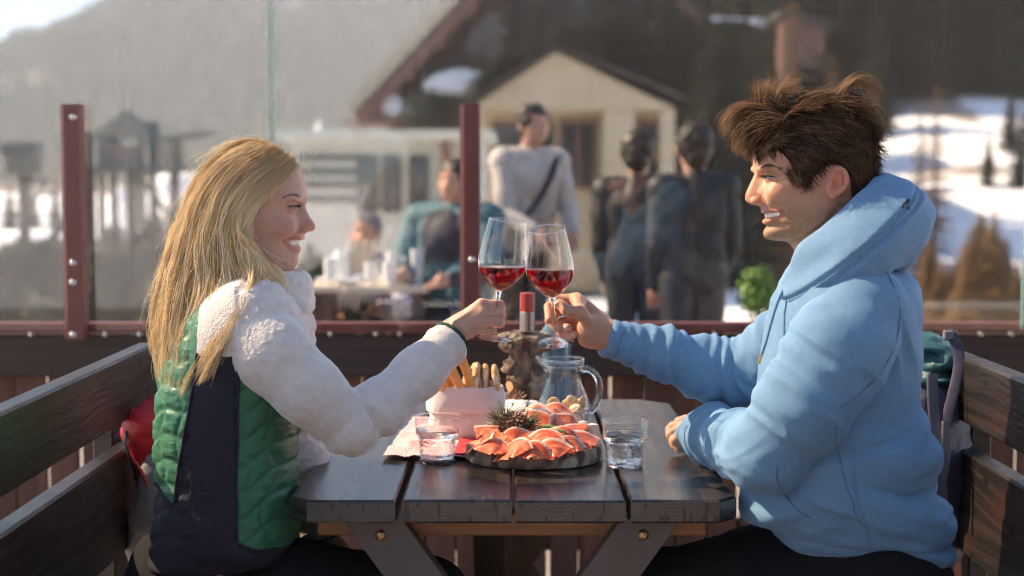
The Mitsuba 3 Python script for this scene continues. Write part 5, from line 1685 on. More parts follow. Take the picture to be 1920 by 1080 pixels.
# right hand with the glass, palm side towards the camera
YG = 2.775
g = lambda px, py, dy=0.0: P(px, py, YG + dy)
lo, hi = P(990, 700, YG - 0.10), P(1185, 520, YG + 0.11)
f = Field(np.minimum(lo, hi), np.maximum(lo, hi), 0.0018)
f.chain([g(1160, 636, 0.010), g(1140, 629, 0.010), g(1118, 614, 0.014)], [0.0235, 0.0270, 0.027], 0.014)
for (mx, my, md), r_ in (((1081, 560, 0.030), 0.0125), ((1080, 578, 0.038), 0.012), ((1082, 596, 0.036), 0.0115), ((1088, 613, 0.028), 0.0105)):
    f.cap(g(1124, 618 + (my - 590) * 0.55, 0.022), g(mx, my, md), 0.018, r_, 0.012)
f.ell(g(1106, 620, -0.002), (0.026, 0.020, 0.028), 0.014)                              # heel of the thumb
f.ell(g(1112, 640, 0.006), (0.027, 0.017, 0.014), 0.012)
fingers(f, [[g(1081, 560, 0.030), g(1046, 561, 0.040), g(1029, 576, 0.016), g(1030, 600, -0.010)],
            [g(1080, 579, 0.038), g(1043, 584, 0.044), g(1031, 600, 0.018), g(1046, 616, -0.014)],
            [g(1082, 597, 0.036), g(1052, 606, 0.044), g(1044, 613, 0.012), g(1064, 615, -0.016)],
            [g(1088, 613, 0.028), g(1062, 622, 0.038), g(1056, 626, 0.010), g(1074, 628, -0.012)]], 0.0100, 0.004)
fingers(f, [[g(1112, 612, -0.006), g(1089, 588, -0.022), g(1064, 583, -0.028), g(1050, 570, -0.016)]], 0.0122, 0.006)
f.cap(g(1088, 585, -0.018), g(1084, 566, 0.014), 0.010, 0.012, 0.012)                    # web between thumb and index
hand_m = f.mesh(3)
# left hand resting on the table edge
a0 = PZ(1292, 815, 0.79)
k_ = lambda px, py, dy=0.0: P(px, py, a0[1] + dy)
lo, hi = P(1225, 880, a0[1] - 0.09), P(1380, 740, a0[1] + 0.10)
f = Field(np.minimum(lo, hi), np.maximum(lo, hi), 0.002)
f.chain([k_(1335, 812, -0.03), k_(1312, 812, -0.015), k_(1296, 808, 0.0)], [0.026, 0.027, 0.025], 0.012)
f.ell(k_(1288, 812, 0.012), (0.030, 0.036, 0.024), 0.014)
fingers(f, [[k_(1276, 794, 0.040), k_(1262, 800, 0.030), k_(1268, 822, 0.026), k_(1284, 830, 0.02)], [k_(1272, 800, 0.018), k_(1257, 806, 0.010), k_(1263, 828, 0.006), k_(1282, 835, 0.002)],
            [k_(1272, 808, -0.003), k_(1258, 815, -0.010), k_(1266, 834, -0.012), k_(1284, 838, -0.012)], [k_(1277, 818, -0.02), k_(1266, 826, -0.026), k_(1274, 840, -0.026), k_(1288, 842, -0.024)]], 0.0100, 0.005)
fingers(f, [[k_(1300, 795, 0.040), k_(1286, 788, 0.052), k_(1272, 790, 0.058)]], 0.011, 0.006)
lhand_m = f.mesh(3)
shr, elr, wrr = P(1510, 610, 2.80), P(1388, 708, 2.85), g(1150, 634, 0.010)
shl, ell_, wrl = P(1606, 600, 2.50), P(1444, 846, 2.48), k_(1326, 813, -0.022)
core = coarse_body([((P(1575, 530, YM), 0.048), (P(1590, 640, YM), 0.11)), ((P(1590, 640, YM), 0.11), (P(1620, 1010, YM), 0.11)), ((shr, 0.035), (shl, 0.035)),
                    ((shl, 0.035), (ell_, 0.034)), ((ell_, 0.034), (wrl, 0.021)), ((shr, 0.035), (elr, 0.032)), ((elr, 0.032), (wrr, 0.021)),
                    ((P(1630, 1095, 2.58), 0.075), (P(1215, 1110, 2.65), 0.050)), ((P(1630, 1095, 2.74), 0.075), (P(1215, 1110, 2.82), 0.050)),
                    ((P(1215, 1110, 2.65), 0.050), (np.array([0.21, 2.65, 0.10]), 0.04)), ((P(1215, 1110, 2.82), 0.050), (np.array([0.21, 2.82, 0.10]), 0.04))])
body = weld([core, head_m, hand_m, lhand_m])
v = np.array(body.vertices)
lips, flush = [], []
for sd in (-1, 1):
    a = lambda px, py, w=None: hm.at(px, py, w, sd)
    lips += [([hm.surf(1430, 397.5, sd), hm.surf(1433, 397, sd), hm.surf(1440, 395.8, sd), hm.surf(1448, 395.2, sd), hm.surf(1456, 396, sd)], 0.0032, (0.42, 0.14, 0.11)),
             ([hm.surf(1434.5, 415.5, sd), hm.surf(1437, 415, sd), hm.surf(1443, 412, sd), hm.surf(1450, 406.5, sd), hm.surf(1457, 399, sd)], 0.0044, (0.47, 0.16, 0.13))]
    flush += [([a(1455, 362), a(1440, 356)], 0.022, (0.64, 0.25, 0.16), 0.5), ([a(1402, 372, 0.004), a(1414, 374, 0.014)], 0.013, (0.62, 0.22, 0.15), 0.55),
              ([a(1551, 330, 0.08), a(1551, 350, 0.08)], 0.024, (0.66, 0.22, 0.16), 0.75), ([a(1438, 326), a(1448, 329)], 0.006, (0.34, 0.18, 0.12), 0.5)]
flush += [([g(1040, 570), g(1030, 600), g(1060, 618)], 0.020, (0.68, 0.27, 0.18), 0.55)]
col = skin_colors(v, hm, (0.56, 0.295, 0.195), lips, flush, seed=5)
x_, y_ = side_pixels(v, YM)
stub = np.clip((y_ - 372 - 0.10 * np.abs(x_ - 1440)) / 26, 0, 1) * np.clip((452 - y_) / 8 + 1, 0, 1) * (x_ < 1560) * (x_ > 1426)
stub = np.maximum(stub, np.clip(1 - np.hypot((x_ - 1436) / 20, (y_ - 391) / 8), 0, 1))
stub = stub * np.clip(1.5 * meshkit.fbm(v * 420, 2, 9) + 0.08, 0, 1)
near_lip = np.minimum(*[dist_curve(v, np.array(l[0])) for l in lips[:2]]) < 0.004
stub = np.where(near_lip, 0, stub)[:, None] * 0.80
col = col * (1 - stub) + np.array([0.30, 0.165, 0.095]) * stub
MN = thing('person', 'dark haired man in blue hoodie smiling and raising a wine glass', 'person')
scene[MN] = mikit.ply(body, 'skin_woman', smooth=True, color=col)
for sd in (-1, 1):
    m, c, q = eye(hm, 1439.5, 333, 0.0305, sd, 0.0115, (-1, 0.15 * sd, 0.0))
    scene[MN + ('__eye' if sd < 0 else '__eye_001')] = mikit.ply(m, 'eyeball', smooth=True, color=c)
cs = hm.gum[-1] + [hm.at(1436, 403, 0.0)] + hm.gum[1][::-1]
add('teeth', teeth(hm, cs, 0.0022, 0.0048, MN, 14), 'teeth', MN, smooth=60)
bs = []
for sd in (-1, 1): bs += brow_strands(hm, [(1419, 316), (1427, 312.5), (1438, 311.5), (1451, 316)], 240, sd, 14, L=0.009, rad=0.0004)
add('eyebrow', hair_mesh(np.array(bs)), 'dark_brow', MN)
ls = []
r = np.random.default_rng(18)
for sd in (-1, 1):
    c = spline([hm.surf(*q, sd, 0.0002) for q in ((1428, 330.8), (1432.5, 330.0), (1438, 330.4), (1445, 332.4))], 40)
    for i in range(40):
        d = np.array([-0.5, sd * 0.55 * (i / 40), 0.1]) * 0.0055 * r.uniform(0.7, 1.2)
        s = np.linspace(0, 1, 5)[:, None]
        ls.append(np.hstack([c[i] + d * s + np.array([0, 0, 0.002]) * s ** 2 - np.array([0, 0, 0.0012]) * s, 0.0005 * (1 - 0.7 * s)]))
add('eyelashes', cat(hair_mesh(np.array(ls)), *[tube(spline([hm.surf(*q, sd, 0.0001) for q in ((1428, 331.2), (1432.5, 330.4), (1438, 330.8), (1446, 333))], 14), 0.0009, 6) for sd in (-1, 1)]), 'lash', MN)
# ---- hair: a thick cap over the skull, combed with strands
def brown(p, n, uv):
    s = fbm(p.x * 120, p.y * 120, p.z * 40, 3)
    return mix((0.085, 0.043, 0.024), (0.27, 0.145, 0.080), smoothstep(0.3, 0.7, s))


scene['brown_hair'] = {'type': 'principledthin', 'base_color': {'type': 'mesh_attribute', 'name': 'vertex_color'}, 'roughness': 0.32, 'diff_trans': 0.6, 'spec_trans': 0.0, 'eta': 1.5}
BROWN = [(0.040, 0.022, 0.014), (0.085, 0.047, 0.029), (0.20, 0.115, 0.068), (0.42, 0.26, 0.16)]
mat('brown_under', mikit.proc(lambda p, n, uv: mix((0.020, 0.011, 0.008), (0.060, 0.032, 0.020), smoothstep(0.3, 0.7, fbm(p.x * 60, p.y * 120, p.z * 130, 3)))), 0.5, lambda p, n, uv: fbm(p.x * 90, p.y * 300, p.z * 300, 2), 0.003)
hair_poly = [(1408, 268), (1424, 288), (1448, 285), (1464, 300), (1474, 322), (1484, 345), (1500, 352), (1509, 338), (1520, 322), (1536, 312), (1558, 311), (1572, 322), (1578, 345), (1584, 372), (1600, 400), (1640, 402), (1668, 330), (1676, 250), (1640, 165), (1540, 130), (1440, 150), (1400, 215)]
fc_ = __import__('copy').copy(fm)
A0, A1, A2 = fc_.ax
X2, Z2 = np.meshgrid(A0, A2, indexing='ij')
qq = np.array([(P(px, py, YM)[0], P(px, py, YM)[2]) for px, py in hair_poly])
pd = poly_sdf(smooth_poly(qq, 120), X2, Z2)
thick = 0.008 + 0.004 * np.clip((Z2 - P(0, 250, YM)[2]) / 0.06, 0, 1) + 0.006 * np.clip((P(1480, 0, YM)[0] - X2) / 0.05, 0, 1)
thick = thick * np.clip(-pd / 0.030, 0, 1) ** 0.6
G3 = np.stack(np.meshgrid(A0, A1, A2, indexing='ij'), -1)
lumps = 0.006 * (meshkit.fbm(G3 * np.array([26, 34, 40]), 2, 5).astype(np.float32) - 0.5)
fc_.f = np.maximum(skull_field - thick[:, None, :].astype(np.float32) - lumps, (pd[:, None, :] + 0.002).astype(np.float32) * 0.8)
del G3, lumps
cap = fc_.mesh(3)
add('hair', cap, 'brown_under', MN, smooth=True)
rm = np.random.default_rng(21)
pts, fi = trimesh.sample.sample_surface(cap, 15000, seed=5)
nn = cap.face_normals[fi]
px_, py_ = side_pixels(pts, YM)
ok = (nn[:, 0] * 0 + np.abs(pts[:, 1] - YM) > -1) & (poly_sdf(np.array(hair_poly, float), px_, py_) < 6)
pts, nn, px_, py_ = pts[ok], nn[ok], px_[ok], py_[ok]
# combing direction: back over the crown, down at the temples and nape, forward in the fringe
back_ = np.stack([np.full(len(pts), 1.0), 0.15 * np.sign(pts[:, 1] - YM), np.full(len(pts), -0.22)], 1)
down = np.array([0.45, 0, -1.0])
wd = np.clip((py_ - 265) / 70, 0, 1)[:, None]
d = back_ * (1 - wd) + down * wd
front = np.clip((1470 - px_) / 30, 0, 1)[:, None] * np.clip((290 - py_) / 40, 0, 1)[:, None]
d = d * (1 - front) + np.array([-0.75, 0, -0.35]) * front
d += 0.36 * np.stack([meshkit.noise(pts * 34, 41) - 0.5, meshkit.noise(pts * 34, 42) - 0.5, meshkit.noise(pts * 34, 43) - 0.5], 1) * 2
d -= nn * (d * nn).sum(1, keepdims=True)
d /= np.linalg.norm(d, axis=1, keepdims=True) + 1e-9
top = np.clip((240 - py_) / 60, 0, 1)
L = (0.028 + 0.018 * top + 0.016 * front[:, 0]) * rm.uniform(0.6, 1.2, len(pts))
s = np.linspace(0, 1, 9)
lift = (0.08 + 0.16 * top * rm.uniform(0.2, 1.6, len(pts)))
tree_c = cKDTree(cap.vertices)
base = pts - nn * 0.004
c = base[:, None] + d[:, None] * (L[:, None] * s)[..., None] + nn[:, None] * ((lift * L)[:, None] * np.sin(s * 2.2))[..., None]
cv = meshkit.noise(pts * 55, 44)[:, None, None] - 0.5
c = c + np.cross(d, nn)[:, None] * (L[:, None] * s ** 2)[..., None] * cv * 1.0
# keep strands from sinking
_, i_ = tree_c.query(c.reshape(-1, 3))
vn = np.array(cap.vertex_normals)[i_]
hgt = ((c.reshape(-1, 3) - cap.vertices[i_]) * vn).sum(1)
c = (c.reshape(-1, 3) + vn * np.clip(0.0012 - hgt, 0, 0.02)[:, None] * np.tile(np.clip(s * 4, 0, 1), len(pts))[:, None]).reshape(c.shape)
rad = np.broadcast_to((0.00058 * np.clip(1.15 - 0.85 * s ** 2, 0.2, 1))[None], c.shape[:2])
S1 = np.concatenate([c, rad[..., None]], -1)
# locks: fringe falling over the forehead, tufts blown up by the wind
LOCKS = []
def lock(pp, n, sp0, sp1, dy, seed, curl=0.004):
    r = np.random.default_rng(seed)
    c = spline([P(px, py, YM + o + dy) for px, py, o in pp], 16)
    t = np.linspace(0, 1, 16)
    for _ in range(n):
        o0, o1 = r.normal(0, 1, 3) * sp0, r.normal(0, 1, 3) * sp1
        e = r.uniform(0.75, 1.0)
        q = np.array([np.interp(t * e, t, c[:, j]) for j in range(3)]).T
        q = q + o0 * (1 - t)[:, None] + o1 * (t ** 1.3)[:, None] + r.normal(0, curl, 3) * np.sin(t * r.uniform(3, 7) + r.uniform(0, 6))[:, None] * t[:, None]
        LOCKS.append(np.hstack([q, (0.00052 * np.clip(1.1 - 0.9 * t ** 2, 0.2, 1))[:, None]]))


for i_, dy in enumerate((-0.040, -0.012, 0.016, 0.044)):
    lock([(1462, 232, 0), (1420, 206, 0), (1386, 206, 0), (1366, 224, 0), (1356 + 3 * i_, 250, 0)], 120, 0.009, 0.007, dy, 60 + i_)
    lock([(1470, 240, -0.01), (1426, 226, -0.012), (1396, 240, -0.012), (1385, 264, -0.01), (1388 + 3 * i_, 288, 0)], 130, 0.008, 0.007, dy, 70 + i_)
    lock([(1476, 252, -0.015), (1440, 246, -0.02), (1414, 262, -0.02), (1406, 282, -0.01), (1412 + 3 * i_, 298, 0)], 90, 0.008, 0.006, dy, 80 + i_)
    lock([(1484, 256, -0.02), (1456, 262, -0.024), (1436, 276, -0.02), (1428, 294, -0.012)], 120, 0.009, 0.007, dy * 1.1, 90 + i_)
for i_, dy in enumerate((-0.03, 0.0, 0.03)):
    lock([(1466, 218, 0), (1434, 200, 0), (1422, 174, 0), (1426, 150, 0)], 60, 0.007, 0.007, dy, 100 + i_)
    lock([(1478, 206, 0), (1446, 192, 0), (1438, 166, 0), (1452, 152, 0)], 55, 0.007, 0.007, dy, 110 + i_)
    lock([(1490, 196, 0), (1462, 188, 0), (1470, 168, 0), (1500, 156, 0)], 55, 0.007, 0.008, dy, 120 + i_)
    lock([(1560, 196, 0), (1574, 178, 0), (1592, 156, 0), (1618, 150, 0), (1638, 170, 0), (1646, 200, 0)], 60, 0.006, 0.009, dy, 130 + i_)
    lock([(1580, 206, 0), (1604, 192, 0), (1628, 200, 0), (1644, 230, 0), (1648, 262, 0)], 45, 0.007, 0.008, dy, 140 + i_)
    lock([(1500, 200, 0), (1524, 184, 0), (1556, 180, 0), (1588, 192, 0)], 110, 0.010, 0.008, dy, 150 + i_)
lock([(1484, 322, -0.066), (1490, 335, -0.069), (1498, 350, -0.070)], 160, 0.006, 0.004, 0.0, 160, 0.002)
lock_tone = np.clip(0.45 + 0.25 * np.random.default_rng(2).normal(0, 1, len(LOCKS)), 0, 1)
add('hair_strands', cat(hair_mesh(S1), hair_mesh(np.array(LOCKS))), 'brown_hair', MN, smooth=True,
    color=np.vstack([strand_colors(len(S1), 9, 3, BROWN, (0.8, 0.8, 0.8), 5, np.clip(0.24 + 0.30 * top + 0.9 * (meshkit.fbm(pts * np.array([30, 60, 75]), 2, 77) - 0.5), 0, 1)), strand_colors(len(LOCKS), 16, 3, [(0.085, 0.048, 0.030), (0.20, 0.12, 0.072), (0.38, 0.24, 0.15), (0.55, 0.37, 0.24)], (0.45, 0.45, 0.45), 6, lock_tone)]))  # locks and crown strands tinted paler: sunlit highlights put into the colour

nails = []
for q, ax_, L_n in ((g(1047, 571, -0.0245), (-0.75, -0.5, 0.45), 0.0070), (g(1044, 615, -0.0215), (0.6, -0.7, -0.2), 0.0055), (g(1063, 616, -0.0235), (0.7, -0.6, -0.1), 0.0055), (g(1073, 629, -0.0195), (0.75, -0.6, -0.1), 0.0048)):
    m = trimesh.creation.icosphere(3, 1.0)
    nails.append(trimesh.Trimesh(m.vertices * [L_n, 0.0022, 0.0046] + q, m.faces, process=False))
mat('nail', (0.66, 0.40, 0.33), 0.25, clearcoat=0.4)
for m in nails: add('fingernail', m, 'nail', MN, smooth=True)
# ------------------------------------------------------------------ his clothes
def hoodie_color(p, n, uv):
    return mix((0.128, 0.245, 0.395), (0.160, 0.290, 0.46), fbm(p.x * 220, p.y * 220, p.z * 220, 2))


mat('blue_sweat', mikit.proc(hoodie_color), 0.85, lambda p, n, uv: noise(p.x * 900, p.y * 900, p.z * 900) + 4 * noise(p.x * 45, p.y * 45, p.z * 45), 0.0004, 6e-4, sheen=0.5)
mat('blue_rib', mikit.proc(hoodie_color), 0.85, lambda p, n, uv: 0.5 + 0.5 * dr.sin((p.x + p.y * 0.8) * 1500), 0.0010, 4e-4, sheen=0.5)
lo, hi = P(1360, 1120, 2.30), P(1810, 470, 2.95)
ft = Field((lo[0] - 0.03, 2.28, lo[2]), (hi[0] + 0.05, 2.92, hi[2] + 0.04), 0.0045)
jack = [(1500, 500), (1570, 488), (1650, 500), (1700, 520), (1718, 590), (1722, 680), (1716, 745), (1730, 795), (1748, 840), (1744, 885), (1760, 925), (1772, 970), (1773, 1030), (1762, 1062), (1680, 1064), (1600, 1052), (1520, 1032), (1468, 1006), (1440, 985), (1402, 975), (1398, 920), (1412, 850), (1420, 760), (1430, 660), (1448, 580), (1472, 525)]
inflate(ft, jack, YM, 0.165, 0.14)
for sd in (-1, 1): ft.ell(P(1602, 590, YM + sd * 0.110), (0.078, 0.075, 0.080), 0.05)
tors = ft.mesh(5)


def hood_folds(v, n):
    x, y = side_pixels(v, YM)
    q = np.stack([x / 70, y / 70, v[:, 1] * 6], -1)
    w = y + 0.24 * (1640 - x) + 46 * (meshkit.fbm(q * 0.8, 2, 3) - 0.5)
    back = np.clip((x - 1560) / 120, 0, 1)
    f = 0
    for c_, a, s_ in ((835, 0.012, 24), (892, -0.013, 9), (935, 0.010, 22), (985, -0.008, 12)):
        f = f + a * np.exp(-((w - c_) / s_) ** 2)
    f = f * back
    low = np.clip((y - 700) / 110, 0, 1)
    side = 0.013 * ridged(x, y, -14, 30, 150, 3) * low + 0.009 * ridged(x, y, 22, 26, 120, 9) * low * (1 - back * 0.5) + 0.010 * ridged(x, y, 62, 34, 170, 15) * np.clip((740 - y) / 90, 0, 1)
    seam = -0.0035 * np.exp(-((x - np.interp(y, [800, 900, 1000], [1562, 1575, 1612])) / 3.5) ** 2) * (y > 790) * (y < 1000)
    hem = -0.006 * np.exp(-((y - (1004 + (x - 1600) * 0.06)) / 5) ** 2)
    return f + side + seam + hem + 0.006 * (meshkit.fbm(v * 13, 2, 4) - 0.5)


tors = displace(tors, hood_folds)
x_, y_ = side_pixels(tors.triangles_center, YM)
hemm = y_ > 1004 + (x_ - 1600) * 0.06
add('hoodie_body', piece(tors, ~hemm), 'blue_sweat', MN, smooth=True, label='blue sweatshirt body creased at the waist')
add('hoodie_hem', piece(tors, hemm), 'blue_rib', MN, smooth=True)


def arm_folds(kind):
    def fun(t, ang, v):
        z = meshkit.noise(np.stack([t * 7, np.cos(ang), np.sin(ang)], -1), 5)
        z2 = meshkit.noise(np.stack([t * 16, np.cos(ang) * 1.2, np.sin(ang) * 1.2], -1), 7)
        w = 0.006 * (meshkit.fbm(v * 14, 2, 4) - 0.5)
        if kind == 'near':
            u_ = t + 0.03 * np.sin(ang + 0.6) + 0.03 * z
            w = w + np.clip((t - 0.70) / 0.1, 0, 1) * (0.0080 * np.sin(u_ * 85) * (0.30 + z2)) + 0.010 * gauss(t, 0.86, 0.05)
            w = w + gauss(t, 0.50, 0.10) * 0.002 * np.sin(u_ * 62) * np.clip(np.cos(ang - 2.0) + 0.3, 0, 1.3) + gauss(t, 0.20, 0.12) * 0.003 * np.sin(u_ * 45 + 1.2 * np.sin(ang))
        else:
            u_ = t + 0.035 * np.sin(ang + 1.0) + 0.05 * z
            w = w + gauss(t, 0.46, 0.13) * 0.007 * np.sin(u_ * 85) * (0.3 + z2) + gauss(t, 0.80, 0.14) * 0.0055 * np.sin(u_ * 110) * (0.3 + z2) + gauss(t, 0.10, 0.12) * 0.006 * np.sin(u_ * 60)
        x, y = side_pixels(v, YM)
        if kind == 'near':
            w = w + 0.013 * ridged(x, y, 38, 26, 120, 21) * gauss(t, 0.22, 0.20) + 0.012 * ridged(x, y, -38, 24, 110, 25) * gauss(t, 0.50, 0.14) + 0.010 * ridged(x, y, 70, 18, 90, 29) * np.clip((t - 0.62) / 0.1, 0, 1) - 0.004
        else:
            w = w + 0.009 * ridged(x, y, 70, 15, 80, 33) * np.clip((t - 0.15) / 0.15, 0, 1)
        return w - 0.004 * gauss(t, 0.955, 0.006)
    return fun


def with_cuff(name, cuffname, pts, rs, kind, label):
    key, c = sleeve(name, pts, rs, 0.0038, 'blue_sweat', MN, arm_folds(kind), k=0.03, label=label)
    return c


cr_ = [P(1520, 612, 2.755), P(1462, 655, 2.80), P(1392, 700, 2.845), P(1325, 692, 2.845), P(1235, 660, 2.815), P(1136, 632, 2.785)]
with_cuff('hoodie_sleeve', 'cuff', cr_, [0.078, 0.066, 0.057, 0.053, 0.045, 0.036], 'far', 'blue sleeve of the raised right arm')
cl_ = [P(1612, 586, 2.485), P(1572, 662, 2.44), P(1508, 762, 2.44), P(1444, 846, 2.475), P(1390, 832, 2.60), P(1344, 818, 2.76), k_(1306, 814, -0.008)]
with_cuff('hoodie_sleeve', 'cuff', cl_, [0.086, 0.084, 0.075, 0.068, 0.059, 0.050, 0.043], 'near', 'blue sleeve of the left arm resting on the table')
# hood lying on the shoulders
lo, hi = P(1440, 620, 2.36), P(1765, 310, 2.84)
f = Field((lo[0], 2.40, lo[2]), (hi[0] + 0.03, 2.80, hi[2]), 0.004)
rim = [(1474, 540, 0.0), (1486, 520, 0.045), (1520, 476, 0.085), (1575, 425, 0.105), (1630, 372, 0.085), (1660, 345, 0.0)]
full = [P(a, b_, YM - o) for a, b_, o in rim] + [P(a, b_, YM + o) for a, b_, o in rim[-2:0:-1]]
full = spline(np.array(full + full[:1]), 60)
f.chain(list(full), [0.0135] * 60, 0.012)
base = [P(a + 22, b_ + 30, YM - o * 1.12) for a, b_, o in rim] + [P(a + 22, b_ + 30, YM + o * 1.12) for a, b_, o in rim[-2:0:-1]]
base = spline(np.array(base + base[:1]), 60)
f.chain(list(base), [0.026] * 60, 0.024)
b2_ = [P(a + 42, b_ + 56, YM - o * 1.2) for a, b_, o in rim[1:]] + [P(a + 42, b_ + 56, YM + o * 1.2) for a, b_, o in rim[-2:0:-1]]
b2_ = spline(np.array(b2_), 60)
f.chain(list(b2_), [0.030] * 60, 0.03)
f.ell(P(1678, 458, YM), (0.042, 0.100, 0.052), 0.040)
f.ell(P(1648, 405, YM), (0.038, 0.095, 0.050), 0.04)
f.ell(P(1600, 478, YM - 0.07), (0.090, 0.05, 0.030), 0.03)
f.ell(P(1600, 478, YM + 0.07), (0.090, 0.05, 0.030), 0.03)
# hollow for the neck
f.chain([P(1535, 380, YM), P(1570, 480, YM)], [0.070, 0.066], 0.01, cut=True)
hood = f.mesh(4)


def hoodf(v, n):
    x, y = side_pixels(v, YM)
    u_ = (y - 470) + 0.86 * (x - 1540)
    q = np.stack([x / 60, y / 60, v[:, 1] * 9], -1)
    return 0.009 * (meshkit.fbm(q, 3, 12) - 0.5) - 0.008 * np.exp(-((u_ - 38 + 6 * meshkit.noise(q, 3)) / 6) ** 2) - 0.006 * np.exp(-((u_ - 20) / 4.0) ** 2) + 0.006 * np.sin(u_ / 14.0) * (meshkit.noise(q, 5))


hood = displace(hood, hoodf)
add('hood', hood, 'blue_sweat', MN, smooth=True)
for i, sd in enumerate((-1, 1)):
    q = [P(1478, 532, YM + sd * 0.03), P(1462, 556, YM + sd * 0.036 - 0.02), P(1447, 600, YM + sd * 0.04 - 0.03), P(1436, 640, YM + sd * 0.04 - 0.04), P(1428, 664, YM + sd * 0.045 - 0.04)]
    d_ = add('drawstring', tube(spline(q, 24), 0.0030, 8), 'blue_rib', MN, smooth=True)
    scene[d_ + '__tip'] = mikit.ply(tube([P(1428, 663, YM + sd * 0.045 - 0.04), P(1422, 682, YM + sd * 0.045 - 0.04)], 0.0030, 8), 'brass', smooth=40)
# small black embroidered mark on the hood
def on_hood(px, py):
    x, z = P(px, py, YM)[0], P(px, py, YM)[2]
    hv = hood.vertices
    d = (hv[:, 0] - x) ** 2 + (hv[:, 2] - z) ** 2 + np.where(hv[:, 1] < YM, 0, 1)
    near = np.argsort(d)[:40]
    return hv[near[np.argmin(hv[near, 1])]] - np.array([0, 0.0025, 0])


ms = []
for px, py, ang_, l in [(1660, 376, 70, 8), (1664, 371, 20, 8), (1668, 378, 100, 7), (1671, 368, 30, 9), (1666, 366, 110, 7), (1675, 372, 60, 6)]:
    q = on_hood(px, py)
    d_ = np.array([math.cos(math.radians(ang_)), 0, math.sin(math.radians(ang_))]) * l * 0.5 / 1048
    ms.append(bar(q - d_, q + d_, 0.003, 0.0022, up=(0, 1, 0), b=0.0005))
add('embroidery', cat(ms), 'lash', MN, label='small black embroidered mark on the hood')
fl_ = Field((0.10, 2.30, 0.20), (0.86, 2.95, 0.80), 0.008)
for y, dy in ((2.65, -0.08), (2.82, -0.06)):
    fl_.chain([P(1640, 1085, y + dy), P(1440, 1082, y), P(1225, 1105, y), np.array([0.21, y, 0.30])], [0.118, 0.092, 0.070, 0.060], 0.03)
fl_.ell(P(1640, 1095, YM), (0.13, 0.19, 0.11), 0.05)
tm = displace(fl_.mesh(3), lambda v, n: 0.012 * (meshkit.fbm(v * np.array([13, 14, 20]), 3, 4) - 0.5))
add('trousers', tm, 'black_cloth', MN, smooth=True)
for y in (2.65, 2.82):
    add('trouser_leg', tube([[0.21, y, 0.33], [0.21, y, 0.2], [0.205, y, 0.09]], [0.066, 0.058, 0.055], 16), 'black_cloth', MN, smooth=True)
    add('boot', hull(np.vstack([trimesh.creation.icosphere(2, 0.048).vertices * [1, 0.95, 0.9] + [0.21, y, 0.05], trimesh.creation.icosphere(2, 0.04).vertices * [1, 1, 0.75] + [0.04, y, 0.035]])), 'black_cloth', MN, smooth=True)

# stitched seams: armhole, cuffs, pocket
mat('seam_blue', (0.085, 0.175, 0.31), 0.9)


def on_cloth(meshes, px, py, off=0.0004):
    best = None
    for m in meshes:
        v = np.asarray(m.vertices)
        qx, qy = pixels(v)
        d = np.hypot(qx - px, qy - py)
        i = np.nonzero(d < 5)[0]
        if len(i):
            j = i[np.argmin(v[i, 1])]
            if best is None or v[j, 1] < best[1]: best = v[j].copy()
    return None if best is None else best + np.array([0, -off, 0])


cloth = [tors, SLEEVES[-1], SLEEVES[-2], hood]
for line, w in ([[(1662, 508), (1684, 545), (1692, 590), (1684, 640), (1662, 690), (1622, 735), (1575, 768)], 0.0016], [[(1456, 872), (1460, 910), (1480, 945), (1520, 975)], 0.0018],
                [[(1286, 796), (1279, 815), (1283, 840), (1294, 860)], 0.0014], [[(1176, 608), (1170, 630), (1162, 655), (1158, 672)], 0.0014], [[(1568, 800), (1572, 850), (1582, 900), (1600, 950), (1612, 990)], 0.0013]):
    dense = spline(np.array([(a, b_, 0) for a, b_ in line], float), 40)
    pts = [on_cloth(cloth, a, b_) for a, b_, _ in dense]
    pts = [p_ for p_ in pts if p_ is not None]
    if len(pts) > 8:
        pts = ndimage.gaussian_filter1d(np.array(pts), 1.6, axis=0, mode='nearest')
        add('seam', tube(pts, w * 0.75, 6), 'seam_blue', MN, smooth=True)
# ------------------------------------------------------------------ on the table
mat('strap_grey', (0.16, 0.155, 0.19), 0.7)
scene['wine'] = {'type': 'dielectric', 'int_ior': 1.34, 'specular_transmittance': rgb(0.52, 0.016, 0.030)}
BOWL = [(0.0040, 0.0905), (0.0105, 0.0935), (0.0200, 0.1005), (0.0310, 0.1110), (0.0400, 0.1240), (0.0448, 0.1380), (0.0455, 0.1480), (0.0440, 0.1640), (0.0410, 0.1860), (0.0375, 0.2080), (0.0345, 0.2240)]


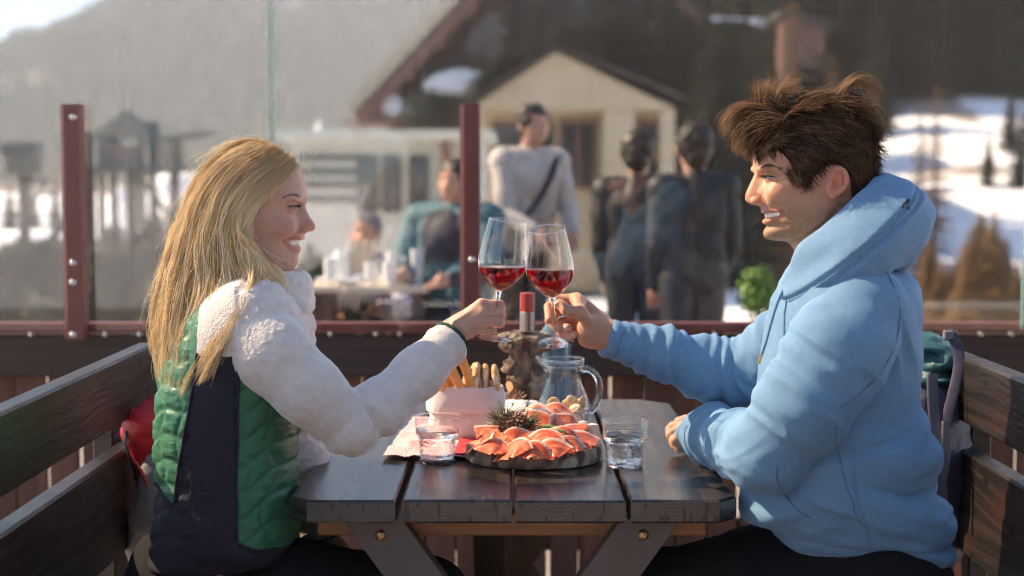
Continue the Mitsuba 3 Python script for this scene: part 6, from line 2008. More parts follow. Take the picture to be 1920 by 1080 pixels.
def wine_glass(foot, axis, level, label):
    k = thing('wine_glass', label, 'wine glass', None)
    ax = np.asarray(axis, float); ax /= np.linalg.norm(ax)
    bow = spline(np.array([(r, 0, z) for r, z in BOWL]), 40)[:, [0, 2]]
    add('bowl', lathe(bow, 64, foot, ax), 'thin_glass', k, smooth=True)
    an = np.linspace(0, 2 * np.pi, 65)[:-1]
    R = rot_to(ax)
    ring = foot + (R @ np.stack([0.0345 * np.cos(an), 0.0345 * np.sin(an), an * 0 + 0.2243])).T
    add('rim', tube(np.vstack([ring, ring[:1]]), 0.0009, 8, cap=False), 'clear_glass', k, smooth=True)
    st = [(0.0, 0.0), (0.0350, 0.0), (0.0356, 0.0008), (0.0350, 0.0016), (0.022, 0.0030), (0.010, 0.0065), (0.0058, 0.014), (0.0042, 0.028), (0.0037, 0.055), (0.0040, 0.078), (0.0056, 0.0885), (0.0070, 0.0925), (0.0, 0.0940)]
    add('stem', lathe(st, 48, foot, ax), 'clear_glass', k, smooth=50)
    ins = np.array([(0.0, 0.0945)] + [(max(r - 0.0009, 0.0003), z + 0.0006) for r, z in bow[2:-3]] + [(0.0, bow[-4][1])])
    m = lathe(ins, 64, foot, ax)
    m.merge_vertices(); m.update_faces(m.nondegenerate_faces())
    mm = m3.Manifold(m3.Mesh(np.asarray(m.vertices, np.float32), np.asarray(m.faces, np.uint32)))
    cutm = mm.trim_by_plane((0, 0, -1), -level)
    u = cutm.to_mesh()
    w = trimesh.Trimesh(u.vert_properties[:, :3], u.tri_verts, process=False)
    add('wine', w, 'wine', k, smooth=35)


f1, t1 = P(924, 635, 2.715), P(951, 417, 2.705)
wine_glass(f1, t1 - f1, P(938, 500, 2.71)[2], 'wine glass in the woman\'s hand, half full of red wine')
f2 = P(1043, 643, 2.755)
d2 = P(1024, 432, 2.755) - f2
d2 = d2 / np.linalg.norm(d2)
wine_glass(f2, d2 + np.array([0, -0.20, 0]), P(1030, 504, 2.745)[2], 'wine glass in the man\'s hand, half full of red wine')


def tumbler(px, py, label):
    c = PZ(px, py, 0.7515)
    k = thing('tumbler', label, 'glass')
    out = [(0.0330, 0.0), (0.0352, 0.002), (0.0362, 0.012), (0.0366, 0.040), (0.0374, 0.048), (0.0415, 0.053), (0.0428, 0.058), (0.0432, 0.075), (0.0436, 0.0905)]
    add('wall', lathe(out, 64, c), 'thin_glass', k, smooth=True)
    add('base', lathe([(0, 0.0002), (0.0322, 0.0002), (0.0345, 0.002), (0.0345, 0.006), (0.030, 0.0085), (0, 0.0075)], 48, c), 'clear_glass', k, smooth=40)
    an = np.linspace(0, 2 * np.pi, 65)
    add('rim', tube(np.stack([c[0] + 0.0436 * np.cos(an), c[1] + 0.0436 * np.sin(an), c[2] + 0.0908 + 0 * an], 1), 0.0010, 8, cap=False), 'clear_glass', k, smooth=True)
    prof = np.array([(0.0, 0.0095), (0.031, 0.0095), (0.0345, 0.013), (0.0352, 0.020), (0.0358, 0.030), (0.0360, 0.041), (0.0368, 0.047), (0.0405, 0.0525), (0.0416, 0.058), (0.0419, 0.066), (0.0400, 0.0645), (0.0, 0.0642)])
    pr = np.vstack([prof[i] + (prof[i + 1] - prof[i]) * np.linspace(0, 1, 6, endpoint=False)[:, None] for i in range(len(prof) - 1)] + [prof[-1:]])
    m = lathe(pr, 96, (0, 0, 0))
    v = m.vertices
    rr = np.hypot(v[:, 0], v[:, 1])
    dent = 0.0010 * (meshkit.noise(np.stack([np.arctan2(v[:, 1], v[:, 0]) * 9, v[:, 2] * 300, rr * 0], -1), 4) - 0.5) * (rr > 0.033) * (v[:, 2] < 0.05)
    v = v * np.where(rr > 1e-6, 1 + dent / np.maximum(rr, 1e-6), 1)[:, None] * [1, 1, 0] + v * [0, 0, 1]
    add('water', trimesh.Trimesh(v + c, m.faces, process=False), 'water', k, smooth=40)


tumbler(820, 866, 'left water tumbler standing on the striped napkin side of the board')
tumbler(1171, 874, 'right water tumbler standing between the board and the man')

# wooden slab with bark edge
sc = np.array([0.045, 2.865, 0.0])
k = thing('serving_board', 'oval wooden serving slab with rough bark edge under the ham', 'serving board')
an = np.linspace(0, 2 * np.pi, 361)[:-1]
rn = 1 + 0.05 * (meshkit.fbm(np.stack([np.cos(an) * 1.6, np.sin(an) * 1.6, an * 0], -1), 3, 3) - 0.5)
ox, oy = 0.1345 * rn * np.cos(an), 0.104 * rn * np.sin(an)
prof = [(0.955, 0.7512), (0.985, 0.7535), (0.995, 0.759), (1.0, 0.766), (0.998, 0.774), (0.992, 0.7800), (0.970, 0.7830)]
V = []
for s_, z in prof:
    q = 1 + 0.085 * (meshkit.fbm(np.stack([np.cos(an) * 11, np.sin(an) * 11, np.full_like(an, z * 45)], -1), 3, 8) - 0.5) * (1 if 0.752 < z < 0.782 else 0.3)
    V.append(np.stack([sc[0] + ox * s_ * q, sc[1] + oy * s_ * q, np.full_like(an, z)], -1))
V = np.array(V)
m = grid_mesh(*[np.concatenate([V[..., i], V[:, :1, i]], 1) for i in range(3)])
add('bark_ring', m, 'bark', k, smooth=30)
top = np.vstack([V[-1], [[sc[0], sc[1], 0.7831]]]); n = len(an)
add('face', trimesh.Trimesh(top, [[i, (i + 1) % n, n] for i in range(n)], process=False), 'slab_wood', k)
bot = np.vstack([V[0], [[sc[0], sc[1], 0.7512]]])
add('underside', trimesh.Trimesh(bot, [[(i + 1) % n, i, n] for i in range(n)], process=False), 'slab_wood', k)


def ham_slice(p, yaw, pitch, R=0.062, spread=62, seed=0, label='', roll=0):
    "a thin slice folded into an open petal, fat along its rim"
    r = np.random.default_rng(seed)
    fold = r.uniform(0.6, 1.8)
    yaw, pitch, roll, R = yaw + r.uniform(-14, 14), pitch * r.uniform(0.6, 1.0), roll + r.uniform(-16, 16), R * r.uniform(0.95, 1.15)
    u, v = np.meshgrid(np.linspace(-1, 1, 25), np.linspace(0, 1, 15), indexing='ij')
    a = u * math.radians(spread)
    rad = R * (0.10 + 0.90 * v) * (1 - 0.10 * u ** 2)
    x = rad * np.sin(a) * 0.86
    y = rad * np.cos(a) * 0.95 + 0.0
    z = 0.0075 * (np.cos(a * 1.4) - 0.35) * (0.25 + 0.75 * v) + fold * 0.010 * np.clip(u * r.choice([-1, 1]) - 0.1, 0, 1) ** 1.3 * v + 0.0035 * np.sin(u * r.uniform(3, 6) + r.uniform(0, 6)) * v + 0.004 * (meshkit.noise(np.stack([u * 2.5, v * 2.5, u * 0 + seed], -1), 3) - 0.5)
    # one flank turns under
    z = z - 0.010 * np.clip(u - 0.55, 0, 1) * 2 * v
    q = np.stack([x, y - R * 0.5, z], -1).reshape(-1, 3)
    cp, sp = math.cos(math.radians(pitch)), math.sin(math.radians(pitch))
    q = q @ np.array([[1, 0, 0], [0, cp, sp], [0, -sp, cp]])
    cr, sr_ = math.cos(math.radians(roll)), math.sin(math.radians(roll))
    q = q @ np.array([[cr, 0, -sr_], [0, 1, 0], [sr_, 0, cr]])
    cy, sy = math.cos(math.radians(yaw)), math.sin(math.radians(yaw))
    q = q @ np.array([[cy, sy, 0], [-sy, cy, 0], [0, 0, 1]]) + p
    f = grid_mesh(u, v, u).faces
    m = trimesh.Trimesh(q, f, process=False)
    m2 = thick_sheet(m, 0.0016)
    uv = np.stack([u.ravel() * 0.5 + 0.5 + seed * 3.7, v.ravel()], -1)
    solo('ham_slice', m2, 'ham', label, 'ham', 'ham slices on the serving slab', smooth=True, uv=np.vstack([uv, uv]))


LB = '%s ham slice from the left in the %s on the wooden slab'
ORD = ['first', 'second', 'third', 'fourth', 'fifth', 'sixth', 'seventh']
row = [(905, 838, -70), (930, 846, -55), (962, 850, -42), (998, 852, -30), (1032, 850, -15), (1065, 843, 0), (1092, 832, 20)]
for i, (px, py, yw) in enumerate(row):
    q = PZ(px, py, 0.790)
    ham_slice(q + [0, 0.004, 0.004], yw + 28, 26, 0.058, 66, i, LB % (ORD[i], 'front row'), roll=-10)
for i, (px, py, yw) in enumerate([(918, 822, -75), (948, 826, -50), (985, 832, -35), (1018, 834, -25), (1052, 828, -5), (1083, 818, 15)]):
    q = PZ(px, py, 0.799)
    ham_slice(q + [0, 0.006, 0.008], yw + 20, 30, 0.058, 66, 20 + i, LB % (ORD[i], 'second row'), roll=8)
for i, (px, py, yw, pt) in enumerate([(1000, 806, -10, 42), (1028, 800, 20, 46), (1056, 806, 45, 40), (1042, 790, 10, 52), (1008, 792, -25, 50), (975, 812, -40, 36)]):
    q = PZ(px, py, 0.806)
    ham_slice(q + [0, 0, 0.012], yw, pt, 0.066, 60, 40 + i, ['upright ham slice at the back, just right of the pine cone', 'upright ham slice in the middle of the back pile', 'rightmost ham slice of the back pile', 'topmost ham slice of the back pile, nearest the clip jar', 'rearmost ham slice behind the pine cone', 'ham slice half hidden under the pine cone'][i])
for i, (px, py, w, lab) in enumerate([(1106, 814, 0.040, 'white cheese wedge at the right end of the slab'), (1088, 806, 0.034, 'white cheese wedge leaning behind the rightmost ham slices'), (925, 806, 0.034, 'pale cheese wedge left of the pine cone')]):
    q = PZ(px, py, 0.795)
    m = hull([q + np.array(o) * w for o in ((-.5, -.25, -.4), (.5, -.3, -.4), (.15, .45, -.4), (-.45, -.2, .45), (.42, -.28, .55), (.12, .4, .5))])
    solo('cheese_wedge', m, 'cheese', lab, 'cheese', 'cheese on the serving slab')
for i, (px, py, lab) in enumerate([(1026, 806, 'halved gherkin lying beside the pine cone'), (1044, 814, 'halved gherkin lying right of the other one')]):
    q = PZ(px, py, 0.812)
    solo('gherkin', tube(spline([q + np.array([-.020, 0, 0]), q + np.array([0, .004, 0.004]), q + np.array([.020, 0, 0.0])], 12), [0.001, .004, .0055, .006, .0063, .0065, .0065, .0063, .006, .0055, .004, .001], 12), 'gherkin', lab, 'gherkin', smooth=True)


def pine_cone(c, axis, R, Hc, label, n=90):
    k = thing('pine_cone', label, 'pine cone')
    Rm = rot_to(axis)
    core = lathe([(0, -0.5 * Hc), (0.5 * R, -0.4 * Hc), (0.62 * R, 0), (0.35 * R, 0.35 * Hc), (0, 0.5 * Hc)], 14, c, axis)
    add('core', core, 'cone_scale', k, smooth=True)
    ms = []
    for i in range(n):
        t = (i + 0.5) / n
        a = i * 2.39996
        z = (-0.46 + 0.94 * t) * Hc
        r = R * math.sin(math.pi * min(0.12 + t * 0.86, 1.0)) ** 0.7 * 0.80
        s = R * (0.42 - 0.20 * t)
        d = np.array([math.cos(a), math.sin(a), 0])
        sd_ = np.array([-math.sin(a), math.cos(a), 0])
        up_ = np.array([0, 0, 1.0])
        o = d * r * 0.6 + up_ * (z - 0.25 * s)
        tip = d * (r + 0.28 * R) + up_ * (z + 0.35 * s)
        w = s * 0.62
        pts = [o - sd_ * w * 0.4, o + sd_ * w * 0.4, tip - sd_ * w * 0.75 - d * s * 0.15, tip + sd_ * w * 0.75 - d * s * 0.15, tip + d * s * 0.12 + up_ * s * 0.05,
               tip + up_ * s * 0.32 - d * s * 0.05, o + up_ * s * 0.25]
        ms.append(hull((Rm @ np.array(pts).T).T + c))
    for m in ms: add('scale', m, 'cone_scale', k)


pine_cone(P(962, 799, 2.835), (0.15, -0.55, 0.8), 0.029, 0.056, 'dark pine cone lying on top of the ham')
k = thing('pine_sprig', 'green pine needles spreading from under the pine cone on the ham', 'pine sprig')
r = np.random.default_rng(5)
for bx, by, dx in ((945, 800, -0.6), (985, 800, 0.7), (950, 795, -0.2)):
    ms = []
    for _ in range(46):
        p = P(bx + r.normal(0, 3), by + r.normal(0, 3), 2.85 + r.normal(0, 0.006))
        d = np.array([dx + r.normal(0, 0.42), r.normal(-0.1, 0.5), 0.75 + r.normal(0, 0.4)]); d /= np.linalg.norm(d)
        l = r.uniform(0.028, 0.050)
        ms.append(tube(spline([p, p + d * l * 0.5 + [0, 0, .001], p + d * l], 5), [0.0008, 0.0008, 0.0007, 0.0005, 0.0002], 4))
    add('needle_tuft', cat(ms), 'needle', k)
for px, py in ((988, 748), (960, 755)):
    st = [P(px - 20, 795, 2.87), P(px - 8, 775, 2.87), P(px + 4, py, 2.87)]
    ms = [tube(spline(st, 10), 0.0007, 5)]
    for t in np.linspace(0.3, 1, 14):
        q = spline(st, 40)[int(t * 39)]
        d = r.normal(0, 1, 3); d /= np.linalg.norm(d)
        ms.append(hull([q, q + d * 0.006, q + d * 0.004 + r.normal(0, 0.0016, 3), q + d * 0.003 + r.normal(0, 0.0016, 3)]))
    add('herb_stalk', cat(ms), 'needle', k)

# bread bag with sticks and slices
def rrect(a, w, d, e=3.0):
    c_, s_ = np.cos(a), np.sin(a)
    r_ = (np.abs(c_) ** e + np.abs(s_) ** e) ** (-1 / e)
    return w * r_ * c_, d * r_ * s_


bc = P(874, 828, 3.10)
bc[2] = 0.7535
k = thing('bread_bag', 'white cloth bread bag with a wide turned down cuff', 'bread bag')
an = np.linspace(0, 2 * np.pi, 97)


def bag_wall(zs, ws, ds, seed, amp):
    rows = []
    for z, w, d in zip(zs, ws, ds):
        x, y = rrect(an, w, d)
        nn_ = amp * (meshkit.fbm(np.stack([np.cos(an) * 2.4, np.sin(an) * 2.4, np.full_like(an, z * 26)], -1), 3, seed) - 0.5)
        rows.append(np.stack([bc[0] + x * (1 + nn_ / 0.08), bc[1] + y * (1 + nn_ / 0.08), np.full_like(an, bc[2] + z) + 0.006 * np.sin(an * 2 + seed) * (z > 0.1)], -1))
    V = np.array(rows)
    return grid_mesh(V[..., 0], V[..., 1], V[..., 2])


add('body', thick_sheet(bag_wall([0, 0.004, 0.02, 0.04, 0.06, 0.08, 0.10, 0.112], [.066, .074, .080, .079, .077, .076, .077, .078], [.048, .056, .060, .060, .058, .058, .058, .058], 3, 0.016), 0.0015), 'white_cloth', k, smooth=True)
add('cuff', thick_sheet(bag_wall([0.062, 0.064, 0.078, 0.095, 0.108, 0.1135], [.083, .0845, .0845, .083, .081, .0795], [.063, .0645, .0645, .063, .062, .060], 5, 0.010), 0.0018), 'white_cloth', k, smooth=True)
x, y = rrect(an[:-1], 0.074, 0.055)
add('bottom', trimesh.Trimesh(np.vstack([np.stack([bc[0] + x, bc[1] + y, np.full(96, bc[2] + 0.003)], 1), [[bc[0], bc[1], bc[2] + 0.003]]]), [[i, (i + 1) % 96, 96] for i in range(96)], process=False), 'white_cloth', k)
add('lining', trimesh.Trimesh(np.vstack([np.stack([bc[0] + x * .95, bc[1] + y * .95, np.full(96, bc[2] + 0.075)], 1), [[bc[0], bc[1], bc[2] + 0.078]]]), [[i, (i + 1) % 96, 96] for i in range(96)], process=False), 'bread', k)
for i, (xa, ya, xb, yb, dy) in enumerate([(840, 738, 812, 684, -0.03), (858, 738, 832, 690, -0.01), (874, 738, 836, 668, -0.035), (896, 738, 862, 664, -0.02)]):
    m = bar(P(xa, ya + 14, 3.09 + dy), P(xb, yb, 3.06 + dy), 0.0185, 0.0165, up=(0, 1, 0.2), b=0.005)
    m = m.subdivide().subdivide()
    m = displace(m, lambda v, n: 0.002 * (meshkit.noise(v * 140, 3 + i) - 0.5))
    solo('breadstick', m, 'crust', ['breadstick nearest the woman\'s sleeve', 'second breadstick from the woman\'s sleeve', 'breadstick crossing in front of the others', 'breadstick leaning beside the bread slices'][i], 'breadstick', 'breadsticks in the bread bag', smooth=35)
for i, (px, py, w, h, tl) in enumerate([(874, 716, 0.0075, 0.068, 8), (893, 712, 0.0090, 0.076, 3), (911, 713, 0.0085, 0.072, -3), (930, 716, 0.0085, 0.076, -6), (884, 708, 0.007, 0.066, 14)]):
    c = P(px, py, 3.10 - 0.012 * (i % 2) + (0.03 if i == 4 else 0))
    m = trimesh.creation.icosphere(4, 1.0)
    q = np.sign(m.vertices) * np.abs(m.vertices) ** 0.75 * np.array([w, 0.034, h / 2])
    a = math.radians(tl)
    q = q @ np.array([[math.cos(a), 0, -math.sin(a)], [0, 1, 0], [math.sin(a), 0, math.cos(a)]]) + c
    m = displace(trimesh.Trimesh(q, m.faces, process=False), lambda v, n: 0.003 * (meshkit.fbm(v * 120, 2, i) - 0.5))
    solo('bread_slice', m, 'bread', ['bread slice next to the breadsticks', 'bread slice second from the breadsticks', 'bread slice third from the breadsticks', 'floury bread slice at the right end of the bag', 'bread slice tucked behind the first two'][i], 'bread', 'bread slices in the bread bag', smooth=True)


def cloth_quad(c4, z0, amp, seed, t=0.002):
    "a thin cloth over the table between four corners (pixels at table height)"
    q = np.array([PZ(px, py, z0) for px, py in c4])
    u, v = np.meshgrid(np.linspace(0, 1, 50), np.linspace(0, 1, 50), indexing='ij')
    p_ = (q[0] * ((1 - u) * (1 - v))[..., None] + q[1] * (u * (1 - v))[..., None] + q[2] * (u * v)[..., None] + q[3] * ((1 - u) * v)[..., None])
    p_[..., 2] += amp * meshkit.fbm(p_ * np.array([28, 22, 0]), 3, seed) ** 1.5 * 1.5
    m = grid_mesh(p_[..., 0], p_[..., 1], p_[..., 2])
    if m.face_normals[:, 2].mean() < 0: m.invert()
    return thick_sheet(m, t)


solo('striped_napkin', cloth_quad([(716, 860), (905, 862), (960, 796), (776, 786)], 0.7535, 0.010, 3), 'striped_napkin', 'red and white striped napkin under the bread bag', 'napkin', smooth=True)
solo('red_napkin', cloth_quad([(850, 853), (890, 858), (915, 822), (868, 816)], 0.7600, 0.008, 5), 'red_napkin', 'small folded red napkin between left tumbler and serving slab', 'napkin', smooth=True)
f = Field(np.minimum(P(930, 800, 3.10), P(1020, 720, 3.36)) - 0.03, np.maximum(P(930, 800, 3.10), P(1020, 720, 3.36)) + 0.03, 0.004)
for px, py, dy, r_ in ((955, 775, 3.22, .036), (975, 780, 3.20, .034), (995, 778, 3.24, .036), (965, 790, 3.17, .030), (1005, 785, 3.22, .030)):
    f.ell(P(px, py, dy), (r_, r_, r_ * 0.9), 0.02)
m = displace(f.mesh(3), lambda v, n: 0.014 * (meshkit.fbm(v * 34, 3, 3) - 0.5))
m.vertices[:, 2] = np.maximum(m.vertices[:, 2], 0.7525)
solo('crumpled_cloth', m, 'white_cloth', 'crumpled white cloth between bread bag and driftwood stand', 'cloth', smooth=True)

# jug
jc = P(1056, 814, 3.20); jc[2] = 0.7525
k = thing('glass_jug', 'clear empty glass jug with thick handle', 'jug')
jp = [(0.050, 0.0), (0.055, 0.003), (0.060, 0.020), (0.0615, 0.040), (0.057, 0.066), (0.047, 0.092), (0.0400, 0.112), (0.0385, 0.128), (0.0410, 0.140), (0.0450, 0.147), (0.0455, 0.160)]
jp = spline(np.array([(a, 0, b_) for a, b_ in jp]), 50)[:, [0, 2]]
m = lathe(jp, 72, (0, 0, 0))
v = m.vertices
lipf = np.clip((v[:, 2] - 0.125) / 0.035, 0, 1) ** 1.5 * np.exp(-(np.arctan2(v[:, 1], -v[:, 0]) / 0.35) ** 2)
v[:, 0] -= 0.016 * lipf; v[:, 2] += 0.006 * lipf
add('body', trimesh.Trimesh(v + jc, m.faces, process=False), 'thin_glass', k, smooth=True)
an = np.linspace(0, 2 * np.pi, 73)
lp = np.exp(-(np.arctan2(np.sin(an), -np.cos(an)) / 0.35) ** 2)
for z_, r_, t_ in ((0.1605, 0.0456, 0.0016), (0.146, 0.0448, 0.0010)):
    add('rim' if z_ > 0.15 else 'collar', tube(np.stack([jc[0] + r_ * np.cos(an) - 0.016 * lp * (z_ > 0.15), jc[1] + r_ * np.sin(an), jc[2] + z_ + 0.006 * lp * (z_ > 0.15)], 1), t_, 8, cap=False), 'clear_glass', k, smooth=True)
add('base', lathe([(0, 0.0003), (0.049, 0.0003), (0.054, 0.004), (0.050, 0.009), (0, 0.007)], 48, jc), 'clear_glass', k, smooth=40)
add('handle', tube(spline([jc + [0.041, 0, 0.136], jc + [0.060, 0, 0.135], jc + [0.078, 0, 0.112], jc + [0.080, 0, 0.080], jc + [0.070, 0, 0.052], jc + [0.058, 0, 0.042]], 30), [0.0058] * 30, 14, flat=(1, 1.3)), 'clear_glass', k, smooth=True)
# clip jar
qc = P(1062, 838, 3.04); qc[2] = 0.7525
k = thing('clip_jar', 'clip top glass jar with wire bail behind the ham', 'jar')
add('wall', lathe([(0.040, 0), (0.045, 0.003), (0.0465, 0.012), (0.0465, 0.058), (0.043, 0.064), (0.043, 0.076)], 56, qc), 'thin_glass', k, smooth=True)
an = np.linspace(0, 2 * np.pi, 57)
add('rim', tube(np.stack([qc[0] + 0.0435 * np.cos(an), qc[1] + 0.0435 * np.sin(an), qc[2] + 0.0765 + 0 * an], 1), 0.0022, 8, cap=False), 'clear_glass', k, smooth=True)
add('wire', tube(np.stack([qc[0] + 0.0445 * np.cos(an), qc[1] + 0.0445 * np.sin(an), qc[2] + 0.067 + 0 * an], 1), 0.0011, 6, cap=False), 'steel', k, smooth=True)
lx_ = qc + [0.016, -0.044, 0.052]
an2 = np.linspace(0, 2 * np.pi, 25)
add('latch', cat(tube(np.stack([lx_[0] + 0.0105 * np.cos(an2), lx_[1] - 0.002 + 0 * an2, lx_[2] + 0.017 * np.sin(an2)], 1), 0.0014, 6, cap=False), tube([lx_ + [-.008, -.002, .0], lx_ + [.008, -.002, .0]], 0.0014, 6), tube([lx_ + [-.011, -.003, .012], lx_ + [-.013, -.003, -.020]], 0.0012, 6)), 'steel', k, smooth=True)
r = np.random.default_rng(12)
for i in range(26):
    a, rr, zz = r.uniform(0, 6.28), 0.034 * math.sqrt(r.random()), 0.012 + 0.068 * (i / 26) ** 0.9
    m = trimesh.creation.icosphere(2, 1.0)
    q = m.vertices * [0.0145, 0.0045, 0.013]
    q[:, 1] += 6.0 * q[:, 0] ** 2
    ax = r.normal(0, 1, 3); R_ = rot_to(ax)
    solo('cracker', trimesh.Trimesh(q @ R_.T + qc + [rr * math.cos(a), rr * math.sin(a), zz + 0.012], m.faces, process=False), 'snack', 'pale curled cracker heaped in the clip jar', 'cracker', 'crackers in the clip jar', smooth=True)

# driftwood stand, canister, blue bottle
dc = P(985, 798, 3.32); dc[2] = 0.752
f = Field(dc - [0.10, 0.09, 0.01], dc + [0.10, 0.09, 0.24], 0.004)
r = np.random.default_rng(31)
f.ell(dc + [0, 0, 0.006], (0.062, 0.055, 0.016), 0.01)
f.chain([dc + [0.004, 0, 0], dc + [-0.006, 0.004, 0.05], dc + [0.008, 0, 0.10], dc + [0.0, 0.0, 0.165]], [0.042, 0.036, 0.030, 0.040], 0.02)
for o, s_ in (((-.004, 0, .196), (.064, .055, .014)), ((-.030, -.02, .178), (.034, .03, .014)), ((.028, -.01, .176), (.034, .03, .016)), ((-.026, -.02, .125), (.030, .02, .012)), ((.026, -.015, .115), (.022, .03, .028)), ((-.020, -.03, .105), (.024, .02, .010)), ((.018, -.03, .075), (.026, .02, .022)), ((-.03, -.01, .14), (.024, .02, .008))):
    f.ell(dc + np.array(o), s_, 0.006)
m = displace(f.mesh(2), lambda v, n: 0.012 * (meshkit.fbm(v * 70, 3, 3) - 0.5) + 0.004 * (meshkit.noise(v * np.array([160, 160, 60]), 8) - 0.5))
m.vertices[:, 2] = np.maximum(m.vertices[:, 2], 0.7525)
k = thing('driftwood_stand', 'gnarled driftwood stand of bark and lumps behind the bread bag', 'wood stand')
add('trunk', m, 'drift_wood', k, smooth=True)
e = dc + [-0.034, -0.035, 0.088]
add('branch', tube([e + [0.03, 0.025, 0.004], e], [0.016, 0.0155], 14, cap=True), 'drift_wood', k, smooth=30)
add('cut_end', lathe([(0, 0.0), (0.013, 0.0), (0.0125, 0.0015), (0, 0.002)], 16, e - np.array([0.0015, 0.0013, 0]), (-0.77, -0.64, -0.1)), 'cut_wood', k)
pine_cone(dc + [-0.018, -0.050, 0.060], (-0.3, -0.8, 0.3), 0.022, 0.044, 'small pine cone fixed to the foot of the driftwood stand', 56)
cc = P(988, 622, 3.30)
ctop = P(989, 549, 3.30)
ax = ctop - cc
L0 = np.linalg.norm(ax)
k = thing('canister', 'slim metal canister with red upper half standing on the driftwood', 'canister')
cyl8 = lambda r_, z0_, z1_, ch: [(0, z0_), (r_ - ch, z0_), (r_, z0_ + ch), (r_, z1_ - ch), (r_ - ch, z1_), (0, z1_)]
add('body', lathe(cyl8(0.0165, 0.0, L0 * 0.52, 0.001), 10, cc, ax), 'dull_metal', k)
add('cap', lathe(cyl8(0.0168, L0 * 0.521, L0, 0.0015), 10, cc, ax), 'red_paint', k)
add('stripe', bar(cc + ax * 0.03 + [0.004, -0.0162, 0], cc + ax * 0.50 + [0.004, -0.0162, 0], 0.006, 0.0012, up=(0, 1, 0)), 'brown_frame', k)
bb = P(1040, 782, 3.45); bb[2] = 0.7525
k = thing('blue_bottle', 'pale blue glass bottle behind the jug', 'bottle')
add('glass', lathe([(0, 0.001), (0.034, 0.001), (0.039, 0.005), (0.0395, 0.10), (0.0385, 0.165), (0.034, 0.195), (0.022, 0.212), (0.019, 0.225), (0, 0.226)], 40, bb), 'blue_glass', k, smooth=45)
# ------------------------------------------------------------------ bags on the benches
mat('teal_nylon', mikit.proc(lambda p, n, uv: mix((0.018, 0.070, 0.082), (0.045, 0.135, 0.145), fbm(p.x * 30, p.y * 30, p.z * 30, 2))), 0.45)
mat('purple_nylon', mikit.proc(lambda p, n, uv: mix((0.045, 0.040, 0.075), (0.08, 0.075, 0.12), fbm(p.x * 40, p.y * 40, p.z * 40, 2))), 0.5)
mat('red_nylon', mikit.proc(lambda p, n, uv: mix((0.34, 0.012, 0.022), (0.50, 0.022, 0.035), fbm(p.x * 30, p.y * 30, p.z * 30, 2))), 0.45)
mat('grey_nylon', (0.20, 0.19, 0.21), 0.6)
k = thing('backpack', 'teal and purple backpack with grey straps wedged behind the man', 'backpack')
YB = 3.10
lo, hi = P(1650, 1010, 2.92), P(1830, 590, 3.30)
f = Field((lo[0], 2.90, 0.44), (hi[0] + 0.02, 3.32, 1.06), 0.005)
f.chain([P(1735, 1000, YB), P(1740, 880, YB), P(1745, 760, YB)], [0.085, 0.095, 0.080], 0.03)
f.ell(P(1742, 820, YB - 0.09), (0.07, 0.04, 0.12), 0.02)
m = displace(f.mesh(3), lambda v, n: 0.020 * (meshkit.fbm(v * 16, 3, 3) - 0.5))
add('sack', m, 'purple_nylon', k, smooth=True)
f = Field((lo[0], 2.90, 0.80), (hi[0] + 0.03, 3.32, 1.08), 0.004)
f.ell(P(1728, 650, YB), (0.060, 0.10, 0.030), 0.02)
f.ell(P(1752, 676, YB - 0.02), (0.050, 0.09, 0.030), 0.02)
f.ell(P(1738, 706, YB - 0.03), (0.055, 0.085, 0.022), 0.006)
m = displace(f.mesh(3), lambda v, n: 0.034 * (meshkit.fbm(v * np.array([26, 18, 34]), 3, 7) - 0.5) - 0.008 * np.exp(-((v[:, 2] - P(0, 690, YB)[2]) / 0.006) ** 2))
add('lid', m, 'teal_nylon', k, smooth=True)
for i, line in enumerate([[(1780, 622, -.10), (1797, 660, -.11), (1792, 720, -.12), (1776, 800, -.13)], [(1748, 700, -.13), (1752, 790, -.145), (1762, 880, -.15), (1768, 950, -.15)], [(1776, 790, -.13), (1770, 870, -.145), (1755, 940, -.15)]]):
    add('strap', tube(spline([P(a, b_, YB + o) for a, b_, o in line], 20), 0.012, 10, flat=(0.22, 1.0)), 'strap_grey' if i else 'purple_nylon', k, smooth=True)
add('buckle', box(P(1782, 628, YB - 0.10), (0.03, 0.012, 0.02), 0.003), 'grey_nylon', k)
k = thing('red_backpack', 'red and grey rucksack squeezed between bench and blonde woman', 'backpack')
YR = 3.06
f = Field((P(225, 0, YR)[0] - 0.02, 2.86, 0.40), (P(400, 0, YR)[0], 3.26, 1.0), 0.005)
f.chain([P(300, 770, YR), P(276, 800, YR - 0.02), P(268, 850, YR - 0.02)], [0.030, 0.045, 0.030], 0.03)
f.chain([P(330, 760, YR), P(310, 900, YR)], [0.04, 0.06], 0.03)
m = displace(f.mesh(3), lambda v, n: 0.020 * (meshkit.fbm(v * 22, 3, 3) - 0.5))
add('flap', m, 'red_nylon', k, smooth=True)
f = Field((P(225, 0, YR)[0] - 0.02, 2.86, 0.40), (P(400, 0, YR)[0], 3.26, 1.0), 0.005)
f.chain([P(300, 870, YR - 0.03), P(295, 960, YR - 0.03), P(290, 1030, YR)], [0.040, 0.05, 0.06], 0.03)
m = displace(f.mesh(3), lambda v, n: 0.016 * (meshkit.fbm(v * 22, 3, 6) - 0.5))
add('side_pocket', m, 'grey_nylon', k, smooth=True)
add('pull_cord', tube(spline([P(238, 808, YR - .06), P(236, 840, YR - .07), P(248, 868, YR - .07), P(254, 900, YR - .06)], 16), 0.006, 8, flat=(1, .4)), 'lash', k, smooth=True)
add('pull_cord', tube(spline([P(250, 862, YR - .07), P(268, 890, YR - .07), P(280, 930, YR - .07)], 16), 0.004, 8), 'red_paint', k, smooth=True)

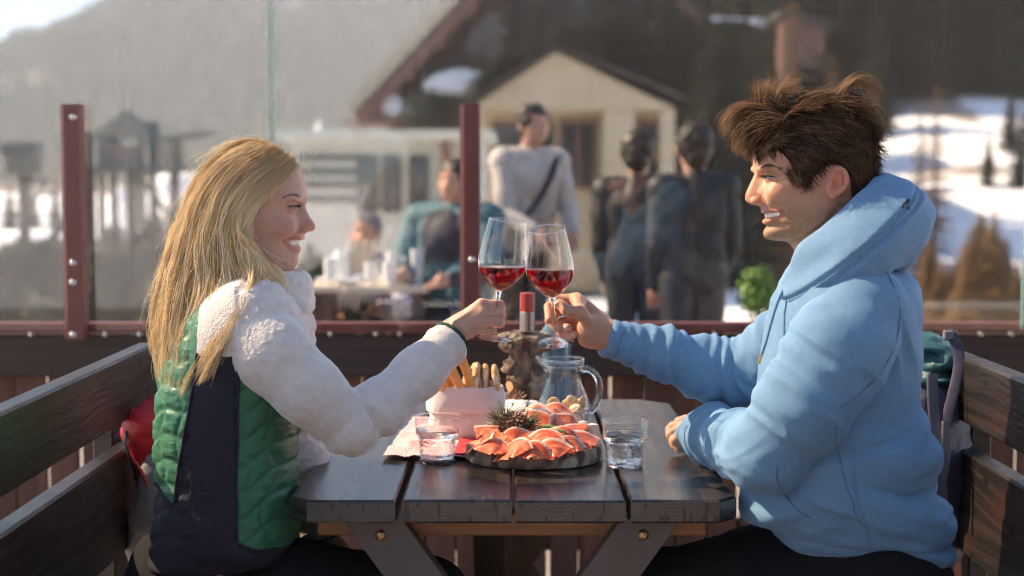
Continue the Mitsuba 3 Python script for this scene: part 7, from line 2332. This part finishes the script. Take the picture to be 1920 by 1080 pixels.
# ------------------------------------------------------------------ other guests on the terrace, far out of focus
def guest(label, px, py_top, Y, coat, yaw, seated=False, lean=0.0, hair='dark_hair', arms=None, trousers='dark_coat', wide=1.0, strap=False):
    k = thing('person', label, 'person')
    top = P(px, py_top, Y)
    x, zt = top[0], top[2]
    c, s = math.cos(math.radians(yaw)), math.sin(math.radians(yaw))
    fw_ = np.array([c, s, 0]); rt = np.array([s, -c, 0])
    hd_c = np.array([x, Y, zt - 0.125]) + fw_ * lean * 0.35
    nk = np.array([x, Y, zt - 0.27]) + fw_ * lean * 0.15
    hipz = zt - 0.80 if not seated else 0.50
    hip = np.array([x, Y, hipz]) - fw_ * lean * 0.2
    # head with a face: skull, jaw, nose
    f = Field(hd_c - 0.17, hd_c + 0.17, 0.008)
    f.ell(hd_c + [0, 0, .02], (0.088, 0.088, 0.10), 0.02).ell(hd_c + fw_ * 0.03 + [0, 0, -.045], (0.062, 0.062, 0.068), 0.03)
    f.ell(hd_c + fw_ * 0.098 + [0, 0, -.022], (0.016, 0.014, 0.020), 0.015).cap(hd_c, nk, 0.055, 0.055, 0.02)
    for sd in (-1, 1):
        f.ell(hd_c + fw_ * 0.085 + rt * sd * 0.034 + [0, 0, .012], (0.016, 0.016, 0.012), 0.01, cut=True)
        f.ell(hd_c + rt * sd * 0.086 + [0, 0, -.01], (0.018, 0.018, 0.028), 0.008)
    head = f.mesh(2)
    sh = [nk + rt * sd * 0.185 * wide + [0, 0, -.065] for sd in (-1, 1)]
    if arms is None: arms = [[(-.02, 0.03, -.30), (.12, 0.0, -.50)]] * 2
    bones, skinb = [], []
    hands = []
    for sd, S_, A_ in zip((-1, 1), sh, arms):
        E_ = S_ + fw_ * A_[0][0] + rt * sd * A_[0][1] + [0, 0, A_[0][2]]
        W_ = S_ + fw_ * A_[1][0] + rt * sd * A_[1][1] + [0, 0, A_[1][2]]
        bones += [((S_, 0.082 * wide), (E_, 0.060 * wide)), ((E_, 0.060 * wide), (W_, 0.046))]
        hands.append((E_, W_))
    bones += [((nk + [0, 0, -.02], 0.075), (nk + [0, 0, -.16], 0.15 * wide)), ((sh[0], 0.09 * wide), (sh[1], 0.09 * wide))]
    tor = []
    for sd in (-1, 1):
        bones += [((nk + rt * sd * 0.09 * wide + [0, 0, -.13], 0.12 * wide), (hip + rt * sd * 0.07 * wide, 0.125 * wide))]
    coat_m = coarse_body(bones)
    coat_m = coat_m.subdivide_to_size(0.05)
    coat_m = displace(taubin(coat_m, 1), lambda v, n: 0.03 * (meshkit.fbm(v * 9, 3, 3) - 0.5))
    hm_ = []
    for E_, W_ in hands:
        d = (W_ - E_) / np.linalg.norm(W_ - E_)
        fh_ = [((W_ - d * 0.03, 0.030), (W_ + d * 0.07, 0.036))]
        for j in range(4):
            o = rt * (0.018 * (j - 1.5))
            fh_.append(((W_ + d * 0.07 + o, 0.0105), (W_ + d * (0.15 - 0.008 * abs(j - 1.5)) + o - [0, 0, 0.02], 0.008)))
        fh_.append(((W_ + d * 0.02, 0.014), (W_ + d * 0.075 + np.array([0, 0, 0.045]), 0.009)))
        hm_.append(coarse_body(fh_))
    inner = coarse_body([((nk, 0.05), (hip, 0.09))] + [((S_, 0.04), (h[0], 0.035)) for S_, h in zip(sh, hands)] + [((h[0], 0.035), (h[1], 0.028)) for h in hands])
    scene[k] = mikit.ply(weld([inner, head] + hm_), 'plain_skin', smooth=True)
    add('coat', coat_m, coat, k, smooth=True)
    f = Field(hd_c - 0.2, hd_c + 0.2, 0.008)
    f.ell(hd_c + fw_ * -0.014 + [0, 0, .030], (0.100, 0.100, 0.108), 0.01).ell(hd_c - fw_ * 0.05 + [0, 0, -.05], (0.062, 0.062, 0.06), 0.03)
    f.ell(hd_c + fw_ * 0.095 + [0, 0, -.03], (0.07, 0.11, 0.088), 0.02, cut=True) if True else None
    f.ell(hd_c + fw_ * 0.10 + [0, 0, -.10], (0.12, 0.12, 0.09), 0.02, cut=True)
    hr = displace(f.mesh(2), lambda v, n: 0.028 * (meshkit.fbm(v * 26, 3, 2) - 0.5))
    add('hair', hr, hair, k, smooth=True)
    lb = []
    for sd in (-1, 1):
        h0 = hip + rt * sd * 0.085
        if seated:
            kn = h0 + fw_ * 0.42 + [0, 0, 0.0]
            lb += [((h0, 0.10), (kn, 0.072)), ((kn, 0.072), (kn + [0, 0, -0.42], 0.05))]
        else:
            lb += [((h0, 0.10), (np.array([h0[0], h0[1], hipz * 0.5]), 0.072)), ((np.array([h0[0], h0[1], hipz * 0.5]), 0.072), (np.array([h0[0], h0[1], 0.06]), 0.05))]
        ft_ = lb[-1][1][0]
        lb.append(((ft_, 0.05), (ft_ + fw_ * 0.14 + [0, 0, -.02], 0.036)))
    add('trousers', coarse_body(lb), trousers, k, smooth=40)
    if strap:
        add('strap', tube(spline([nk + rt * -0.15 + fw_ * 0.06 + [0, 0, -.02], nk + fw_ * 0.185 + [0, 0, -.22], nk + rt * 0.17 + fw_ * 0.15 + [0, 0, -.45]], 20), 0.022, 8, flat=(1, .35)), 'dark_coat', k, smooth=True)
    return k


guest('standing man in white jacket with dark shoulder strap looking down', 988, 198, 8.7, 'white_coat', -62, lean=0.25, arms=[[(.05, .06, -.29), (.22, -.02, -.42)], [(.08, .03, -.29), (.26, -.06, -.40)]], strap=True, wide=0.98)
guest('seated dark haired person in teal jacket behind the woman\'s raised hand', 852, 300, 8.1, 'teal_coat', -115, seated=True, arms=[[(.12, .08, -.26), (.34, -.05, -.30)], [(.10, .08, -.26), (.32, -.06, -.28)]], wide=1.12)
guest('person in dark jacket seen from behind, just right of the wine glasses', 1196, 246, 8.2, 'dark_coat', 80, wide=0.95)
guest('bulky person in dark coat standing next to the smiling man\'s face', 1302, 232, 7.6, 'dark_coat', 100, wide=0.92)
guest('person in pale lilac jacket bending over the bright terrace table', 700, 398, 8.9, 'lilac_coat', -100, seated=True, lean=0.5, hair='strap_grey', arms=[[(.15, .06, -.22), (.36, -.02, -.22)], [(.15, .06, -.22), (.36, -.06, -.24)]], trousers='dark_coat')
c = P(1420, 552, 7.1)
k = thing('shrub', 'bright lime green shrub behind the fence rail in front of the man', 'shrub')
add('crown', bush(c, (0.21, 0.2, 0.27), 91, n=700), 'lime_leaf', k)
add('stem', tube([[c[0], c[1], 0.0], [c[0] + 0.01, c[1], c[2] * 0.6], c], [0.014, 0.012, 0.006], 6), 'trunk_bark', k)
# bright terrace tables with glasses
for i, (pa, pb, Y, lab) in enumerate([(565, 800, 7.7, 'pale wooden terrace table crowded with glasses behind the woman')]):
    xa, xb = P(pa, 0, Y)[0], P(pb, 0, Y)[0]
    k = thing('terrace_table', lab, 'table')
    m_ = 'pale_table' if i == 0 else 'post_wood'
    for j in range(4):
        add('board', box(((xa + xb) / 2, Y + 0.1 + j * 0.19, 0.73), (xb - xa, 0.18, 0.035), 0.004), m_, k)
    for sx in (xa + 0.06, xb - 0.06):
        add('leg', box((sx, Y + 0.38, 0.355), (0.07, 0.6, 0.71), 0.005), 'post_wood', k)
r = np.random.default_rng(44)
xa, xb = P(575, 0, 7.7)[0], P(790, 0, 7.7)[0]
spots = []
for i in range(200):
    if len(spots) >= 16: break
    x_, y_ = r.uniform(xa + .02, xb - .02), r.uniform(7.75, 8.3)
    if all((x_ - a) ** 2 + (y_ - b_) ** 2 > 0.006 for a, b_ in spots): spots.append((x_, y_))
for i, (x_, y_) in enumerate(spots):
    if i % 2 == 0:
        h = r.uniform(0.10, 0.20)
        solo('cup', lathe([(0, 0.0), (0.026, 0.0), (0.034, h * 0.2), (0.037, h), (0.034, h), (0.030, h * 0.2), (0, 0.008)], 20, (x_, y_, 0.7485)), 'crockery', 'white cup among the crockery on the pale terrace table', 'cup', 'cups on the pale terrace table', smooth=40)
    else:
        solo('dish', lathe([(0, 0.0), (0.05, 0.0), (0.085, 0.022), (0.083, 0.024), (0.048, 0.005), (0, 0.004)], 24, (x_, y_, 0.7485)), 'crockery', 'white dish among the crockery on the pale terrace table', 'dish', 'dishes on the pale terrace table', smooth=40)
k = thing('ski_pair', 'pale pair of skis leaning behind the terrace table', 'skis')
for dx in (0, 0.09):
    p0, p1 = P(590, 545, 8.6) + [dx, 0, -0.5], P(668, 452, 8.6) + [dx, 0, 0.0]
    add('ski', bar(p0, p1, 0.03, 0.09, up=(0, 0, 1), b=0.008), 'pale_table', k)
# ------------------------------------------------------------------ the air
scene['air'] = {'type': 'homogeneous', 'albedo': rgb(0.96, 0.96, 0.955), 'sigma_t': 0.00042}
scene['haze'] = {'type': 'cube', 'to_world': T().translate([0, 700, 82]).scale([1500, 900, 90]), 'bsdf': {'type': 'null'}, 'interior': {'type': 'ref', 'id': 'air'}}
labels['haze'] = {'kind': 'stuff', 'label': 'pale haze hanging over the valley', 'category': 'haze'}
